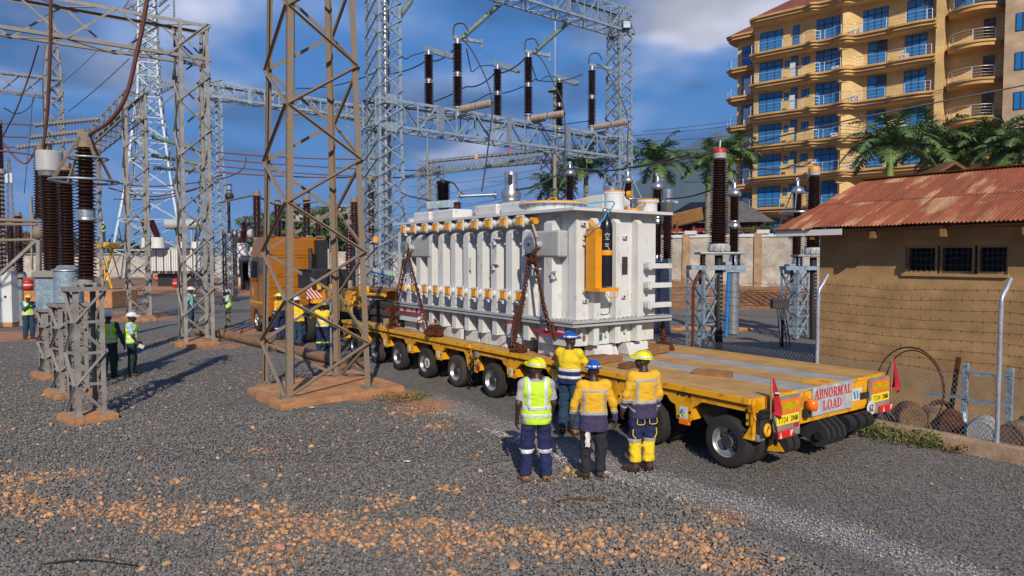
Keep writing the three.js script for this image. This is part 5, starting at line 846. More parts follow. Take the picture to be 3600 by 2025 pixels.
{ // pipe on the ground left of the tower
  const g = new G(), o = thing('ground_pipe', 'long dusty brown pipe lying on the gravel behind the big tower', 'pipe', null, WORLD, [-7.9, 0, -23]), a = gp(815, 1182, .16), b = gp(1172, 1262, .16), m = a.clone().lerp(b, .5), e = .02;
  g.cyl(a, m, .17, .17, 18); g.build('pipe_length', M.brownPipe, o); g.cyl(m.clone().lerp(b, .02), b, .17, .17, 18); g.build('pipe_length', M.brownPipe, o); g.cyl(a.clone().lerp(m, .96), m.clone().lerp(b, .05), .21, .21, 18); g.build('socket', M.brownPipe, o); g.cyl(a.clone().lerp(b, -.03), a, .22, .2, 18); g.build('socket', M.brownPipe, o);
  const c2 = gp(690, 1165, .14), c3 = gp(800, 1178, .14); g.cyl(c2, c3, .14, .14, 14); solo(g, 'ground_pipe', M.brownPipe, 'short brown pipe length lying at the foot of the left gantry tower', 'pipe', null, WORLD, c2.setY(0).toArray());
}
{ // platform for the man standing high at left
  const D = 60, p = at(365, 852, D), g = new G(), o = thing('work_platform', 'yellow lift platform under the man standing high at left', 'platform', null, WORLD, [p.x, 0, p.z]); g.rbox(p.x - 1, p.x + .9, p.y - .5, p.y - .02, p.z - .8, p.z + .8, .05); g.build('basket', M.yellow, o); for (const s of [-.6, .6]) g.bar([p.x + s, 0, p.z - .3], [p.x - s, p.y - .5, p.z - .3], .16); g.build('scissor_leg', M.yellow, o); g.rbox(p.x - 1.1, p.x + 1.1, 0, .5, p.z - .9, p.z + .9, .05); g.build('base', M.darkSteel, o);
}
// ---------- the heavy trailer (frame TR: x to the front, y up, z to the far side) ----------
const AX = [.45, 2.05, 3.65, 5.25, 6.85, 8.45, 10.05, 11.65, 13.2, 14.8];
{
  const o = thing('heavy_trailer', 'long yellow multi-axle heavy-haul trailer carrying the white transformer', 'trailer', null, TR, [0, 0, 0]), g = new G();
  // side beams: deep lugs between the wheels
  const side = (x0, x1, axles, lug0, lug1) => {
    const P = [[x0, 1.12], [x0, lug0]];
    P.push([x0 + .13, lug0]);
    axles.forEach((a, i) => { const next = axles[i + 1]; P.push([a - .52, .84], [a - .44, .93], [a + .44, .93], [a + .56, .84]); if (next !== undefined) { const m = (a + next) / 2; P.push([m - .17, .80], [m - .14, .58], [m + .14, .58], [m + .17, .80]); } });
    P.push([x1 - .13, lug1], [x1, lug1], [x1, 1.12]); return P;
  };
  const mods = [[0, 7.55, AX.slice(0, 5), .52, .5], [7.7, 15.7, AX.slice(5), .5, .62]];
  for (const [x0, x1, ax, l0, l1] of mods) {
    const P = side(x0, x1, ax, l0, l1);
    for (const zz of [0, 3.86]) {
      g.prism(P, zz, zz + .04); const sb = g.build('side_beam', M.yellow, o);
      const zf = zz ? zz + .04 : 0, sgn = zz ? 1 : -1; g.bar([x0, 1.09, zf + sgn * .02], [x1, 1.09, zf + sgn * .02], .05, .09); sub(g, 'edge_rail', M.yellow, sb);
      for (let i = 0; i + 1 < ax.length; i++) { const m = (ax[i] + ax[i + 1]) / 2; for (const [dx, y] of [[-.12, .98], [.12, .98], [-.13, .72], [.1, .62]]) g.cyl([m + dx, y, zf - .001], [m + dx, y, zf + sgn * .006], .025, .025, 8); }
      for (const x of [x0 + .065, x1 - .065]) for (const y of [.66, .8, .95]) g.cyl([x, y, zf - .001], [x, y, zf + sgn * .006], .026, .026, 8); sub(g, 'bolt_holes', M.black, sb).userData.kind = 'stuff';
    }
    // folded lugs and cross members give the beams depth
    for (let i = 0; i + 1 < ax.length; i++) { const m = (ax[i] + ax[i + 1]) / 2; for (const [a, b] of [[.05, .42], [3.48, 3.85]]) { g.b2(m - .15, m - .11, .6, .92, a, b); g.b2(m + .11, m + .15, .6, .92, a, b); } }
    for (const e of [x0 + .02, x1 - .02]) g.b2(e - .018, e + .018, .52, .92, .045, .5); g.build('lug_webs', M.yellow, o);
    // deck: near strip, tread plate, centre beam, tread plate, far strip
    for (const [z0, z1, m, n, y] of [[.0, 1.17, M.deck, 'deck_plate', 1.135], [1.18, 1.76, M.checker, 'tread_plate', 1.122], [1.77, 2.36, M.deck, 'centre_beam', 1.135], [2.37, 2.97, M.checker, 'tread_plate', 1.122], [2.98, 3.9, M.deck, 'deck_plate', 1.135]]) { g.b2(x0 + (n === 'centre_beam' ? -.0 : .0), x1, .97, y, z0, z1); g.build(n, m, o); }
    g.b2(x0 + .05, x1, .62, .965, 1.55, 2.35); g.build('spine_beam', M.darkSteel, o);
  }
  for (const a of AX) { // pendular axles
    for (const z of [.32, 3.52]) { g.prism([[a + .15, .95], [a + .75, .95], [a + .45, .5], [a + .02, .3], [a - .06, .44]], z - .13, z + .13); g.build('swing_arm', M.darkSteel, o); g.cyl([a, .4, z - .3], [a, .4, z + .3], .09, .09, 10); g.build('axle', M.darkSteel, o); g.cyl([a + .45, .92, z], [a + .1, .5, z], .07, .07, 8); g.build('cylinder', M.black, o); }
    g.b2(a + .2, a + .7, .7, .96, .3, 3.6); g.build('cross_member', M.darkSteel, o);
  }
  // wheels: twin tyres each side
  const wheelPart = (() => {
    const R = .395, w = .235, prof = [[.235, -.5], [.30, -.5], [.355, -.49], [.385, -.40], [R, -.3], [R, .3], [.385, .40], [.355, .49], [.30, .5], [.235, .5]].map(([r, t]) => [r, t * w]);
    const tg = new G().lathe(prof, [0, 0, 0], V3(0, 0, 1), 36).geo(); boxUV(tg);
    { const p = tg.attributes.position, uv = tg.attributes.uv; for (let i = 0; i < p.count; i++) uv.setXY(i, Math.atan2(p.getY(i), p.getX(i)) * R, p.getZ(i)); }
    const rim = new G().lathe([[.245, -.48], [.252, -.50], [.240, -.46], [.232, -.36], [.215, -.30], [.205, .0], [.10, .08], [.09, .3], [.001, .3]].map(([r, t]) => [r, t * w]), [0, 0, 0], V3(0, 0, 1), 28); const rg = rim.geo(); boxUV(rg);
    const hub = new G().lathe([[.10, .05], [.095, -.22], [.06, -.32], [.001, -.34]].map(([r, t]) => [r, t * w]), [0, 0, 0], V3(0, 0, 1), 16); for (let i = 0; i < 10; i++) { const a = i * .628; hub.cyl([Math.cos(a) * .125, Math.sin(a) * .125, .02], [Math.cos(a) * .125, Math.sin(a) * .125, -.02], .014, .014, 6); } const hg = hub.geo(); boxUV(hg);
    const holes = new G(); for (let i = 0; i < 5; i++) { const a = i * 1.2566 + .3; holes.cyl([Math.cos(a) * .165, Math.sin(a) * .165, .012], [Math.cos(a) * .165, Math.sin(a) * .165, .003], .032, .032, 10); } const ho = holes.geo(); boxUV(ho);
    return (x, z, flip, dusty) => {
      const wgrp = new THREE.Group(); wgrp.name = 'wheel'; const mk = (n, ge, m) => { const q = new THREE.Mesh(ge, m); q.name = n; q.castShadow = q.receiveShadow = true; wgrp.add(q); };
      mk('tyre', tg, dusty ? M.tyreDusty : M.tyre); mk('rim', rg, M.rim); mk('hub', hg, M.rim); mk('hand_holes', ho, M.black); wgrp.position.set(x, .395, z); if (flip) wgrp.rotation.y = Math.PI; wgrp.rotation.z = x * 2.7; o.add(wgrp);
    };
  })();
  AX.forEach((a, i) => { for (const [z, f] of [[.125, 0], [.51, 1], [3.38, 0], [3.765, 1]]) wheelPart(a, z, f, i === 5 || (i + z * 10) % 3 < 1); });
  // rear end: cross beam, recess, flaps, hitch jaws, light boards
  g.b2(-.1, -.02, .62, 1.10, 1.04, 3.16); g.build('rear_beam', M.yellow, o); g.b2(-.02, .1, .72, .95, .03, 1.04); g.build('rear_recess', M.yellow, o);
  g.b2(-.02, .1, .72, .95, 3.0, 3.85); g.build('rear_recess', M.yellow, o); g.b2(-.03, -.001, .95, 1.13, 0, 1.16).b2(-.03, -.001, .95, 1.13, 2.99, 3.9).b2(-.035, -.001, .52, .95, 0, .075); g.build('end_plate', M.yellow, o); g.b2(-.09, .3, 1.137, 1.16, 1.8, 2.33); g.build('centre_flap', M.yellow, o);
  for (let i = 0; i < 4; i++) { const z = 1.55 + i * .16; g.prism([[.3, .66], [-.15, .62], [-.3, .5], [-.33, .36], [-.26, .24], [-.14, .2], [.3, .42]], z, z + .05); g.build('hitch_plate', M.darkSteel, o); }
  g.cyl([-.18, .38, 1.5], [-.18, .38, 2.15], .07, .07, 12); g.build('hitch_pin', M.black, o);
  g.prism([[.35, .5], [-.1, .42], [-.2, .3], [.35, .2]], .55, .95); g.build('near_flap', M.yellow, o); for (const z of [.62, .8]) g.cyl([-.12, .4, z - .06], [-.12, .4, z + .06], .15, .15, 16); g.build('rubber_rollers', M.tyre, o); for (const z of [2.4, 2.7, 2.95]) g.cyl([-.14, .45, z - .1], [-.14, .45, z + .1], .14, .14, 16); g.build('rubber_rollers', M.black, o);
  const board = (z0, z1, zl0, zl1, far) => {
    g.b2(-.16, -.12, .5, 1.12, z0, z1); const b = g.build('light_board', M.greySteel, o); const x = -.163;
    g.b2(x - .006, x, .86, 1.07, z0 + .04, z1 - .03); sub(g, 'marker_border', M.orangeLamp, b); g.b2(x - .009, x - .0065, .905, 1.03, z0 + .085, z1 - .07); sub(g, 'marker_field', mat([.80, .55, .01], .5, 0, rep(tGrime, 2)), b);
    g.b2(x - .006, x, .70, .845, z0 + .04, z1 - .04); sub(g, 'number_plate', mat([.85, .66, .02], .45), b);
    g.rbox(x - .045, x, .505, .62, zl0, zl1, .01); const l = sub(g, 'tail_lamp', M.redLamp, b); g.prism([[zl0 + .08, .515], [zl0 + .14, .515], [zl0 + .1, .61]], 0, .003, new THREE.Matrix4().makeBasis(V3(0, 0, 1), V3(0, 1, 0), V3(-1, 0, 0)).setPosition(x - .0455, 0, 0)); g.prism([[zl1 - .1, .515], [zl1 - .03, .61], [zl1 - .11, .61]], 0, .003, new THREE.Matrix4().makeBasis(V3(0, 0, 1), V3(0, 1, 0), V3(-1, 0, 0)).setPosition(x - .0455, 0, 0)); sub(g, 'reflectors', M.white, b);
    if (!far) { g.b2(x - .004, x, .62, .69, z1 - .16, z1 - .04); sub(g, 'red_patch', M.red, b); } return b;
  };
  board(.36, 1.02, .34, .8, false); board(3.14, 3.82, 3.42, 3.86, true);
  g.b2(-.14, -.11, .8, .9, 2.9, 3.2); g.build('board_bracket', M.darkSteel, o); g.b2(-.11, -.02, .55, .9, .08, .34); g.build('rear_box', M.darkSteel, o);
  for (const [y, r] of [[.95, .03], [.87, .035]]) g.cyl([-.12, y, .06], [-.12, y, .3], r, r, 8); g.build('air_couplings', M.black, o); g.torus([-.13, .66, .22], .075, .03, V3(-1, 0, .2), 18, 8); g.build('towing_eye', M.yellow, o); g.tube([[-.14, .9, .3], [-.22, .7, .3], [-.22, .5, .33], [-.17, .42, .36], [-.14, .6, .4]], .018, 6, 24); g.build('air_hose', M.black, o); g.rbox(-.1, .02, .5, .6, .05, .22, .01); g.build('bracket_box', M.zinc, o);
  g.cyl([-.2, .9, 1.2], [-.2, .9, 1.32], .001, .001, 6); g.a = []; g.lathe([[.001, -.09], [.07, -.085], [.085, 0], [.07, .085], [.001, .09]], [-.24, .93, 1.22], YUP, 18); g.build('amber_beacon', M.orangeLamp, o); g.rbox(-.2, -.1, .72, .84, 1.16, 1.28, .01); g.build('beacon_bracket', M.darkSteel, o);
  // warning board with its lettering
  g.b2(-.135, -.105, .70, 1.16, 1.42, 2.58); g.build('warning_board', mat([.60, .64, .68], .5, 0, rep(tGrime, 1.5)), o);
  // maker's square stickers and white labels on the lugs
  const sticker = (x, y, w, h, z, nm = 'sticker') => { g.b2(x - w / 2, x + w / 2, y - h / 2, y + h / 2, z - .004, z); const q = g.build(nm, M.white, o); if (nm === 'sticker') { for (const [s, m] of [[1, mat([.02, .25, .55], .4)], [-1, mat([.6, .6, .05], .4)]]) { const P = []; for (let i = 0; i <= 10; i++) { const t = i / 10; P.push([x + s * (w * .32 - w * .42 * t), y + s * (h * .02 + h * .34 * Math.sin(t * Math.PI) - h * .1), z - .006]); } g.tube(P, .014, 5, 16); sub(g, 'mark', m, q); } } };
  for (const m of [1.25, 4.45]) sticker(m, .70, .16, .19, 0); sticker(6.05, .70, .12, .17, 0); for (const m of [9.25, 10.85, 12.45]) sticker(m, .72, .12, .17, 0, 'white_label');
  { g.b2(-.106, -.101, .78, .99, 2.66, 2.98); const q = g.build('sticker', M.white, o); g.tube([[-.108, .95, 2.70], [-.108, .88, 2.72], [-.108, .82, 2.74]], .018, 5, 10); sub(g, 'mark', mat([.02, .25, .55], .4), q); g.tube([[-.108, .95, 2.80], [-.108, .88, 2.81], [-.108, .82, 2.82]], .015, 5, 10); sub(g, 'mark', mat([.02, .25, .55], .4), q); g.torus([-.108, .88, 2.91], .035, .013, V3(1, 0, 0), 14, 5); sub(g, 'mark', M.amber, q); }
  // round number discs
  g.cyl([-.175, .62, 3.16], [-.163, .62, 3.16], .13, .13, 24); g.build('speed_disc', M.white, o);
  g.cyl([9.86, .42, -.01], [9.86, .42, .0], .13, .13, 24); g.build('speed_disc', M.white, o);
  // valves, hoses and dirt-covered gear at the joint of the two modules
  for (let i = 0; i < 6; i++) { const y = .95 - i * .07, x = 7.58 + (i % 2) * .1; g.tube([[x, y, -.02], [x - .15, y - .12, -.08], [x + .05, y - .3, -.06], [x + .02, y - .42, -.02]], .014, 5, 14); } g.build('hydraulic_hoses', M.black, o); g.rbox(7.35, 7.47, .86, 1.0, -.05, .01, .01); g.rbox(7.28, 7.34, .7, .78, -.05, .01, .01); g.build('valve_block', M.zinc, o); g.b2(7.32, 7.44, .56, .66, -.012, -.002); g.build('red_tag', M.red, o);
  g.rbox(1.15, 1.35, .5, .58, .0, .06, .01); g.build('side_lamp', M.orangeLamp, o); g.torus([1.25, 1.02, -.01], .045, .01, V3(0, 0, 1), 14, 5); g.build('lashing_ring', M.darkSteel, o);
}
// lettering: 3-D text, cut thin, standing on the boards
import { FontLoader } from 'three/addons/loaders/FontLoader.js';
import { TextGeometry } from 'three/addons/geometries/TextGeometry.js';
const serifB = await new FontLoader().loadAsync('fonts/droid/droid_serif_bold.typeface.json'), mono = await new FontLoader().loadAsync('fonts/droid/droid_sans_mono_regular.typeface.json'), sansB = await new FontLoader().loadAsync('fonts/droid/droid_sans_bold.typeface.json');
function lettering(parentName, txt, font, m, frame, parent, O, right, up, w, h, partName = 'lettering') { // fitted into a w x h box centred at O
  const t = new TextGeometry(txt, { font, size: 1, depth: .02, curveSegments: 3, bevelEnabled: false }); t.computeBoundingBox(); const b = t.boundingBox, sx = w / (b.max.x - b.min.x), sy = h / (b.max.y - b.min.y);
  t.translate(-(b.max.x + b.min.x) / 2, -(b.max.y + b.min.y) / 2, 0); const n = right.clone().cross(up);
  t.applyMatrix4(new THREE.Matrix4().makeBasis(right.clone().multiplyScalar(sx), up.clone().multiplyScalar(sy), n.multiplyScalar(.15)).setPosition(O)); return new G().add(t).build(partName, m, parent);
}
{
  const tr = scene.getObjectByName('heavy_trailer'), R = V3(0, 0, 1), Up = V3(0, 1, 0), red = mat([.55, .01, .03], .5), blk = mat([.01, .01, .01], .5);
  lettering('', 'ABNORMAL', serifB, red, TR, tr, V3(-.1375, 1.035, 2.0), R, Up, 1.10, .155); lettering('', 'LOAD', serifB, red, TR, tr, V3(-.1375, .84, 1.98), R, Up, .56, .155);
  for (const z of [.69, 3.48]) lettering('', 'T724 DNM', mono, blk, TR, tr, V3(-.171, .772, z), R, Up, .50, .085);
  lettering('', '62', sansB, blk, TR, tr, V3(-.177, .62, 3.16), R, Up, .13, .12); lettering('', '12', sansB, blk, TR, tr, V3(9.86, .42, -.012), V3(-1, 0, 0), Up, .12, .13);
}
// flags on the rear corners
function flag(label, x, y, z, lean, stripe) {
  const o = thing('warning_flag', label, 'flag', 'red flags on the rear corners of the trailer', TR, [x, y, z]), g = new G(); g.cyl([x, y - .42, z], [x, y + .2, z], .012, .01, 6); g.build('stick', M.woodPale, o);
  const pos = [], idx = [], nx = 8, ny = 14; for (let j = 0; j <= ny; j++) for (let i = 0; i <= nx; i++) { const t = j / ny, u = i / nx, w = .03 + .30 * Math.pow(t, .9) * (1 - .25 * Math.max(0, t - .8) * 5); pos.push(x - .02 - .05 * Math.sin(u * 9 + t * 2) * t, y + .2 - t * .50 - u * .16 * t, z + lean * u * w); }
  for (let j = 0; j < ny; j++) for (let i = 0; i < nx; i++) { const a = j * (nx + 1) + i, b = a + nx + 1; idx.push(a, a + 1, b, b, a + 1, b + 1); }
  const fg = new THREE.BufferGeometry(); fg.setAttribute('position', new THREE.Float32BufferAttribute(pos, 3)); fg.setIndex(idx); fg.computeVertexNormals(); g.add(fg); const f = g.build('cloth', mat([.48, .005, .02], .8, 0, rep(tFabric, 4)), o);
  if (stripe) { g.tube([[x - .045, y - .03, z + lean * .02], [x - .07, y - .04, z + lean * .1], [x - .05, y - .06, z + lean * .14]], .014, 5, 10); sub(g, 'white_stripe', M.white, f); }
}
flag('red flag with a white stripe hanging at the near rear corner of the trailer', -.17, 1.25, .24, 1, true); flag('plain red flag hanging at the far rear corner beside the light board', -.17, 1.22, 3.86, 1, false);
// timber on the deck
function timber(label, x, y, z, lx, ly, lz, ry, m = M.wood) { const g = new G(); g.rbox(-lx / 2, lx / 2, 0, ly, -lz / 2, lz / 2, .012, 1); const ge = g.geo(); boxUV(ge); const q = new THREE.Mesh(ge, m); q.name = numbered('timber_block'); q.castShadow = q.receiveShadow = true; meta(q, label, 'timber', 'timber blocks on the trailer deck'); q.position.copy(TR.w(x, y, z)); q.rotation.y = TR.rot + ry; scene.add(q); }
timber('loose brown timber block lying alone on the tread plate of the trailer deck', 1.62, 1.112, 1.2, .66, .105, .24, .38, M.wood);
timber('brown timber under the near rear corner of the transformer', 3.75, 1.137, .55, .22, .12, 1.0, .1); timber('second brown timber beside the near rear corner of the transformer', 4.05, 1.137, .5, .2, .11, .9, -.06, M.woodDark); timber('timber poking out at the rear middle of the transformer', 3.9, 1.137, 2.0, .2, .13, .55, .25, M.wood); timber('timber stack under the far rear corner of the transformer', 4.25, 1.137, 2.6, .5, .16, .35, .1, M.wood); timber('short dark timber beside the helmet of the man with the yellow helmet', 3.05, 1.137, .55, .18, .1, .4, .2, M.woodDark);
timber('timber lying under the front foot of the transformer', 12.3, 1.137, .6, .25, .12, 1.2, 0, M.wood); timber('grey board lying on the deck under the front chains', 11.6, 1.137, .18, 1.3, .05, .25, .05, M.woodPale); timber('pale block on the front of the deck beside the spare tyres', 13.0, 1.137, .5, .5, .2, .3, .2, M.woodPale); timber('dark board on the front deck by the gooseneck', 14.2, 1.137, 1.0, 1.2, .06, .3, .1, M.woodDark);
// ---------- the transformer on the trailer ----------
{
  const o = thing('power_transformer', 'large off-white power transformer chained to the yellow trailer', 'transformer', null, TR, [8, 1.15, 1.5]), g = new G();
  const X0 = 4.38, X1 = 11.85, Z0 = .42, Z1 = 2.72, YF = 1.88, YT = 4.13;
  g.b2(X0, X1, YF + .06, YT, Z0, Z1); g.build('upper_tank', M.white, o); g.b2(X0 + .02, X1 - .02, 1.4, YF - .06, Z0 + .02, Z1 - .02); g.build('lower_tank', M.white, o);
  g.b2(4.12, 12.1, YT + .002, YT + .06, .12, 2.98); g.build('cover_plate', M.white, o);
  for (const y of [YF - .058, YF + .012]) { g.b2(4.12, 12.1, y, y + .045, .12, 2.98); g.build('joint_flange', M.whiteGrey, o); }
  const b = new G(); for (let x = 4.2; x < 12.05; x += .13) { b.cyl([x, YF - .09, .19], [x, YF + .085, .19], .018, .018, 6); b.cyl([x, YF - .09, 2.92], [x, YF + .085, 2.92], .018, .018, 6); } for (let z = .25; z < 2.95; z += .13) b.cyl([4.19, YF - .09, z], [4.19, YF + .085, z], .018, .018, 6); b.build('flange_bolts', M.zinc, o).userData.kind = 'stuff';
  // ribs of the long sides: box ribs with pointed heads
  const rib = (x0, x1, z0, z1, y0, y1, alongX) => { // z0 outer face, z1 wall
    if (alongX) { g.prism([[0, y0], [1, y0], [1, y1], [.0, y1 - .16]], x0, x1, new THREE.Matrix4().makeBasis(V3(0, 0, z1 - z0), V3(0, 1, 0), V3(1, 0, 0)).setPosition(0, 0, z0)); }
    else g.prism([[0, y0], [1, y0], [1, y1], [0, y1 - .16]], z0, z1, new THREE.Matrix4().makeBasis(V3(x1 - x0, 0, 0), V3(0, 1, 0), V3(0, 0, 1)).setPosition(x0, 0, 0));
    g.build('stiffener', M.white, o);
  };
  const VX = [11.26, 10.65, 10.01, 9.42, 8.8, 8.19, 7.56, 6.97, 6.37, 5.76];
  for (const x of [...VX, 11.75, 4.98]) for (const [zo, zw] of [[.17, Z0], [2.93, Z1]]) { const big = x === 4.98 || x === 11.75, w = big ? .13 : .115; rib(x - w, x + w, zo, zw, YF + .06, big ? YT - .06 : YT - .22, true); g.prism([[0, 1.42], [1, 1.42], [1, YF - .06], [0, YF - .06]], x - w * .8, x + w * .8, new THREE.Matrix4().makeBasis(V3(0, 0, zw - zo - .02), V3(0, 1, 0), V3(1, 0, 0)).setPosition(0, 0, zo + .02)); g.build('stiffener', M.white, o); }
  for (const z of [.82, 1.42, 2.06]) { rib(4.19, X0, z - .085, z + .085, YF + .06, YT - .06, false); g.b2(4.21, X0, 1.42, YF - .06, z - .075, z + .075); g.build('stiffener', M.white, o); rib(12.04, X1, z - .085, z + .085, YF + .06, YT - .06, false); }
  { // corner plates
    g.b2(4.36, 4.6, YF + .06, YT, .40, .46); g.build('corner_plate', M.white, o);
  }
  // radiator valves along the near side: a yellow blank on a white pipe stub, and collar pipes between the upper ones
  VX.forEach((x, i) => {
    for (const [y, top] of [[3.98, 1], [2.38, 0]]) {
      g.cyl([x, y, .42], [x, y, .06], .085, .085, 14); const st = g.build('valve_stub', M.white, o); g.rbox(x - .13, x + .13, y - .13, y + .13, .02, .05, .01); sub(g, 'flange', M.white, st); g.rbox(x - .088, x + .088, y - .09, y + .09, -.022, .02, .008); sub(g, 'yellow_blank', M.amber, st); for (const [a, c] of [[-.09, -.09], [.09, .09], [-.09, .09], [.09, -.09]]) g.cyl([x + a, y + c, -.045], [x + a, y + c, .1], .012, .012, 6); sub(g, 'studs', M.zinc, st);
      if (top && i < 9) { const m = (x + VX[i + 1]) / 2; g.cyl([m + .17, y + .02, .27], [m - .2, y + .02, .27], .105, .105, 16); g.lathe([[.105, 0], [.09, .04], [.001, .06]], [m - .2, y + .02, .27], V3(-1, 0, 0), 16); g.build('collar_pipe', M.white, o); }
    }
  });
  g.cyl([5.58, 4.0, .2], [5.38, 3.97, .17], .065, .07, 14); g.build('pipe_elbow', M.amber, o); g.cyl([5.45, 3.9, .13], [5.3, 3.62, .13], .03, .03, 8); g.build('wrapped_pipe', M.porcelainBeige, o);
  // jacking boxes with trunnions
  for (const [x0, x1, tx] of [[9.95, 11.03, 10.9], [4.6, 5.66, 5.21]]) for (const nz of [0, 1]) { const zz = nz ? [2.74, 2.95] : [.14, .40]; g.rbox(x0, x1, 3.21, 3.76, zz[0], zz[1], .05); const bx = g.build('jacking_box', M.whiteGrey, o); const s = nz ? 1 : -1, zf = nz ? 2.95 : .14; g.cyl([tx, 3.47, zf], [tx, 3.47, zf + s * .26], .075, .075, 16); sub(g, 'trunnion', M.whiteGrey, bx); g.cyl([tx, 3.47, zf + s * .26], [tx, 3.47, zf + s * .30], .18, .18, 26); sub(g, 'trunnion_disc', M.zinc, bx); g.cyl([tx, 3.47, zf + s * .295], [tx, 3.47, zf + s * .306], .035, .035, 12); sub(g, 'pin', M.black, bx); }
  // lifting lugs with red bars
  for (const [x0, x1] of [[10.55, 11.83], [4.2, 5.37]]) { g.rbox(x0 + .1, x1 - .1, 1.42, 1.645, .16, .42, .01); const l = g.build('jacking_bracket', M.white, o); g.b2(x0, x1, 1.65, 1.69, .08, .2); sub(g, 'red_bar', M.red, l); for (const t of [.35, .65]) { const x = lerp(x0, x1, t); g.prism([[x - .1, 1.69], [x + .1, 1.69], [x + .08, 1.83], [x - .08, 1.83]], .2, .24); } sub(g, 'lug', M.white, l); }
  // feet blocks under the tank
  for (const [x0, x1] of [[8.65, 9.7], [7.85, 8.45], [6.7, 7.75], [4.95, 5.5], [10.3, 10.9], [11.1, 11.8], [6.0, 6.5]]) for (const z of [.32, 2.3]) { g.rbox(x0, x1, 1.142, 1.40, z, z + .5, .01); g.build('foot', M.white, o); }
  for (const [z0, z1] of [[.85, 1.5], [1.8, 2.45]]) { g.prism([[4.25, 1.142], [4.6, 1.142], [4.6, 1.38], [4.35, 1.38]], z0, z1); g.build('foot', M.white, o); }
  // small brackets, plates and labels
  for (const [x, y] of [[6.85, 3.62], [6.9, 3.05], [5.35, 2.95], [4.75, 2.9]]) { g.b2(x - .15, x + .05, y, y + .035, .08, .17); g.b2(x - .01, x + .05, y - .13, y, .1, .17); g.build('bracket', M.white, o); }
  g.b2(7.93, 8.03, 2.9, 3.2, .162, .17); g.build('label', M.whiteCloth, o); g.b2(5.35, 5.43, 2.75, 3.0, .162, .17); g.build('label', M.zincBlue, o);
  for (const [y, z] of [[3.85, .55], [3.65, .62], [3.45, .60], [2.5, .6], [2.3, .6], [3.6, 1.72], [2.35, 1.68]]) { g.b2(4.31, 4.38, y, y + .06, z - .03, z + .09); g.build('bracket', M.white, o); g.b2(4.305, 4.31, y + .01, y + .05, z, z + .05); g.build('bolt_plate', M.darkSteel, o); }
  for (const [y, z] of [[1.72, .5], [1.7, .9], [1.68, 1.2], [1.72, 1.75], [1.6, 2.2]]) { g.b2(4.33, 4.40, y - .12, y, z, z + .05); g.build('bracket', M.white, o); }
  g.b2(4.355, 4.372, 2.85, 3.22, 1.56, 1.84); g.build('nameplate', mat([.10, .075, .06], .4, .3, rep(tGrime, 2)), o); g.b2(4.355, 4.375, 1.5, 1.62, 1.05, 1.12); g.build('green_label', mat([.03, .16, .05], .5), o); g.b2(4.355, 4.375, 1.52, 1.62, .6, .66); g.build('red_label', mat([.2, .1, .08], .5), o);
  // arms at the far rear corner
  for (const y of [3.02, 2.6, 2.17]) { g.rbox(4.16, 4.3, y - .055, y + .055, 2.28, 3.02, .01); const a = g.build('support_arm', M.white, o); g.b2(4.14, 4.37, y - .08, y + .08, 2.3, 2.36); sub(g, 'end_plate', M.white, a); }
  // ---- on the cover ----
  const T = YT + .06;
  const manhole = (x, z, R, h, grip) => { g.lathe([[R * .9, 0], [R * .9, h], [R, h], [R, h + .03], [.001, h + .03]], [x, T, z], YUP, 32); const m = g.build('manhole', M.white, o); g.lathe([[R * .98, 0], [R * .98, .03], [.001, .03]], [x, T + h + .031, z], YUP, 32); sub(g, 'yellow_cover', M.amber, m); for (let i = 0; i < 20; i++) { const a = i * .314; g.cyl([x + Math.cos(a) * R * .93, T + h - .06, z + Math.sin(a) * R * .93], [x + Math.cos(a) * R * .93, T + h + .08, z + Math.sin(a) * R * .93], .014, .014, 6); } sub(g, 'bolts', M.zinc, m); if (grip) { g.tube([[x - .12, T + h + .06, z], [x - .12, T + h + .15, z], [x + .12, T + h + .15, z], [x + .12, T + h + .06, z]], .02, 6, 16); sub(g, 'handle', M.amber, m); } };
  manhole(5.85, 1.0, .78, .17, true); manhole(8.5, 1.3, .62, .15, true); manhole(11.1, 1.2, .5, .13, true); manhole(8.2, 1.3, .36, .27, false); g.ball([11.0, T + .22, 1.2], .12, 1, 1.3, 1); g.build('yellow_valve', M.amber, o);
  // raised box with bolted lids
  g.prism([[5.2, T], [7.6, T], [7.6, T + .24], [5.5, T + .42], [5.2, T + .42]], 1.9, 2.75); const tb = g.build('turret_box', M.white, o); for (const [x, y] of [[5.75, .44], [6.6, .36], [7.3, .31]]) { g.lathe([[.3, 0], [.3, .05], [.001, .05]], [x, T + y - .05, 2.3], YUP, 24); sub(g, 'yellow_lid', M.amber, tb); }
  // white lids and walls along the near edge of the cover
  for (const [x0, x1] of [[5.95, 6.9], [7.05, 8.0], [9.0, 10.1], [10.25, 11.2]]) { g.rbox(x0, x1, T, T + .26, .3, .9, .05); g.build('cover_box', M.white, o); }
  // near upright cylinder turret with yellow cap
  g.lathe([[.21, 0], [.21, .34], [.23, .36], [.23, .39], [.001, .39]], [4.55, T, 1.62], YUP, 26); const cy = g.build('turret', M.white, o); g.lathe([[.225, 0], [.225, .03], [.001, .03]], [4.55, T + .391, 1.62], YUP, 26); sub(g, 'yellow_cap', M.amber, cy); g.cyl([4.55, T + .2, 1.8], [4.55, T + .2, 1.96], .14, .14, 20); sub(g, 'side_flange', M.white, cy); g.cyl([4.4, T + .36, 1.86], [4.32, T + .36, 1.9], .07, .07, 16); sub(g, 'yellow_cap', M.amber, cy);
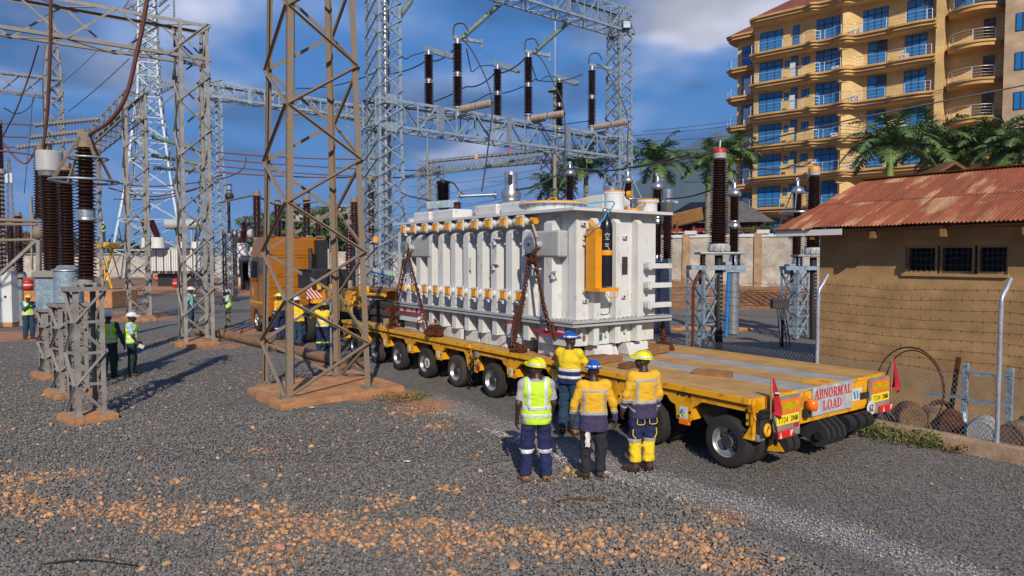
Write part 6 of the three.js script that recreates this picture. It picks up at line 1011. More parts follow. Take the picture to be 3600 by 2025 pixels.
  g.lathe([[.2, 0], [.2, .2], [.24, .22], [.24, .26], [.001, .26]], [4.5, T, 2.6], YUP, 22); const c2 = g.build('turret', M.white, o); g.lathe([[.235, 0], [.235, .03], [.001, .03]], [4.5, T + .261, 2.6], YUP, 22); sub(g, 'yellow_cap', M.amber, c2); for (let i = 0; i < 10; i++) { const a = i * .628; g.cyl([4.5 + Math.cos(a) * .21, T + .2, 2.6 + Math.sin(a) * .21], [4.5 + Math.cos(a) * .21, T + .31, 2.6 + Math.sin(a) * .21], .012, .012, 6); } sub(g, 'bolts', M.zinc, c2);
  // silver turrets with dark window, bus tubes
  g.cyl([8.85, T, 2.0], [8.85, T + .30, 2.0], .14, .16, 18); g.lathe([[.16, 0], [.36, .14], [.36, .2], [.22, .25], [.26, .34], [.26, .5], [.18, .58], [.18, 1.02], [.001, 1.02]], [8.85, T + .26, 2.0], YUP, 26); const st = g.build('silver_turret', M.alu, o); g.box(8.85 - .15, T + 1.08, 1.88, .09, .22, .14, .7); sub(g, 'dark_window', M.black, st);
  g.lathe([[.24, 0], [.24, .3], [.2, .36], [.2, .66], [.001, .66]], [5.6, T, 2.55], YUP, 22); g.build('silver_turret', M.alu, o);
  g.lathe([[.28, 0], [.28, .12], [.001, .12]], [11.75, T, .75], YUP, 22); const c3 = g.build('turret', M.white, o); g.lathe([[.27, 0], [.27, .03], [.001, .03]], [11.75, T + .121, .75], YUP, 22); sub(g, 'yellow_cap', M.amber, c3);
  g.tube([[4.15, T, .75], [4.18, T + .02, .7], [4.4, T + .03, .55], [4.6, T + .02, .8]], .012, 5, 14); g.build('hose_end', M.hoseBlue, o); g.tube([[4.4, T + .05, 2.1], [4.35, T + .2, 2.3], [4.45, T + .1, 2.45], [4.4, T + .06, 2.2]], .014, 5, 20); g.build('yellow_cable', M.amber, o);
  g.cyl([4.45, T, 2.05], [4.45, T + .06, 2.05], .16, .16, 18); g.build('yellow_cover', M.amber, o);
}
{ // compressed-air cylinder on its yellow carrier
  const o = thing('gas_cylinder', 'dark blue-black gas cylinder strapped into a yellow carrier on the end of the transformer', 'gas cylinder', null, TR, [4.08, 2.55, .86]), g = new G(), x = 4.0, z = .88;
  g.lathe([[.001, 2.62], [.125, 2.62], [.125, 3.78], [.115, 3.88], [.075, 3.98], [.035, 4.02], [.03, 4.08], [.001, 4.08]], [x, 0, z], YUP, 28); g.build('bottle', mat([.012, .016, .03], .3, 0, rep(tGrime, 2)), o);
  g.cyl([x, 4.06, z], [x, 4.16, z], .03, .025, 10); g.cyl([x - .08, 4.12, z - .05], [x + .08, 4.12, z + .05], .02, .02, 8); g.ball([x - .05, 4.13, z - .1], .05); g.ball([x + .02, 4.19, z], .03); g.build('valve', M.alu, o);
  g.b2(x - .09, x + .2, 2.62, 3.78, z - .34, z - .15); g.a = []; g.b2(x - .02, x + .26, 2.58, 3.76, z - .31, z - .14); const c = g.build('carrier', M.amber, o); g.b2(x - .16, x + .26, 2.53, 2.6, z - .33, z + .2); sub(g, 'shelf', M.amber, c); g.tube([[x - .132, 3.28, z - .16], [x - .132, 3.28, z + .13]], .005, 4, 4); g.a = []; for (const y of [3.3]) { g.lathe([[.132, -.05], [.137, -.05], [.137, .05], [.132, .05]], [x, y, z], YUP, 24); } sub(g, 'strap', M.amber, c); g.prism([[0, 0], [.22, .1], [.22, .3], [0, .12]], z - .3, z - .15, new THREE.Matrix4().makeTranslation(x - .02, 3.62, 0)); sub(g, 'top_bracket', M.amber, c);
  g.tube([[x - .14, 2.5, z - .1], [x - .17, 2.43, z - .1], [x - .17, 2.43, z + .14], [x - .14, 2.55, z + .18]], .012, 6, 16); sub(g, 'handle', M.amber, c);
  g.tube([[x, 4.1, z + .05], [x - .1, 4.3, z + .12], [x - .05, 4.32, z + .0], [x + .2, 4.28, z - .3]], .014, 6, 24); g.build('blue_hose', M.hoseBlue, o); g.tube([[x - .05, 4.08, z - .06], [x - .12, 3.95, z - .2], [x - .05, 3.8, z - .38], [x + .15, 3.72, z - .42]], .014, 6, 24); g.build('blue_hose', M.hoseBlue, o);
  // the two painted characters (air) built as strokes on the bottle
  const w = new G(), put = (u, y) => { const a = Math.atan2(-.6, -.8) , s = u / .125; const ang = Math.PI + .62 - s; return [x + Math.cos(ang) * .1265, y, z + Math.sin(ang) * .1265]; };
  const stroke = (...p) => { for (let i = 0; i + 1 < p.length; i++) w.tube([put(...p[i]), put((p[i][0] + p[i + 1][0]) / 2, (p[i][1] + p[i + 1][1]) / 2), put(...p[i + 1])], .006, 4, 4); };
  stroke([0, 3.70], [0, 3.675]); stroke([-.045, 3.645], [-.04, 3.67], [.045, 3.67], [.04, 3.645]); stroke([-.012, 3.655], [-.035, 3.62]); stroke([.012, 3.655], [.035, 3.625]); stroke([-.03, 3.60], [.03, 3.60]); stroke([0, 3.60], [0, 3.56]); stroke([-.045, 3.56], [.045, 3.56]);
  stroke([-.02, 3.49], [-.045, 3.455]); stroke([-.03, 3.475], [.04, 3.475]); stroke([-.03, 3.45], [.03, 3.45]); stroke([-.045, 3.425], [.02, 3.425], [.025, 3.38], [.045, 3.365], [.05, 3.385]); w.build('painted_characters', M.white, o);
}
// bushing, bus tube and cables that stand behind the transformer's front end
{ const D = 26, p = at(1558, 690, D), y = q => 3.2 + (HOR - q) * D / F, o = thing('bushing', 'black bushing with a bent cable standing behind the transformer cover at left', 'bushing', null, WORLD, [p.x, 0, p.z]), g = new G(); g.sheds([p.x, y(735), p.z], [p.x, y(652), p.z], .2, .29, 13, 14); g.build('insulator', M.porcelainBlack, o); g.cyl([p.x, 0, p.z], [p.x, y(735), p.z], .16, .16, 10); g.build('column', M.zinc, o); g.lathe([[.2, 0], [.26, .05], [.26, .14], [.1, .18]], [p.x, y(652), p.z], YUP, 14); g.build('cap', M.porcelainBlack, o);
  wire('dark cable bending down from the black bushing to the bus tube', [[1562, 645, 26], [1585, 640, 26], [1615, 672, 25], [1630, 684, 24.5]], .03); const b = new G(); b.cyl(at(1610, 690, 24), at(1745, 684, 24), .055, .055, 10); for (const q of [1620, 1740]) b.torus(at(q, 684, 24), .12, .03, V3(1, .2, .3), 16, 6); solo(b, 'bus_tube', M.zinc, 'short silver bus tube above the transformer cover', 'busbar', null, WORLD, at(1610, 690, 24).toArray());
  const c = new G(); c.bar(at(1500, 722, 24), at(1610, 714, 24), .1, .25); solo(c, 'bus_bar', M.zincBlue, 'flat grey bar beside the black bushing', 'busbar', null, WORLD, at(1500, 722, 24).toArray());
  const s = at(1608, 730, 24), q = new G(); q.sheds([s.x, s.y - .2, s.z], [s.x, s.y + .2, s.z], .1, .16, 5, 12); solo(q, 'stub_insulator', M.porcelainRed, 'short red-brown insulator under the end of the silver bus tube', 'insulator', null, WORLD, s.toArray()); }
// ---------- chains ----------
function chain(label, runs, heaps, binder) { // runs of points in the trailer's frame
  const o = thing('lashing_chain', label, 'chain', 'rusty chains holding the transformer', TR, runs[0][0]), g = new G(), unit = new THREE.TorusGeometry(.036, .0125, 5, 10); unit.scale(.8, 1.5, 1);
  const links = (P) => { const c = new THREE.CatmullRomCurve3(P.map(v)), L = c.getLength(), n = Math.round(L / .078); for (let i = 0; i < n; i++) { const t = (i + .5) / n, p = c.getPointAt(t), d = c.getTangentAt(t), q = new THREE.Quaternion().setFromUnitVectors(YUP, d).multiply(new THREE.Quaternion().setFromAxisAngle(YUP, (i % 2) * Math.PI / 2 + .4)); g.add(unit.clone(), new THREE.Matrix4().compose(p, q, V3(1, 1, 1))); } };
  runs.forEach(r => { links(r); g.build('chain_run', M.chain, o); });
  for (const [hx, hy, hz, r, n, h] of heaps) { for (let i = 0; i < n; i++) { const a = rr(0, 6.3), k = Math.sqrt(rnd()) * r, yy = hy + .02 + rnd() * h * (1 - k / r * .8); g.add(unit.clone(), new THREE.Matrix4().compose(V3(hx + Math.cos(a) * k, yy, hz + Math.sin(a) * k * .7), new THREE.Quaternion().setFromEuler(new THREE.Euler(rr(0, 6), rr(0, 6), rr(0, 6))), V3(1.1, 1.1, 1.1))); } g.build('chain_heap', M.chain, o); }
  for (const [a, b] of binder || []) { g.cyl(a, b, .028, .028, 8); const m = v(a).lerp(v(b), .5); g.cyl(v(a).lerp(v(b), .35), v(a).lerp(v(b), .65), .045, .045, 10); g.build('tensioner', M.chain, o); const d = m.clone().add(V3(.3, -.12, -.08)); g.bar(m, d, .02, .03); g.build('tensioner_handle', M.red, o); }
  return o;
}
const loopTop = (x, s) => [[x + s * .16, 3.25, -.09], [x + s * .17, 3.45, -.1], [x + s * .02, 3.6, -.09], [x - s * .15, 3.5, -.09], [x - s * .15, 3.3, -.09]];
chain('rusty chains fanning down from the front trunnion of the transformer', [[[10.98, 3.3, -.08], [11.5, 2.2, -.06], [12.1, 1.35, -.03]], [[10.9, 3.25, -.06], [11.4, 2.15, -.04], [12.0, 1.3, -.02]], [[10.78, 3.45, -.1], [10.2, 2.3, -.08], [9.72, 1.35, -.05]], [[10.82, 3.25, -.06], [10.25, 2.25, -.05], [9.78, 1.4, -.03]], loopTop(10.9, 1), [[10.9, 3.62, -.06], [10.8, 3.4, -.06], [10.85, 3.2, -.06], [10.95, 3.05, -.06]], [[12.1, 1.3, -.05], [12.1, 1.1, -.05], [12.08, .85, -.05]]], [[12.1, 1.14, .12, .2, 60, .18], [9.55, 1.14, .1, .2, 90, .45], [12.02, 1.3, .05, .08, 40, .4], [9.6, 1.2, -.06, .12, 60, .3]], [[[12.0, 1.65, -.05], [11.8, 1.9, -.05]], [[9.95, 1.85, -.07], [9.75, 1.4, -.06]]]);
chain('rusty chains fanning down from the rear trunnion of the transformer', [[[5.3, 3.3, -.08], [5.6, 2.2, -.06], [5.95, 1.3, -.03]], [[5.15, 3.25, -.06], [4.9, 2.3, -.04], [4.7, 1.7, -.02]], [[5.1, 3.4, -.1], [4.8, 2.3, -.08], [4.5, 1.55, -.05]], [[5.3, 3.2, -.05], [5.6, 2.1, -.03], [5.9, 1.35, -.01]], loopTop(5.21, 1), [[5.21, 3.5, -.06], [5.14, 3.3, -.06], [5.2, 3.1, -.06]]], [[5.95, 1.14, .12, .18, 70, .22], [4.5, 1.14, .1, .12, 40, .2], [5.22, 3.1, -.06, .05, 12, .2]], [[[5.75, 2.2, -.06], [5.9, 1.5, -.04]], [[4.55, 1.9, -.06], [4.45, 1.55, -.05]]]);
chain('rusty and gilt chain heaped at the far rear corner of the transformer', [[[4.5, 1.9, 3.1], [4.45, 1.6, 3.08], [4.4, 1.3, 3.05]], [[4.55, 1.9, 3.12], [4.5, 1.55, 3.1], [4.5, 1.3, 3.1]]], [[4.42, 1.14, 3.05, .24, 120, .2], [4.46, 1.35, 3.08, .05, 24, .3]], [[[4.47, 1.8, 3.1], [4.44, 1.5, 3.06]]]);
// ---------- truck and gooseneck ----------
{
  const f = TR, o = thing('tractor_truck', 'orange-brown heavy tractor unit coupled to the front of the trailer', 'truck', null, f, [22.8, 0, .8]), g = new G();
  const z0 = -.45, z1 = 2.05, xr = 22.85, xf = 25.35;
  // cab shell: side profile raised across its width
  g.prism([[xr, 1.05], [xf - .05, 1.05], [xf, 1.6], [xf - .02, 2.3], [xf - .28, 3.35], [xf - .6, 3.8], [xf - 1.0, 4.02], [xr + .1, 4.02], [xr, 3.9]], z0, z1); const cab = g.build('cab', M.cab, o);
  // rear wall pressings
  for (const y of [1.5, 1.95, 2.4, 3.2, 3.5]) { g.rbox(xr - .03, xr + .005, y, y + .06, z0 + .12, z1 - .12, .012); } for (const z of [.1, .55, 1.0, 1.45]) g.rbox(xr - .03, xr + .005, 2.5, 3.1, z - .13, z + .13, .012); sub(g, 'pressings', M.cab, cab);
  g.rbox(xr - .02, xr + .01, 3.3, 4.0, z0 + .1, z1 - .1, .01); sub(g, 'roof_panel', M.cab, cab);
  g.b2(xr + .1, xf - .95, 4.02, 4.08, z0 + .1, z1 - .1); sub(g, 'roof_rim', M.cab, cab); for (const z of [z0 + .2, .8, z1 - .2]) g.cyl([xr + .06, 4.1, z - .15], [xr + .06, 4.1, z + .15], .04, .04, 8); sub(g, 'roof_bar', M.alu, cab); g.rbox(xr + .15, xr + .4, 4.08, 4.16, z1 - .7, z1 - .45, .03); sub(g, 'roof_lamp', M.alu, cab);
  // near door: window, mirror, steps, yellow stripe, badge
  const zs = z0 - .012; g.prism([[xf - 1.25, 2.35], [xf - .2, 2.35], [xf - .42, 3.2], [xf - 1.25, 3.25]], zs - .004, zs + .01); sub(g, 'door_window', M.glassDark, cab); g.b2(xf - 2.1, xf - 1.4, 2.5, 3.2, zs - .003, zs + .01); sub(g, 'side_window', M.glassDark, cab); g.b2(xr, xf - .02, 1.24, 1.33, zs - .006, zs + .012); sub(g, 'yellow_stripe', M.yellow, cab);
  g.prism([[xf - .5, 1.55], [xf - .42, 1.55], [xf - .42, 1.9], [xf - .5, 1.9]], zs - .006, zs + .01); sub(g, 'badge', M.amber, cab); g.b2(xf - 1.3, xf - 1.28, 1.3, 3.3, zs - .002, zs + .01); sub(g, 'door_gap', M.black, cab); g.rbox(xf - 1.25, xf - 1.1, 2.2, 2.24, zs - .03, zs + .01, .01); sub(g, 'door_handle', M.black, cab);
  g.prism([[xf - .05, 2.25], [xf - .02, 2.3], [xf - .29, 3.35], [xf - .33, 3.3]], z0 + .15, z1 - .15, new THREE.Matrix4().makeTranslation(.045, 0, 0)); sub(g, 'windscreen', M.glassDark, cab);
  for (const [z, s] of [[z0, -1], [z1, 1]]) { g.rbox(xf - .1, xf + .06, 2.25, 2.95, z + s * .12, z + s * .35, .03); g.bar([xf - .05, 3.1, z], [xf - .02, 2.9, z + s * .24], .03); g.bar([xf - .05, 2.1, z], [xf - .02, 2.3, z + s * .24], .03); sub(g, 'mirror', M.black, cab); }
  g.prism([[xf - .2, 3.55], [xf + .22, 3.35], [xf + .24, 3.4], [xf - .25, 3.66]], z0 + .1, z1 - .1); sub(g, 'sun_visor', M.cab, cab);
  // lower body, wheel arches, bumper
  g.prism([[xr, .75], [xr, 1.05], [xf - .05, 1.05], [xf + .02, .75], [xf + .02, .32], [xf - .25, .3], [xf - .3, .62], [xf - .5, .98], [xf - 1.1, .98], [xf - 1.35, .6], [xf - 1.4, .45], [xf - 1.9, .45], [xf - 1.95, .75]], z0 + .02, z0 + .2); g.prism([[xr, .75], [xr, 1.05], [xf - .05, 1.05], [xf + .02, .75], [xf + .02, .32], [xf - .25, .3], [xf - .3, .62], [xf - .5, .98], [xf - 1.1, .98], [xf - 1.35, .6], [xf - 1.4, .45], [xf - 1.9, .45], [xf - 1.95, .75]], z1 - .2, z1 - .02); g.b2(xf - .1, xf + .03, .32, .8, z0 + .2, z1 - .2); g.build('lower_body', M.cab, o); for (const z of [z0 + .2, z1 - .35]) g.rbox(xf + .0, xf + .05, .5, .68, z, z + .3, .02); g.build('headlights', M.alu, o); g.b2(xf - 1.9, xf - 1.42, .35, .42, z0 - .02, z0 + .25); g.b2(xf - 1.9, xf - 1.42, .68, .73, z0 - .02, z0 + .25); g.build('steps', M.darkSteel, o);
  // wheels
  const wheel = (x, z, flip) => { const wg = part(o, 'wheel'), q = new G(), s = flip ? -1 : 1; q.lathe([[.29, -.16], [.42, -.17], [.5, -.14], [.525, -.1], [.525, .1], [.5, .14], [.42, .17], [.29, .16]], [x, .525, z], V3(0, 0, s), 32); q.build('tyre', M.tyre, wg); q.lathe([[.295, -.15], [.28, -.1], [.26, .02], [.14, .0], [.12, -.14], [.06, -.17], [.001, -.17]], [x, .525, z], V3(0, 0, s), 24); q.build('rim', M.rim, wg); };
  for (const x of [xf - .82, 22.3, 20.9, 19.5]) for (const [z, fl] of x > 22.5 ? [[z0 + .2, 0], [z1 - .2, 1]] : [[z0 + .55, 0], [z1 - .2, 1]]) wheel(x, z, fl);
  // chassis and what it carries
  for (const z of [.5, 1.4]) { g.b2(17.6, xr + .5, .85, 1.12, z - .05, z + .05); g.build('chassis_rail', M.darkSteel, o); }
  g.rbox(21.3, 22.6, .45, 1.05, z0 + .15, z0 + .65, .08); const ft = g.build('fuel_tank', M.checker, o); for (const x of [21.6, 22.3]) g.b2(x - .03, x + .03, .44, 1.06, z0 + .14, z0 + .66); sub(g, 'tank_strap', M.darkSteel, ft);
  g.rbox(19.0, 20.7, 2.02, 2.72, .15, 1.55, .03); const bx = g.build('power_pack', M.black, o); for (let i = 0; i < 4; i++) g.b2(19.2 + i * .4, 19.4 + i * .4, 2.1, 2.62, .138, .15); sub(g, 'panel', M.darkSteel, bx); g.b2(19.0, 20.7, 2.72, 2.76, .12, 1.58); sub(g, 'lid', M.darkSteel, bx);
  g.b2(xr - .55, xr - .12, 1.6, 3.95, 1.55, 1.98); g.build('air_intake', M.black, o); g.b2(20.0, 22.6, 1.12, 1.2, 0.1, 1.9); g.build('catwalk', M.darkSteel, o); g.cyl([22.5, 1.2, 1.3], [22.5, 3.6, 1.3], .09, .09, 12); g.build('exhaust', M.darkSteel, o);
  g.b2(19.2, 21.2, 1.14, 1.18, z0 + .3, z0 + .85); g.bar([19.2, 1.3, z0 + .3], [21.2, 1.3, z0 + .3], .05); g.build('mudguard', M.alu, o);
}
{
  const o = thing('gooseneck', 'yellow gooseneck of the trailer reaching over the back of the truck', 'gooseneck', null, TR, [17, 1, 1.6]), g = new G();
  g.prism([[15.7, .65], [15.9, .65], [16.3, 1.55], [17.2, 1.62], [20.9, 1.62], [21.0, 1.72], [20.9, 2.0], [16.2, 2.0], [15.7, 1.2]], .55, .85); g.build('neck_beam', M.yellow, o); g.prism([[15.7, .65], [15.9, .65], [16.3, 1.55], [17.2, 1.62], [20.9, 1.62], [21.0, 1.72], [20.9, 2.0], [16.2, 2.0], [15.7, 1.2]], 2.4, 2.7); g.build('neck_beam', M.yellow, o);
  g.b2(16.2, 18.8, 1.98, 2.03, .85, 2.4); g.build('neck_deck', M.deck, o); for (let i = 0; i < 5; i++) { g.rbox(14.6 + rr(-.2, .2), 17.5 + rr(-.2, .3), 2.035 + .05 * (i % 2), 2.09 + .05 * (i % 2), .9 + i * .3, 1.15 + i * .3, .01); g.build('plank', i % 2 ? M.wood : M.woodDark, o); }
  g.rbox(15.5, 16.8, 1.35, 1.75, .25, .55, .03); g.build('side_box', M.yellow, o); for (const z of [.4, 2.85]) { g.cyl([15.3, 1.5, z - .12], [15.3, 1.5, z + .12], .17, .17, 16); } g.build('pivot', M.yellow, o); g.cyl([13.7, 2.02, .6], [15.5, 1.98, .6], .06, .06, 10); g.build('hydraulic_rod', M.yellow, o); g.rbox(15.2, 15.6, 1.9, 2.25, .45, .75, .03); g.build('lift_head', M.yellow, o); g.cyl([15.6, 1.1, .6], [16.4, 1.6, .6], .1, .1, 12); g.build('hydraulic_cylinder', M.darkSteel, o);
  g.b2(18.9, 19.2, 1.5, 1.64, .12, .5); g.build('step', M.yellow, o); g.rbox(18.9, 19.05, 2.0, 2.25, .3, .45, .02); g.rbox(17.6, 17.75, 2.0, 2.25, .3, .45, .02); g.build('stub_post', M.yellow, o);
  const haz = (x, y, z, w, h) => { g.b2(x - .01, x + .01, y, y + h, z, z + w); const b = g.build('hazard_board', M.white, o); for (let i = -2; i < 5; i++) { const P = []; const s = w / 4.2; const a = i * s, bb = a + s * .5; for (const [px, py] of [[a, 0], [bb, 0], [bb + h * .8, h], [a + h * .8, h]]) P.push([px, py]); const cl = []; const clipX = (pts, lim, sg) => { const out = []; for (let k = 0; k < pts.length; k++) { const A = pts[k], B = pts[(k + 1) % pts.length], ia = sg * (A[0] - lim) >= 0, ib = sg * (B[0] - lim) >= 0; if (ia) out.push(A); if (ia !== ib) { const t = (lim - A[0]) / (B[0] - A[0]); out.push([lim, A[1] + (B[1] - A[1]) * t]); } } return out; }; const q = clipX(clipX(P, 0, 1), w, -1); if (q.length > 2) g.prism(q.map(([u, vv]) => [z + w - u, y + vv]), 0, .004, new THREE.Matrix4().makeBasis(V3(0, 0, 1), V3(0, 1, 0), V3(-1, 0, 0)).setPosition(x - .0105, 0, 0)); } if (g.a.length) sub(g, 'red_stripes', M.red, b); };
  haz(19.1, 1.66, -.05, .58, .42); haz(13.9, 2.0, 3.0, .5, .42); g.cyl([19.1, 2.08, .2], [19.1, 2.2, .2], .06, .06, 12); g.build('amber_lamp', M.orangeLamp, o);
  // white and blue banner laid along the far side
  g.prism([[16.5, 2.45], [18.6, 2.62], [18.6, 2.84], [16.5, 2.68]], 2.3, 2.32); const bn = g.build('banner', M.white, o); g.prism([[16.52, 2.46], [18.58, 2.63], [18.58, 2.70], [16.52, 2.53]], 2.288, 2.299); sub(g, 'blue_band', mat([.03, .22, .5], .5), bn); g.b2(16.5, 17.1, 2.55, 2.62, 2.285, 2.298); sub(g, 'yellow_band', M.hiviz, bn);
  // spare tyres in piles
}
for (const [x, z, n, label] of [[13.35, .75, 3, 'pile of three spare tyres on the deck nearest the transformer'], [14.35, .8, 3, 'pile of three spare tyres in the middle of the front deck'], [15.2, .55, 2, 'pair of spare tyres under the gooseneck']]) { const base = TR.w(x, 0, z); for (let i = 0; i < n; i++) { const g = new G(); g.lathe([[.22, -.5], [.30, -.5], [.37, -.46], [.40, -.3], [.40, .3], [.37, .46], [.30, .5], [.22, .5]].map(([r, t]) => [r, t * .23]), [0, 0, 0], YUP, 28); const ge = g.geo(); boxUV(ge); const m = new THREE.Mesh(ge, i % 2 ? M.tyreDusty : M.tyre); m.name = numbered('spare_tyre'); meta(m, ['bottom', 'second', 'top'][i] + ' tyre of the ' + label.replace('of three ', '').replace('of spare', 'spare'), 'tyre', 'spare tyres on the trailer'); m.position.copy(base).add(V3(rr(-.06, .06), 1.14 + .115 + i * .228, rr(-.06, .06))); m.castShadow = m.receiveShadow = true; scene.add(m); } }
// ---------- the hut, fence and scrap at the right ----------
{
  const o = thing('hut', 'brown plastered hut with a rusty corrugated roof behind the fence', 'hut', null, TR, [-3, 0, 8]), g = new G(), zw = 6.5, xl = 2.75, xr = -8;
  const wx = [[.95, -.06], [-.06, -.98]];
  // front wall built round a louvred window band
  g.b2(xr, -1.0, -.2, 3.85, zw, zw + .25); g.b2(-1.0, .85, -.2, 2.88, zw, zw + .25); g.b2(-1.0, .85, 3.44, 3.85, zw, zw + .25); g.b2(.85, xl, -.2, 3.85, zw, zw + .25); g.build('wall', M.plaster, o);
  g.b2(xl - .25, xl, -.2, 4.2, zw + .26, 11.5); g.build('wall', M.plaster, o); g.b2(xr, xl, -.2, 3.85, 11.3, 11.55); g.build('wall', M.plaster, o); g.b2(xr - .25, xr, -.2, 4.2, zw, 11.55); g.build('wall', M.plaster, o); g.b2(xr, xl - .26, 3.75, 3.83, zw + .26, 11.29); g.build('ceiling', M.woodDark, o);
  for (const [a, b] of [[.85, .25], [.2, -.42], [-.47, -1.0]]) { g.b2(b, a, 2.88, 2.93, zw + .05, zw + .16); g.b2(b, a, 3.4, 3.44, zw + .05, zw + .16); g.b2(a - .045, a, 2.93, 3.4, zw + .05, zw + .16); g.b2(b, b + .045, 2.93, 3.4, zw + .05, zw + .16); const fr = g.build('window', M.plaster, o); for (let i = 0; i < 5; i++) g.box((a + b) / 2, 2.98 + i * .095, zw + .13, Math.abs(a - b) - .1, .006, .09, 0, 0, .7); sub(g, 'louvre', M.windowDark, fr); for (let i = 1; i < 6; i++) g.b2(lerp(b, a, i / 6) - .006, lerp(b, a, i / 6) + .006, 2.93, 3.4, zw + .02, zw + .032); for (let i = 1; i < 4; i++) g.b2(b, a, 2.93 + i * .12, 2.942 + i * .12, zw + .012, zw + .022); sub(g, 'mesh_bars', M.darkSteel, fr); g.b2(b, a, 2.93, 3.4, zw + .24, zw + .25); sub(g, 'painted_room_dark', M.black, fr); }  // black sheet behind the louvres paints in the shade of the room
  g.b2(-1.02, .9, 2.82, 2.88, zw - .05, zw); g.build('sill', M.plaster, o);
  // roof: corrugated sheets in two courses
  const yE = 3.87, zE = 5.82, yR = 5.18, zR = 9.0, cols = 12, wv = .076;
  const tRoof = tex(512, (u, w) => { const a = fbm(u * 7, w * 2.2, 5, 131, 7), st = fbm(u * 30, w * 1.4, 4, 132, 30), b = noise(u * 150, w * 60, 5, 150), p = sstep(.52, .66, fbm(u * 9, w * 2.5, 4, 140, 9)); const k = .80 + .3 * (st - .5) + .14 * (b - .5); return [lerp(.63 + .16 * (a - .5), .80, p) * k, lerp(.35 + .14 * (a - .5), .62, p) * k, lerp(.215 + .08 * (a - .5), .46, p) * k]; });
  const rm = mat([1, .92, .86], .8, .1, rep(tRoof, .23, .28), .001, {});
  rm.userData.ownUV = true;
  const verge = t => lerp(3.52, 3.02, t);
  const slope = (za, ya, zb, yb) => { for (let r = 0; r < 2; r++) for (let c = 0; c < cols; c++) {
    const x1 = 3.55 - c * .95, x0 = x1 - .99, t0 = r ? .47 : 0, t1 = r ? 1 : .53, nx = Math.round((x1 - x0) / wv * 6), pos = [], uv = [], idx = [], lift = r ? .012 : 0, jig = rr(-.04, .04);
    for (let j = 0; j <= 6; j++) for (let i = 0; i <= nx; i++) { const t = clamp(lerp(t0, t1, j / 6) + (r ? 0 : (j === 0 ? jig * .3 : 0)), -.02, 1), x = Math.min(lerp(x0, x1, i / nx), verge(t)), y = lerp(ya, yb, t) + .014 * Math.cos(x / wv * 2 * Math.PI) + lift + .006 * (c % 2); pos.push(x, y, lerp(za, zb, t)); uv.push(x + c * .37 + r * 1.9, t * 3.4 + c * .61); }
    for (let j = 0; j < 6; j++) for (let i = 0; i < nx; i++) { const a = j * (nx + 1) + i, b = a + nx + 1; idx.push(a, b, a + 1, b, b + 1, a + 1); }
    const q = new THREE.BufferGeometry(); q.setAttribute('position', new THREE.Float32BufferAttribute(pos, 3)); q.setAttribute('uv', new THREE.Float32BufferAttribute(uv, 2)); q.setIndex(idx); q.computeVertexNormals(); g.add(q); g.build('roof_sheet', rm, o);
  } };
  slope(zE, yE, zR, yR); slope(12.3, yE, zR, yR);
  g.bar([3.05, yR + .02, zR], [-8, yR + .02, zR], .3, .03); g.build('ridge_cap', mat([.42, .30, .22], .8, .1, rep(tRust, 1)), o);
  // gable end, boards, rafters
  g.prism([[6.5, 3.8], [11.5, 3.8], [9, 5.05]], xl - .24, xl - .02, new THREE.Matrix4().makeBasis(V3(0, 0, 1), V3(0, 1, 0), V3(1, 0, 0))); g.build('gable', M.plaster, o);
  g.b2(1.9, 3.5, 3.70, 3.83, zE + .04, zE + .07); g.build('fascia_board', M.white, o); g.bar([3.5, 3.76, zE + .06], [3.0, 5.06, zR], .03, .14, V3(1, 0, 0)); g.build('barge_board', M.woodPale, o);
  for (let x = 2.6; x > -8; x -= 1.35) { g.bar([x, 3.72, zE + .1], [x, 4.15, 6.8], .07, .12, V3(1, 0, 0)); g.box(x, 3.68, zE + .12, .1, .14, .1); g.build('rafter_end', M.wood, o); } g.b2(-8, 1.9, 3.76, 3.80, zE + .12, zE + .16); g.build('eave_batten', M.woodDark, o);
}
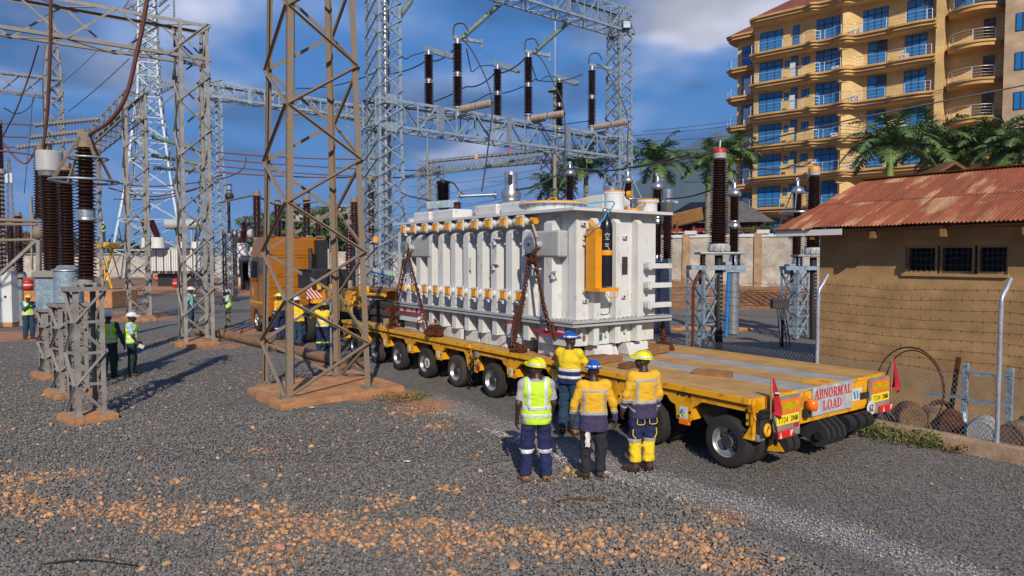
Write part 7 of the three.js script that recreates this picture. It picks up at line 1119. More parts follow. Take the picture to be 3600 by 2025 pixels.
{ // kerb wall and fence
  const g = new G(); { const P = []; for (let i = 0; i <= 40; i++) P.push([lerp(-9, 9, i / 40), 3.84 + .02 * fbm(i * .7, 3, 3, 1)]); g.plan([...P, [9, 4.14], [-9, 4.14]], -.15, .2); g.plan([...P.map(([x, z]) => [x, z + .012]), [9, 4.128], [-9, 4.128]], .2, .225); }
  solo(g, 'kerb_wall', M.kerb, 'low earth-stained kerb wall carrying the chain-link fence', 'kerb', null, TR, [0, 0, 4]);
  const o = thing('chain_link_fence', 'chain-link fence with cranked posts and barbed wire between trailer and hut', 'fence', null, TR, [0, .22, 4.05]), z = 4.05, posts = [-7.9, -4.82, -1.74, 1.34, 4.42, 7.5];
  const rustyPost = mat([.36, .22, .13], .8, .1, rep(tRust, 1)), silver = mat([.62, .66, .78], .4, .5, rep(tGrime, 1));
  for (const x of posts) { g.cyl([x, .05, z], [x, 2.5, z], .034, .034, 12); g.tube([[x, 2.45, z], [x, 2.56, z + .02], [x - .02, 2.70, z + .13], [x - .03, 2.86, z + .27]], .034, 10, 16); g.build('post', x > 4 && x < 5 ? rustyPost : silver, o); }
  for (let k = 0; k < 9; k++) { const h = 1.32 + k * .17, zz = z + (h > 2.55 ? (h - 2.5) * .8 : 0); for (let i = 0; i + 1 < posts.length; i++) { const a = posts[i], b = posts[i + 1], P = []; for (let q = 0; q <= 8; q++) P.push([lerp(a, b, q / 8), h - .05 * Math.sin(Math.PI * q / 8) * (.4 + rnd()) + rr(-.006, .006), zz]); g.tube(P, .0035, 4, 18); for (let x = a + .08; x < b; x += .16) { g.bar([x - .012, h - .045, zz - .012], [x + .012, h - .0, zz + .012], .004, .004); g.bar([x - .012, h - .0, zz - .012], [x + .012, h - .045, zz + .012], .004, .004); } } g.build('barbed_wire', M.chain, o); }
  for (let x = -8; x < 7.6; x += .075) { const H = 1.06; for (const s of [-1, 1]) { const a = V3(x, .23, z + s * .002), b = V3(x + s * H * .8, .23 + H, z + s * .002); if (b.x > 7.7 || b.x < -8) continue; g.bar(a, b, .0045, .0045); } } const m = g.build('chain_link_mesh', M.zinc, o); m.userData.kind = 'stuff';
}
{ // scrap behind the fence
  const zz = 4.75, T = (n, l, c, x, z, y = 0) => thing(n, l, c, null, TR, [x, y, z]);
  let g = new G(), o = T('wooden_log', 'thick pale log end with growth rings lying behind the fence', 'log', -.18, 4.6);
  g.lathe([[.001, 0], [.215, 0], [.235, .03], [.24, .5], [.001, .5]], [-.3, .27, 4.42], V3(.55, .02, .84), 26); g.build('log_body', M.wood, o); for (const r of [.19, .15, .11, .07]) g.torus([-.303, .27, 4.417], r, .008, V3(.55, .02, .84), 26, 5); g.build('growth_rings', M.woodPale, o);
  o = T('hoop', 'large rusty wire hoop standing upright against the scrap', 'hoop', .1, 5.0); g.torus([.05, .72, 5.0], .78, .014, V3(.35, .1, -.94), 48, 6); g.torus([.0, .70, 5.06], .74, .012, V3(.45, .05, -.9), 48, 6); g.build('ring', M.chain, o);
  o = T('strap_coil', 'flat rusty steel strap curling on the ground before the log', 'strap', -.6, 4.5); { const P = []; for (let i = 0; i <= 14; i++) { const a = i / 14 * 2.1 - .3; P.push([-.55 + Math.cos(a) * .7, .08 + .2 * Math.max(0, Math.sin(a)) * .4, 4.25 + Math.sin(a) * .45]); } for (let i = 0; i + 1 < P.length; i++) g.bar(P[i], P[i + 1], .012, .06); g.build('strap', M.brownPipe, o); }
  o = T('steel_frame', 'grey steel frame of uprights and cross bars standing in the scrap', 'steel frame', -1.1, 5.3); for (const x of [-.82, -1.52]) { g.angle([x, 0, 5.3], [x, 1.28, 5.3], .09, V3(1, 0, 0), V3(0, 0, 1), .012); g.build('upright', M.zincBlue, o); } for (const y of [1.12, .62]) { g.bar([-.82, y, 5.29], [-1.52, y, 5.29], .012, .075); g.build('cross_bar', M.zincBlue, o); } g.bar([-.1, .60, 5.32], [-.85, .66, 5.28], .03, .06); g.build('cross_bar', M.zincBlue, o); g.bar([-1.0, 0, 4.9], [-.86, .42, 5.1], .05, .03); g.build('brace', M.zincBlue, o);
  o = T('leaning_post', 'short rusty angle post leaning at the hoop', 'post', -.55, 5.4); g.angle([-.5, 0, 5.45], [-.62, 1.35, 5.5], .07, V3(1, 0, 0), V3(0, 0, 1)); g.build('post', M.chain, o);
  const barrel = (x, z, ax, r, len, m, label) => { const q = thing('scrap_drum', label, 'drum', 'scrap drums behind the fence', TR, [x, 0, z]); const gg = new G(); gg.lathe([[.001, 0], [r * .96, 0], [r, .02], [r, len * .33], [r + .012, len * .35], [r, len * .37], [r, len * .63], [r + .012, len * .65], [r, len * .67], [r, len - .02], [r * .96, len], [.001, len]], [x, r, z], V3(...ax), 22); gg.build('body', m, q); gg.torus(V3(x, r, z).addScaledVector(V3(...ax).normalize(), .0), r * .9, .012, V3(...ax), 22, 5); gg.build('rim', m, q); };
  barrel(-1.35, 4.5, [.2, 0, .98], .22, .6, M.whiteGrey, 'dented pale grey drum lying on its side beside the near post'); barrel(-1.75, 4.55, [-.1, 0, 1], .23, .65, M.brownPipe, 'brown drum lying at the right edge behind the near post'); barrel(-.75, 4.9, [.4, 0, .9], .2, .5, M.chain, 'rusty drum lying behind the strap coil'); barrel(-2.4, 4.6, [.3, 0, .9], .25, .6, M.brownPipe, 'dusty drum beyond the right edge of the fence'); barrel(-.45, 5.1, [.7, 0, .7], .19, .45, M.brownPipe, 'small rusty drum just right of the log');
  for (let i = 0; i < 16; i++) { const x = rr(-2.6, .3), z = rr(4.4, 6.2), gg = new G(), k = i % 4; const q = [x, rr(.05, .2), z]; if (k === 0) gg.tube([q, [x + .3, q[1] + .15, z + .1], [x + .5, q[1], z + .3]], .03, 7, 14); else if (k === 1) gg.bar(q, [x + rr(-.6, .6), q[1] + rr(.05, .35), z + rr(-.4, .4)], .08, .03); else if (k === 2) { gg.torus([x, .2, z], .17, .05, V3(rr(-1, 1), .6, rr(-1, 1)), 18, 7); } else gg.lathe([[.001, 0], [.1, 0], [.12, .1], [.1, .28], [.001, .28]], [x, .05, z], V3(rr(-.5, .5), 1, rr(-.5, .5)), 12);
    solo(gg, ['scrap_pipe', 'scrap_bar', 'scrap_ring', 'scrap_pot'][k], [M.chain, M.brownPipe, M.chain, M.darkSteel][k], ['bent rusty pipe', 'rusty flat bar', 'rusty ring', 'dark metal pot'][k] + ' in the scrap, ' + ['nearest the big log', 'left of the grey frame', 'inside the grey steel frame', 'at the right by the post'][Math.floor(i / 4)], 'scrap', 'scrap pieces behind the fence', TR, q); }
}
// weeds: many small leaves on stems
function weed(label, fr, spots, n, m, h, name = 'weed', cat = 'weed') { const g = new G(), o = thing(name, label, cat, null, fr, spots[0].slice(0, 3)), leaf = new THREE.BufferGeometry(); leaf.setAttribute('position', new THREE.Float32BufferAttribute([0, 0, 0, .3, .5, .08, 0, 1, 0, -.3, .5, .08], 3)); leaf.setIndex([0, 1, 2, 0, 2, 3]); leaf.computeVertexNormals(); const st = new G();
  for (let i = 0; i < n; i++) { const s = spots[Math.floor(rnd() * spots.length)], a = rr(0, 6.3), k = Math.sqrt(rnd()) * s[3], hh = h * rr(.2, 1) * (1 - .6 * k / s[3]), b = V3(s[0] + Math.cos(a) * k, s[1], s[2] + Math.sin(a) * k), t = b.clone().add(V3(rr(-.1, .1), hh, rr(-.1, .1))); if (i % 3 === 0) st.bar(b, t, .004, .004); const L = rr(.03, .075); g.add(leaf.clone(), new THREE.Matrix4().compose(t, new THREE.Quaternion().setFromEuler(new THREE.Euler(rr(-1.2, 1.2), rr(0, 6.3), rr(-1.2, 1.2))), V3(L, L, L))); }
  g.build('leaves', m, o); st.build('stems', M.weed, o); }
weed('green leafy weed growing at the foot of the kerb wall beside the trailer', TR, [[.05, 0, 3.7, .22], [-.3, 0, 3.68, .3], [-.65, 0, 3.72, .26], [-.9, 0, 3.78, .15]], 900, M.weed, .34);
weed('small dry plant in a crack of the kerb wall', TR, [[-1.25, .0, 3.78, .14]], 120, M.dryGrass, .16); { const a = gp(1385, 1405), b = gp(1440, 1400), c = gp(1480, 1395); weed('dry brown grass tuft at the corner of the big concrete pad', WORLD, [[a.x, 0, a.z, .45], [a.x + .2, 0, a.z, .3]], 420, M.dryGrass, .12, 'dry_grass', 'grass'); weed('greenish grass tuft beside the dry grass by the big pad', WORLD, [[b.x, 0, b.z, .3], [c.x, 0, c.z, .25]], 260, M.weed, .1, 'grass_tuft', 'grass'); const d = gp(1215, 1275); weed('green weed at the foot of the big tower behind the pad', WORLD, [[d.x, 0, d.z, .4]], 260, M.weed, .25); }
// litter
for (const [px, py, l, m, w] of [[1096, 1435, 'crumpled white scrap at the front edge of the big pad', M.whiteCloth, .14], [1432, 1626, 'thin white sliver lying on the gravel', M.white, .12], [455, 1692, 'small white scrap on the gravel at left', M.white, .06], [720, 1806, 'white scrap in the ochre stones', M.white, .07], [2125, 1750, 'tiny blue bottle cap right of the boots', M.hoseBlue, .03], [2210, 1708, 'white pebble-sized scrap by the boots', M.white, .03]]) { const p = gp(px, py), g = new G(); for (let i = 0; i < 4; i++) g.rbox(p.x - w / 2 + i * w * .2, p.x - w / 2 + i * w * .2 + w * .35, .02 + .004 * (i % 2), .028 + .004 * (i % 3), p.z - w * .12, p.z + w * .12 + .01 * i, .002, 1); solo(g, 'litter', m, l, 'litter', 'scraps of litter on the gravel', WORLD, [p.x, .02, p.z]); }
{ const a = gp(2050, 1762), g = new G(); for (let i = 0; i < 30; i++) { const x = a.x + rr(-.28, .28), z = a.z + rr(-.05, .05); g.bar([x, .03, z], [x + rr(-.12, .12), .04, z + rr(-.05, .05)], .012, .008); } solo(g, 'debris', M.woodDark, 'dark strip of dead leaves on the gravel below the boots', 'debris', null, WORLD, [a.x, .03, a.z]); const b = gp(300, 1993), h = new G(); h.tube([[b.x - .45, .03, b.z], [b.x - .1, .05, b.z - .06], [b.x + .3, .035, b.z - .02], [b.x + .55, .03, b.z + .03]], .008, 5, 16); solo(h, 'twig', M.black, 'dark bent twig on the gravel at the bottom left', 'twig', null, WORLD, [b.x, .03, b.z]); }
// ---------- people ----------
// distance fields meshed with surface nets
function mesher(f, lo, hi, c) {
  const n = [0, 1, 2].map(i => Math.max(2, Math.ceil((hi[i] - lo[i]) / c)) + 1), [nx, ny, nz] = n, d = new Float32Array(nx * ny * nz);
  for (let k = 0, q = 0; k < nz; k++) for (let j = 0; j < ny; j++) for (let i = 0; i < nx; i++, q++) d[q] = f(lo[0] + i * c, lo[1] + j * c, lo[2] + k * c);
  const id = new Int32Array(nx * ny * nz).fill(-1), pos = [], idx = [], sy = nx, sz = nx * ny, off = [0, 1, sy, sy + 1, sz, sz + 1, sz + sy, sz + sy + 1], E = [[0, 1], [2, 3], [4, 5], [6, 7], [0, 2], [1, 3], [4, 6], [5, 7], [0, 4], [1, 5], [2, 6], [3, 7]];
  for (let k = 0; k < nz - 1; k++) for (let j = 0; j < ny - 1; j++) for (let i = 0; i < nx - 1; i++) {
    const q = i + j * sy + k * sz; let m = 0; for (let e = 0; e < 8; e++) if (d[q + off[e]] < 0) m |= 1 << e; if (!m || m === 255) continue;
    let x = 0, y = 0, z = 0, t = 0; for (const [a, b] of E) { const A = d[q + off[a]], B = d[q + off[b]]; if ((A < 0) === (B < 0)) continue; const s = A / (A - B); x += (a & 1) + s * ((b & 1) - (a & 1)); y += ((a >> 1) & 1) + s * (((b >> 1) & 1) - ((a >> 1) & 1)); z += (a >> 2) + s * ((b >> 2) - (a >> 2)); t++; }
    id[q] = pos.length / 3; pos.push(lo[0] + (i + x / t) * c, lo[1] + (j + y / t) * c, lo[2] + (k + z / t) * c);
  }
  const quad = (a, b, cc, e, fl) => { if (a < 0 || b < 0 || cc < 0 || e < 0) return; if (fl) idx.push(a, b, cc, a, cc, e); else idx.push(a, cc, b, a, e, cc); };
  for (let k = 1; k < nz - 1; k++) for (let j = 1; j < ny - 1; j++) for (let i = 1; i < nx - 1; i++) {
    const q = i + j * sy + k * sz, s = d[q] < 0;
    if (s !== d[q + 1] < 0) quad(id[q - sy - sz], id[q - sz], id[q], id[q - sy], s);
    if (s !== d[q + sy] < 0) quad(id[q - 1 - sz], id[q - 1], id[q], id[q - sz], s);
    if (s !== d[q + sz] < 0) quad(id[q - 1 - sy], id[q - sy], id[q], id[q - 1], s);
  }
  const g = new THREE.BufferGeometry(); g.setAttribute('position', new THREE.Float32BufferAttribute(pos, 3)); g.setIndex(idx); g.computeVertexNormals(); return g;
}
const cap = (a, b, ra, rb) => { const dx = b[0] - a[0], dy = b[1] - a[1], dz = b[2] - a[2], l2 = dx * dx + dy * dy + dz * dz || 1e-9; return (x, y, z) => { const px = x - a[0], py = y - a[1], pz = z - a[2]; let t = (px * dx + py * dy + pz * dz) / l2; t = t < 0 ? 0 : t > 1 ? 1 : t; const qx = px - t * dx, qy = py - t * dy, qz = pz - t * dz; return Math.sqrt(qx * qx + qy * qy + qz * qz) - (ra + (rb - ra) * t); }; };
const ell = (c, r) => (x, y, z) => { const px = (x - c[0]) / r[0], py = (y - c[1]) / r[1], pz = (z - c[2]) / r[2], k = Math.sqrt(px * px + py * py + pz * pz); return (k - 1) * Math.min(r[0], r[1], r[2]); };
const smin = (a, b, k) => { const h = Math.max(k - Math.abs(a - b), 0) / k; return Math.min(a, b) - h * h * k * .25; };
const join = (fs, k) => (x, y, z) => { let d = fs[0](x, y, z); for (let i = 1; i < fs.length; i++) d = smin(d, fs[i](x, y, z), k); return d; };
const mix3 = (a, b, t) => [lerp(a[0], b[0], t), lerp(a[1], b[1], t), lerp(a[2], b[2], t)];
function hand(wr, dir, pal, right, curl) { // five fingers, from the wrist along dir, palm facing pal; 'right' = towards the thumb
  const D = v(dir).clone().normalize(), P = v(pal).clone().addScaledVector(D, -v(pal).dot(D)).normalize(), R = D.clone().cross(P).multiplyScalar(right).normalize(), W = v(wr), pt = (a, b, c) => W.clone().addScaledVector(D, a).addScaledVector(R, b).addScaledVector(P, c).toArray();
  const fs = [cap(pt(-.03, 0, 0), pt(.02, 0, 0), .027, .028), cap(pt(.02, .018, 0), pt(.085, .026, 0), .019, .015), cap(pt(.02, 0, 0), pt(.09, .005, 0), .020, .015), cap(pt(.02, -.016, 0), pt(.082, -.022, 0), .019, .014)], out = [join(fs, .02)];
  [[.026, .09, .078], [.008, .094, .088], [-.010, .090, .080], [-.027, .082, .062]].forEach(([r, s, L], i) => { let a = 0, p = [s, r, .002], fan = (1.5 - i) * .02; const seg = [.45, .32, .26]; for (let k = 0; k < 3; k++) { a += curl * [.5, .8, .6][k]; const q = [p[0] + Math.cos(a) * L * seg[k], p[1] + fan * L, p[2] + Math.sin(a) * L * seg[k]]; out.push(cap(pt(...p), pt(...q), .0095 - k * .0008, .0088 - k * .0010)); p = q; } });
  const t0 = [.015, .024, .006], t1 = [.052, .052, .018], t2 = [.082, .056, .026 + curl * .012], t3 = [.103, .050, .034 + curl * .02]; out.push(cap(pt(...t0), pt(...t1), .016, .012), cap(pt(...t1), pt(...t2), .0115, .0098), cap(pt(...t2), pt(...t3), .0098, .0082));
  return (x, y, z) => { let d = 1; for (const f of out) d = smin(d, f(x, y, z), .006); return d; };
}
function person(cfg) {
  const { label, pos, yaw, h = 1.76, cell = .014, hat, hatBand, trunkM, legM, bootM, group } = cfg, s = h / 1.76;
  const J = { hipL: [.095, .93, 0], kneeL: [.115, .50, .02], ankL: [.12, .085, -.03], hipR: [-.095, .93, 0], kneeR: [-.115, .50, .02], ankR: [-.12, .085, -.03], shL: [.182, 1.405, -.015], elL: [.25, 1.14, -.04], wrL: [.255, .885, .02], shR: [-.182, 1.405, -.015], elR: [-.25, 1.14, -.04], wrR: [-.255, .885, .02], pel: [0, .98, 0], ch: [0, 1.28, -.005], nk: [0, 1.46, -.015], ...(cfg.J || {}) };
  const toe = (a, yw) => [a[0] + Math.sin(yw) * .155, .04, a[2] + Math.cos(yw) * .155], tL = toe(J.ankL, cfg.toeL ?? .2), tR = toe(J.ankR, cfg.toeR ?? -.2), HY = cfg.headYaw || 0, HP = cfg.headPitch || 0;
  const o = new THREE.Group(); o.name = numbered('person'); meta(o, label, 'person', group); o.position.copy(v(pos)); o.rotation.y = yaw; o.scale.setScalar(s); scene.add(o);
  const HC = [J.nk[0], J.nk[1] + .155, J.nk[2] + .035], ch = Math.cos(HY), sh = Math.sin(HY), cp = Math.cos(HP), sp = Math.sin(HP), hp = (x, y, z) => { const y1 = y * cp - z * sp, z1 = y * sp + z * cp; return [HC[0] + x * ch + z1 * sh, HC[1] + y1, HC[2] - x * sh + z1 * ch]; }, hinv = (x, y, z) => { const a = x - HC[0], b = y - HC[1], c = z - HC[2], x1 = a * ch - c * sh, z1 = a * sh + c * ch; return [x1, b * cp + z1 * sp, -b * sp + z1 * cp]; };
  // head in its own axes: +z is the face
  const headL = join([ell([0, .03, -.012], [.076, .095, .098]), ell([0, -.03, .022], [.060, .078, .070]), cap([0, -.075, .045], [0, -.085, .062], .03, .022)], .035);
  const feat = [cap([0, .015, .092], [0, -.018, .108], .010, .015), cap([-.016, -.022, .098], [.016, -.022, .098], .010, .010), cap([-.022, -.052, .088], [.022, -.052, .088], .010, .010), cap([-.024, -.064, .084], [.024, -.064, .084], .009, .009), cap([-.04, .035, .078], [.04, .035, .078], .012, .012), ell([.078, -.01, -.008], [.012, .032, .02]), ell([-.078, -.01, -.008], [.012, .032, .02]), cap([.045, -.02, .065], [.05, -.03, .04], .02, .02), cap([-.045, -.02, .065], [-.05, -.03, .04], .02, .02)];
  const sockets = [ell([.032, .012, .092], [.016, .010, .012]), ell([-.032, .012, .092], [.016, .010, .012])];
  const head = (x, y, z) => { const [a, b, c] = hinv(x, y, z); let d = headL(a, b, c); for (const f of feat) d = smin(d, f(a, b, c), .012); for (const f of sockets) d = Math.max(d, -f(a, b, c) * .6 - .002); return d; };
  const neck = cap([J.nk[0], J.nk[1] - .06, J.nk[2]], hp(0, -.03, -.02), .06, .052);
  const limb = (a, b, c, r) => [cap(a, b, r[0], r[1]), cap(b, c, r[1], r[2])];
  const foot = (a, t) => [cap([a[0], a[1] - .03, a[2] - .02], t, .04, .03)];
  const shY = J.shL[1] - .09, torso = [cap([J.ch[0] - .085, J.ch[1] + .03, J.ch[2]], [J.ch[0] + .085, J.ch[1] + .03, J.ch[2]], .112, .112), cap([J.pel[0] - .05, J.pel[1] + .02, J.pel[2]], [J.pel[0] + .05, J.pel[1] + .02, J.pel[2]], .115, .115), cap(mix3(J.pel, J.ch, .5), J.ch, .125, .125), cap(J.shL, J.shR, .058, .058), cap(J.nk, [J.nk[0], J.nk[1] - .08, J.nk[2]], .065, .09)];
  const wd = (a, b) => v(b).sub(v(a)).normalize();
  const hL = cfg.noHands ? null : hand(J.wrL, cfg.hdL || wd(J.elL, J.wrL).toArray(), cfg.palL || [-1, 0, .1], -1, cfg.curl ?? .55), hR = hand(J.wrR, cfg.hdR || wd(J.elR, J.wrR).toArray(), cfg.palR || [1, 0, .1], 1, cfg.curl ?? .55);
  const bodyF = join([...torso, ...limb(J.shL, J.elL, J.wrL, [.05, .040, .027]), ...limb(J.shR, J.elR, J.wrR, [.05, .040, .027]), ...limb(J.hipL, J.kneeL, J.ankL, [.085, .055, .038]), ...limb(J.hipR, J.kneeR, J.ankR, [.085, .055, .038]), ...foot(J.ankL, tL), ...foot(J.ankR, tR), neck], .04);
  const pts = Object.values(J).concat([tL, tR, hp(0, .2, 0)]), bb = (m, P = pts) => [[0, 1, 2].map(i => Math.min(...P.map(p => p[i])) - m), [0, 1, 2].map(i => Math.max(...P.map(p => p[i])) + m)];
  const g = new G(); ORG.set(o, V3(0, 0, 0));
  { const [lo, hi] = bb(.16); g.add(mesher(bodyF, lo, hi, cell * 1.3)); const hb = bb(.135, [HC]); g.add(mesher((x, y, z) => Math.min(head(x, y, z), neck(x, y, z)), hb[0], hb[1], cell > .018 ? .011 : .0065)); for (const [f, w] of [[hL, J.wrL], [hR, J.wrR]]) if (f) { const q = bb(.21, [w]); g.add(mesher(f, q[0], q[1], cell > .018 ? .0085 : .0052)); } g.build('body', cfg.skinM || M.skin, o); }
  // clothes
  const seedF = cfg.fold || 1, fold = (x, y, z, k = 1) => k * (.016 * (noise(x * 9 + 40 + seedF * 7, y * 13 + 40, z * 9 + 40) - .5) + .010 * (noise(x * 22 + 60, y * 30 + 60 + seedF, z * 22 + 60) - .5));
  const cl = (fs, k, clip, lo, hi, name, m, fk = 1, parent = o) => { const f = join(fs, k), q = (x, y, z) => Math.max(f(x, y, z) + fold(x, y, z, fk), clip(x, y, z)); g.add(mesher(q, lo, hi, cell)); if (!g.a[0].attributes.position.count) { g.a = []; return null; } return g.build(name, m, parent); };
  const legs = [...limb(J.hipL, J.kneeL, J.ankL, [.112, .094, .082]), ...limb(J.hipR, J.kneeR, J.ankR, [.112, .094, .082]), cap([J.pel[0] - .045, J.pel[1] - .01, J.pel[2] - .01], [J.pel[0] + .045, J.pel[1] - .01, J.pel[2] - .01], .128, .128)];
  const lb = bb(.16, [J.hipL, J.hipR, J.kneeL, J.kneeR, J.ankL, J.ankR, J.pel]); lb[1][1] = J.pel[1] + .12; const waist = J.pel[1] + .08;
  const split = cfg.legSplit; // second colour below the knee
  const tr = cl(legs, .03, (x, y) => Math.max(y - waist, (split ? split : .095) - y), lb[0], lb[1], 'trousers', legM, 1.8); if (split) cl(legs, .03, (x, y) => Math.max(y - split + .002, .15 - y), lb[0], lb[1], 'trouser_cuffs', cfg.legM2, 1.8);
  for (const [y, hh, m] of cfg.legTape || []) cl(legs.map(f => (x, yy, z) => f(x, yy, z) - .006), .03, (x, yy) => Math.abs(yy - y) - hh, lb[0], lb[1], 'trouser_tape', m, 1.8, tr);
  for (const [a, t] of [[J.ankL, tL], [J.ankR, tR]]) { const fb = [cap([a[0], .055, a[2] - .03], [t[0], .045, t[2]], .052, .046), cap([a[0], .06, a[2]], [a[0], .21, a[2] - .005], .055, .058)], q = bb(.09, [a, t, [a[0], .22, a[2]]]); const b = cl(fb, .03, (x, y) => Math.max(y - .2, .022 - y), q[0], q[1], 'boot', bootM, .5); cl([cap([a[0], .03, a[2] - .03], [t[0], .03, t[2]], .056, .05)], .02, (x, y) => Math.max(y - .028, .0 - y), q[0], q[1], 'sole', M.sole, 0, b); }
  const arms = (k, r) => [...limb(J.shL, J.elL, J.wrL, r), ...limb(J.shR, J.elR, J.wrR, r)], grow = e => torso.map(f => (x, y, z) => f(x, y, z) - e), ub = bb(.2, [J.shL, J.shR, J.elL, J.elR, J.wrL, J.wrR, J.nk, J.pel, [0, cfg.hem ?? .85, 0]]);
  const along = (x, y, z, w, e, cut) => { const d = wd(w, e); return ((x - w[0]) * d.x + (y - w[1]) * d.y + (z - w[2]) * d.z); };
  const near = (x, y, z, w) => Math.hypot(x - w[0], y - w[1], z - w[2]);
  const neckCut = (x, y, z) => Math.min(y - (J.nk[1] + .012 - .35 * Math.max(0, z - J.nk[2] - .02)), .105 - Math.hypot(x - J.nk[0], z - J.nk[2]));
  const hem = cfg.hem ?? .85;
  if (trunkM) { // shirt or jacket, sleeves to 'sleeve' (fraction of the whole arm)
    const hemF = (() => { const q = [-1, 1].map(s => cap([J.ch[0] + s * .06, 1.2, J.ch[2]], [J.pel[0] + s * .068, hem + .04, J.pel[2] - .005], .132, .150)); return (x, y, z) => Math.min(q[0](x, y, z), q[1](x, y, z)); })(), fs = [...grow(.028), hemF, ...arms(0, [.072, .060, .050])], slv = cfg.short ? -1 : 1;
    const shirtClip = (x, y, z) => { let d = Math.max(neckCut(x, y, z), hem - y); for (const [e, w, sh] of [[J.elL, J.wrL, J.shL], [J.elR, J.wrR, J.shR]]) { const side = Math.sign(sh[0]); if (x * side < Math.min(.215, Math.abs(w[0]) - .04) && Math.abs(w[0]) > .14 && w[2] < .2) continue; if (cfg.short) { const q = -along(x, y, z, e, sh) + .05; if (near(x, y, z, e) < .36) d = Math.max(d, q); } else { const q = -along(x, y, z, w, e) + .0; if (near(x, y, z, w) < .2) d = Math.max(d, q); } } return d; };
    const two = cfg.split, isLow = (x, y, z) => { let f = two - y; for (const [e, w] of [[J.elL, J.wrL], [J.elR, J.wrR]]) if (near(x, y, z, w) < .24 && !cfg.short && Math.abs(x) > Math.min(.215, Math.abs(w[0]) - .04)) { f = Math.max(f, (cfg.cuff || .12) - along(x, y, z, w, e)); if (near(x, y, z, w) < .2 && Math.abs(x) > Math.min(.215, Math.abs(w[0]) - .04)) f = (cfg.cuff || .12) - along(x, y, z, w, e); } return f; };
    if (two) { const jk = cl(fs, .035, (x, y, z) => Math.max(shirtClip(x, y, z), isLow(x, y, z)), ub[0], ub[1], 'jacket', trunkM); cl(fs, .035, (x, y, z) => Math.max(shirtClip(x, y, z), -isLow(x, y, z) + .002), ub[0], ub[1], 'jacket_hem', cfg.trunkM2, 1);
      for (const [fn, m, nm] of cfg.tapes || []) cl(fs.map(f => (x, y, z) => f(x, y, z) - .005), .035, (x, y, z) => Math.max(shirtClip(x, y, z), fn(x, y, z, J, along)), ub[0], ub[1], nm || 'jacket_tape', m, 1, jk); }
    else { const jk = cl(fs, .035, shirtClip, ub[0], ub[1], 'shirt', trunkM); if (!cfg.vest) for (const [fn, m, nm] of cfg.tapes || []) cl(fs.map(f => (x, y, z) => f(x, y, z) - .005), .035, (x, y, z) => Math.max(shirtClip(x, y, z), fn(x, y, z, J, along)), ub[0], ub[1], nm || 'shirt_tape', m, 1, jk); }
    { const q = bb(.13, [J.nk]); cl([cap([J.nk[0], J.nk[1] - .05, J.nk[2]], [J.nk[0], J.nk[1] + .03, J.nk[2] + .004], .085, .068)], .01, (x, y, z) => Math.max(y - (J.nk[1] + .035 - .3 * Math.max(0, z)), (J.nk[1] - .02) - y), q[0], q[1], 'collar', cfg.collarM || trunkM, .3); }
  }
  if (cfg.vest) { const vh = cfg.vestHem ?? .88, fs = [...grow(.046), cap([J.ch[0] - .05, 1.2, J.ch[2]], [J.pel[0] - .055, vh + .06, J.pel[2]], .145, .162), cap([J.ch[0] + .05, 1.2, J.ch[2]], [J.pel[0] + .055, vh + .06, J.pel[2]], .145, .162)], arm = join([...limb(J.shL, J.elL, J.wrL, [.078, .06, .05]), ...limb(J.shR, J.elR, J.wrR, [.078, .06, .05])], .01), armhole = (x, y, z) => Math.abs(x) - (.185 + .15 * clamp((1.36 - y) / .2)), cut = (x, y, z) => Math.max(Math.min(y - (J.nk[1] - .005 - .55 * Math.max(0, z - .02)), .125 - Math.hypot(x - J.nk[0], z - J.nk[2])), vh - y, armhole(x, y, z));
    const vt = cl(fs, .03, cut, ub[0], ub[1], 'vest', M.hiviz, 1.1); for (const [fn, m, nm] of cfg.tapes || []) cl(fs.map(f => (x, y, z) => f(x, y, z) - .005), .03, (x, y, z) => Math.max(cut(x, y, z), fn(x, y, z, J, along)), ub[0], ub[1], nm || 'vest_tape', m, 1.1, vt); }
  if (hat) { // hard hat with brim, ridge and band
    const hg = new THREE.SphereGeometry(1, 24, 14, 0, Math.PI * 2, 0, Math.PI * .53), mtx = new THREE.Matrix4().makeRotationFromEuler(new THREE.Euler(HP - .08, HY, 0, 'YXZ')).setPosition(...hp(0, .052, -.008)), A = (ge, m) => g.add(ge, mtx.clone().multiply(m || new THREE.Matrix4()));
    A(hg, new THREE.Matrix4().makeScale(.112, .118, .138)); { const t = new THREE.TorusGeometry(1, .06, 6, 32); t.rotateX(Math.PI / 2); A(t, new THREE.Matrix4().makeScale(.117, .10, .145)); } const brim = new THREE.SphereGeometry(1, 20, 6, 0, Math.PI, Math.PI * .44, Math.PI * .1); A(brim, new THREE.Matrix4().makeScale(.105, .12, .20).setPosition(0, .0, .02)); for (const x of [-.02, .02]) { const t = new THREE.TorusGeometry(1, .035, 5, 18, Math.PI); t.rotateY(Math.PI / 2); A(t, new THREE.Matrix4().makeScale(1, .118, .138).setPosition(x, .0, 0)); } const hm = g.build('hard_hat', hat, o);
    const bt = new THREE.CylinderGeometry(1, 1.03, .022, 28, 1, true); A(bt, new THREE.Matrix4().makeScale(.1135, 1, .140).setPosition(0, .03, 0)); sub(g, 'hat_band', hatBand || M.tape, hm); }
  for (const ex of cfg.extra || []) ex(o, g, J, hp);
  return o;
}
const P2W = (px, py, y = 0) => gp(px, py, y);
const bandY = (y, h) => (x, yy) => Math.abs(yy - y) - h, barX = (xc, w, y0 = -9, y1 = 9) => (x, y) => Math.max(Math.abs(Math.abs(x) - xc) - w, y0 - y, y - y1);
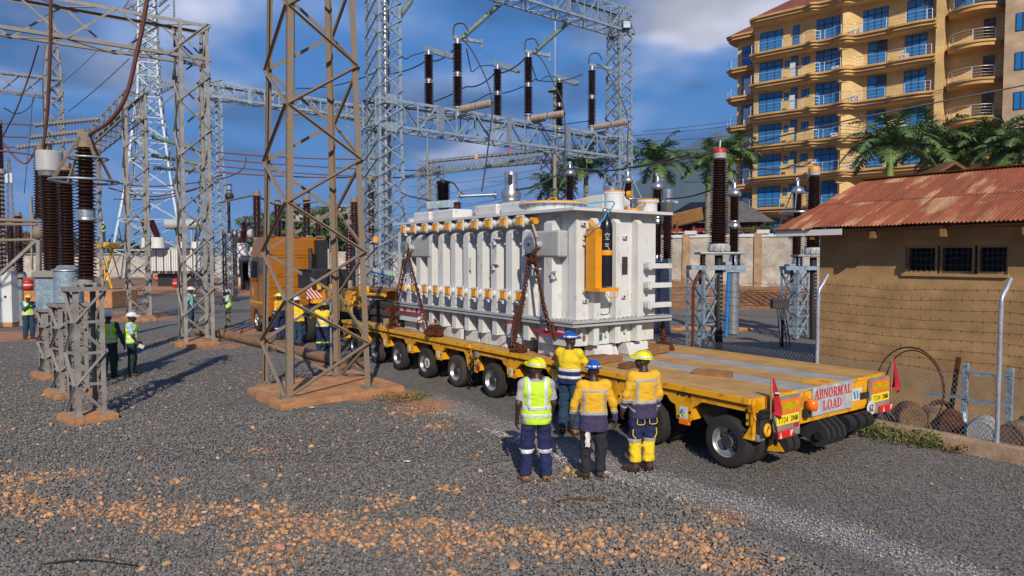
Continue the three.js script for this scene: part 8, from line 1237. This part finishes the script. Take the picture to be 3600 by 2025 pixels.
const back = f => (x, y, z, J, al) => Math.max(f(x, y, z, J, al), z - .02), sleeveBand = (t0, t1) => (x, y, z, J, al) => { let d = 1; for (const [e, w] of [[J.elL, J.wrL], [J.elR, J.wrR]]) { if (x * w[0] < 0 || Math.abs(x) < .17) continue; const q = al(x, y, z, w, e); d = Math.min(d, Math.max(t0 - q, q - t1)); } return d; };
const PI = Math.PI;
person({ label: 'man in lime vest, navy trousers and tan boots seen from behind by the trailer', pos: P2W(1885, 1690), yaw: PI + .08, h: 1.755, cell: .012, headYaw: .75, toeL: .5, toeR: -.1, hat: M.hatYellow, trunkM: M.greyShirt, short: true, vest: true, vestHem: .84, hem: .86, legM: M.navy, bootM: M.tanBoot, fold: 1, J: { elL: [.265, 1.13, -.05], wrL: [.275, .87, .05], elR: [-.25, 1.13, .0], wrR: [-.22, .88, .1], ankL: [.15, .085, -.03], kneeL: [.13, .5, .03], ankR: [-.14, .085, -.03], kneeR: [-.125, .5, .03] },
  tapes: [[(x, y) => Math.min(Math.abs(y - 1.08) - .03, Math.abs(y - .97) - .03), M.tape, 'vest_tape'], [(x, y) => Math.max(Math.abs(Math.abs(x) - .12) - .028, 1.05 - y), M.tape, 'shoulder_tape']], legTape: [[.44, .032, M.tape]],
  extra: [(o, g) => { g.box(.2, .68, -.02, .03, .14, .1, .1); g.build('cargo_pocket', M.navy, o); }] });
person({ label: 'man in a blue helmet and yellow-navy jacket leaning on the trailer deck', pos: [1.05, 0, -12.35], yaw: PI - .55, h: 1.84, cell: .012, headYaw: -.35, headPitch: .12, hat: M.hatBlue, trunkM: M.yellowCloth, trunkM2: M.navy, collarM: M.navy, split: 1.1, cuff: .2, hem: .88, legM: M.jeans, bootM: M.tanBoot, fold: 2, J: { elR: [-.30, 1.16, .14], wrR: [-.26, 1.08, .40], elL: [.24, 1.15, .12], wrL: [.14, 1.06, .36] }, hdR: [.2, -.1, 1], palR: [.1, -1, 0], hdL: [-.2, -.1, 1], palL: [0, -1, 0],
  tapes: [[bandY(1.12, .028), M.tape, 'jacket_tape'], [bandY(1.0, .028), M.tape, 'hem_tape'], [sleeveBand(.2, .26), M.tape, 'sleeve_tape']] });
const hTape = back((x, y) => Math.min(Math.max(Math.abs(y - 1.335) - .022, Math.abs(x) - .2), Math.max(Math.abs(Math.abs(x) - .155) - .02, y - 1.335, 1.0 - y))), loBand = bandY(1.0, .028);
person({ label: 'man in blue helmet and yellow-purple jacket with white cloth at his hip', pos: P2W(2085, 1678), yaw: PI + .02, h: 1.70, cell: .012, headYaw: .0, headPitch: .1, toeL: .8, toeR: -.0, hat: M.hatBlue, trunkM: M.goldCloth, trunkM2: M.purple, collarM: M.purple, split: .98, cuff: .11, hem: .72, legM: M.darkTrousers, bootM: M.darkBoot, fold: 3, curl: .8, J: { elL: [.29, 1.13, -.02], wrL: [.325, .87, .02], elR: [-.29, 1.13, -.02], wrR: [-.335, .87, .03], ankL: [.11, .085, -.03], ankR: [-.1, .085, .0] },
  tapes: [[hTape, M.tapeGrey, 'back_tape'], [loBand, M.tapeGrey, 'hem_tape'], [sleeveBand(.12, .17), M.tapeGrey, 'sleeve_tape']],
  extra: [(o, g) => { const pos = [], idx = []; for (let j = 0; j <= 10; j++) for (let i = 0; i <= 4; i++) pos.push(.07 + i * .018 + .006 * Math.sin(j * 1.3), .73 - j * .022 - .01 * Math.sin(i * 2), -.165 - .012 * Math.sin(i * 1.9 + j * .5)); for (let j = 0; j < 10; j++) for (let i = 0; i < 4; i++) { const a = j * 5 + i; idx.push(a, a + 1, a + 5, a + 5, a + 1, a + 6); } const q = new THREE.BufferGeometry(); q.setAttribute('position', new THREE.Float32BufferAttribute(pos, 3)); q.setIndex(idx); q.computeVertexNormals(); g.add(q); g.build('cloth', M.whiteCloth, o); }] });
person({ label: 'man in yellow helmet, yellow-purple jacket and gold-trimmed trousers beside the trailer wheel', pos: P2W(2258, 1652), yaw: PI + .3, h: 1.79, cell: .012, headYaw: .95, toeL: .7, toeR: .2, hat: M.hatYellow, trunkM: M.goldCloth, trunkM2: M.purple, collarM: M.purple, split: 1.02, cuff: .16, hem: .79, legM: M.navy, legM2: M.yellowCloth, legSplit: .44, bootM: M.darkBoot, fold: 4, curl: .7, J: { elL: [.27, 1.14, .0], wrL: [.29, .89, .08], elR: [-.25, 1.14, -.03], wrR: [-.25, .88, .06], ankL: [.13, .085, -.02], ankR: [-.09, .085, -.04] },
  tapes: [[back((x, y) => Math.min(Math.max(Math.abs(y - 1.36) - .022, Math.abs(x) - .2), Math.max(Math.abs(Math.abs(x) - .15) - .02, y - 1.36, 1.03 - y))), M.tapeGrey, 'back_tape'], [bandY(1.04, .028), M.tapeGrey, 'hem_tape'], [sleeveBand(.16, .21), M.tapeGrey, 'sleeve_tape'], [sleeveBand(.06, .10), M.tapeGrey, 'sleeve_tape']], legTape: [[.46, .03, M.tapeGrey]],
  extra: [(o, g) => { for (const x of [-.1, .1]) { g.tube([[x - .055, .80, -.135], [x - .06, .73, -.14], [x, .715, -.145], [x + .06, .73, -.14], [x + .055, .80, -.135]], .006, 5, 16); } for (const x of [-.185, .19]) g.tube([[x, .64, -.07], [x * 1.02, .55, -.075], [x * .8, .5, -.09]], .008, 5, 12); g.build('gold_piping', M.yellowCloth, o); }] });
const yardVest = [[(x, y) => Math.min(Math.abs(y - 1.1) - .03, Math.abs(y - .98) - .03), M.tape, 'vest_tape'], [(x, y) => Math.max(Math.abs(Math.abs(x) - .11) - .027, 1.08 - y), M.tape, 'shoulder_tape']], FC = .02;
person({ label: 'man in white helmet and lime vest half hidden by the nearest pedestal', pos: P2W(385, 1328), yaw: PI + .2, h: 1.76, cell: FC, hat: M.hatWhite, trunkM: mat([.02, .045, .045], .9, 0, rep(tFabric, 5)), vest: true, vestHem: .92, hem: .9, legM: M.greenTrousers, bootM: M.darkBoot, tapes: yardVest, J: { elR: [-.3, 1.13, .0], wrR: [-.36, .9, .02], wrL: [.26, .88, .06] }, fold: 5 });
person({ label: 'man in white helmet, lime vest and pale blue shirt holding a paper', pos: P2W(465, 1322), yaw: 1.95, h: 1.72, cell: FC, headYaw: .1, headPitch: .1, hat: M.hatWhite, trunkM: M.paleBlueShirt, short: true, vest: true, vestHem: .92, hem: .9, legM: M.greenTrousers, bootM: M.darkBoot, tapes: yardVest, fold: 6, J: { elR: [-.22, 1.13, .06], wrR: [-.2, .93, .16], elL: [.24, 1.13, .02], wrL: [.2, .92, .16] }, extra: [(o, g) => { g.box(-.2, .84, .26, .005, .1, .14, .2, 0, .5); g.build('paper', M.white, o); }] });
person({ label: 'man in white helmet and turquoise shirt pointing right behind the gantry tower', pos: P2W(671, 1153), yaw: 1.75, h: 1.86, cell: .022, hat: M.hatWhite, trunkM: M.turquoise, short: true, hem: .9, legM: M.jeans, bootM: M.darkBoot, fold: 7, J: { elL: [.22, 1.36, .22], wrL: [.18, 1.36, .46], elR: [-.24, 1.14, -.04], wrR: [-.2, .92, .1] }, hdL: [0, .02, 1], palL: [0, -1, 0], tapes: [[(x, y) => Math.max(Math.abs(Math.abs(x) - .15) - .03, 1.2 - y), M.hiviz, 'lime_strip']] });
person({ label: 'man in white helmet, lime vest and khaki trousers pointing left by the pipe', pos: P2W(803, 1150), yaw: -1.1, h: 1.74, cell: .022, hat: M.hatWhite, trunkM: M.paleBlueShirt, short: true, vest: true, vestHem: .9, hem: .9, legM: M.khaki, bootM: M.darkBoot, fold: 8, tapes: yardVest, J: { elR: [-.26, 1.36, .2], wrR: [-.26, 1.36, .45], elL: [.26, 1.16, .1], wrL: [.14, 1.1, .26] }, hdR: [0, .02, 1], palR: [0, -1, 0] });
person({ label: 'man in orange-yellow helmet with a backpack at far left, hands raised', pos: P2W(103, 1192), yaw: .9, h: 1.75, cell: .022, headPitch: .1, hat: M.hatOrange, trunkM: M.blueShirt, short: true, vest: true, vestHem: .95, hem: .92, legM: M.jeans, bootM: M.darkBoot, fold: 9, tapes: yardVest, J: { elL: [.2, 1.17, .16], wrL: [.09, 1.36, .28], elR: [-.2, 1.17, .16], wrR: [-.05, 1.36, .28] }, hdL: [-.1, 1, .15], hdR: [.1, 1, .15], palL: [0, .1, 1], palR: [0, .1, 1], extra: [(o, g) => { g.rbox(-.15, .15, 1.0, 1.42, -.32, -.15, .06); g.build('backpack', M.blackCloth, o); g.rbox(-.06, .06, 1.36, 1.5, .3, .33, .01); g.build('phone', M.black, o); }] });
person({ label: 'man in yellow helmet and gold-navy jacket at the truck step', pos: P2W(985, 1192), yaw: 1.1 + PI, h: 1.80, cell: .022, headYaw: .3, hat: M.hatYellow, trunkM: M.goldCloth, trunkM2: M.navy, split: 1.12, cuff: .14, hem: .86, legM: M.navy, bootM: M.darkBoot, fold: 10, legTape: [[.42, .03, M.tape]], tapes: [[bandY(1.13, .025), M.tapeGrey, 'jacket_tape']], J: { kneeL: [.11, .5, .08], ankL: [.12, .085, -.1], wrL: [.25, .9, .14], wrR: [-.25, .9, .14] } });
person({ label: 'man in white helmet and yellow shirt partly hidden by the tower leg', pos: P2W(1045, 1215), yaw: PI - .3, h: 1.78, cell: .022, hat: M.hatWhite, trunkM: M.yellowCloth, hem: .88, legM: M.jeans, bootM: M.darkBoot, fold: 11, tapes: [[bandY(1.05, .03), M.tape, 'shirt_tape']] });
person({ label: 'man in yellow helmet and bright yellow jacket working behind the tower braces', pos: P2W(1135, 1245), yaw: PI + .1, h: 1.74, cell: .018, headPitch: .25, hat: M.hatYellow, trunkM: M.yellowCloth, trunkM2: M.navy, split: .98, cuff: .02, hem: .86, legM: M.navy, bootM: M.darkBoot, fold: 12, legTape: [[.4, .03, M.hiviz]], tapes: [[bandY(1.12, .03), M.tape, 'jacket_tape'], [bandY(.96, .03), M.tape, 'hem_tape']], J: { elL: [.36, 1.22, .12], wrL: [.26, 1.1, .32], elR: [-.36, 1.22, .1], wrR: [-.28, 1.12, .32], ch: [0, 1.27, .05], nk: [0, 1.44, .06], shL: [.19, 1.41, .04], shR: [-.19, 1.41, .04] } });
{ const p = at(365, 851, 60); person({ label: 'man in white helmet and lime vest standing high on a lift platform', pos: p, yaw: -.6, h: 1.72, cell: .026, hat: M.hatWhite, trunkM: M.darkTrousers, vest: true, vestHem: .95, hem: .9, legM: M.jeans, bootM: M.darkBoot, tapes: yardVest, fold: 13, J: { elL: [.24, 1.16, .12], wrL: [.1, 1.2, .26], elR: [-.24, 1.16, .12], wrR: [-.08, 1.2, .26] } }); }
renderer.render(scene, camera);
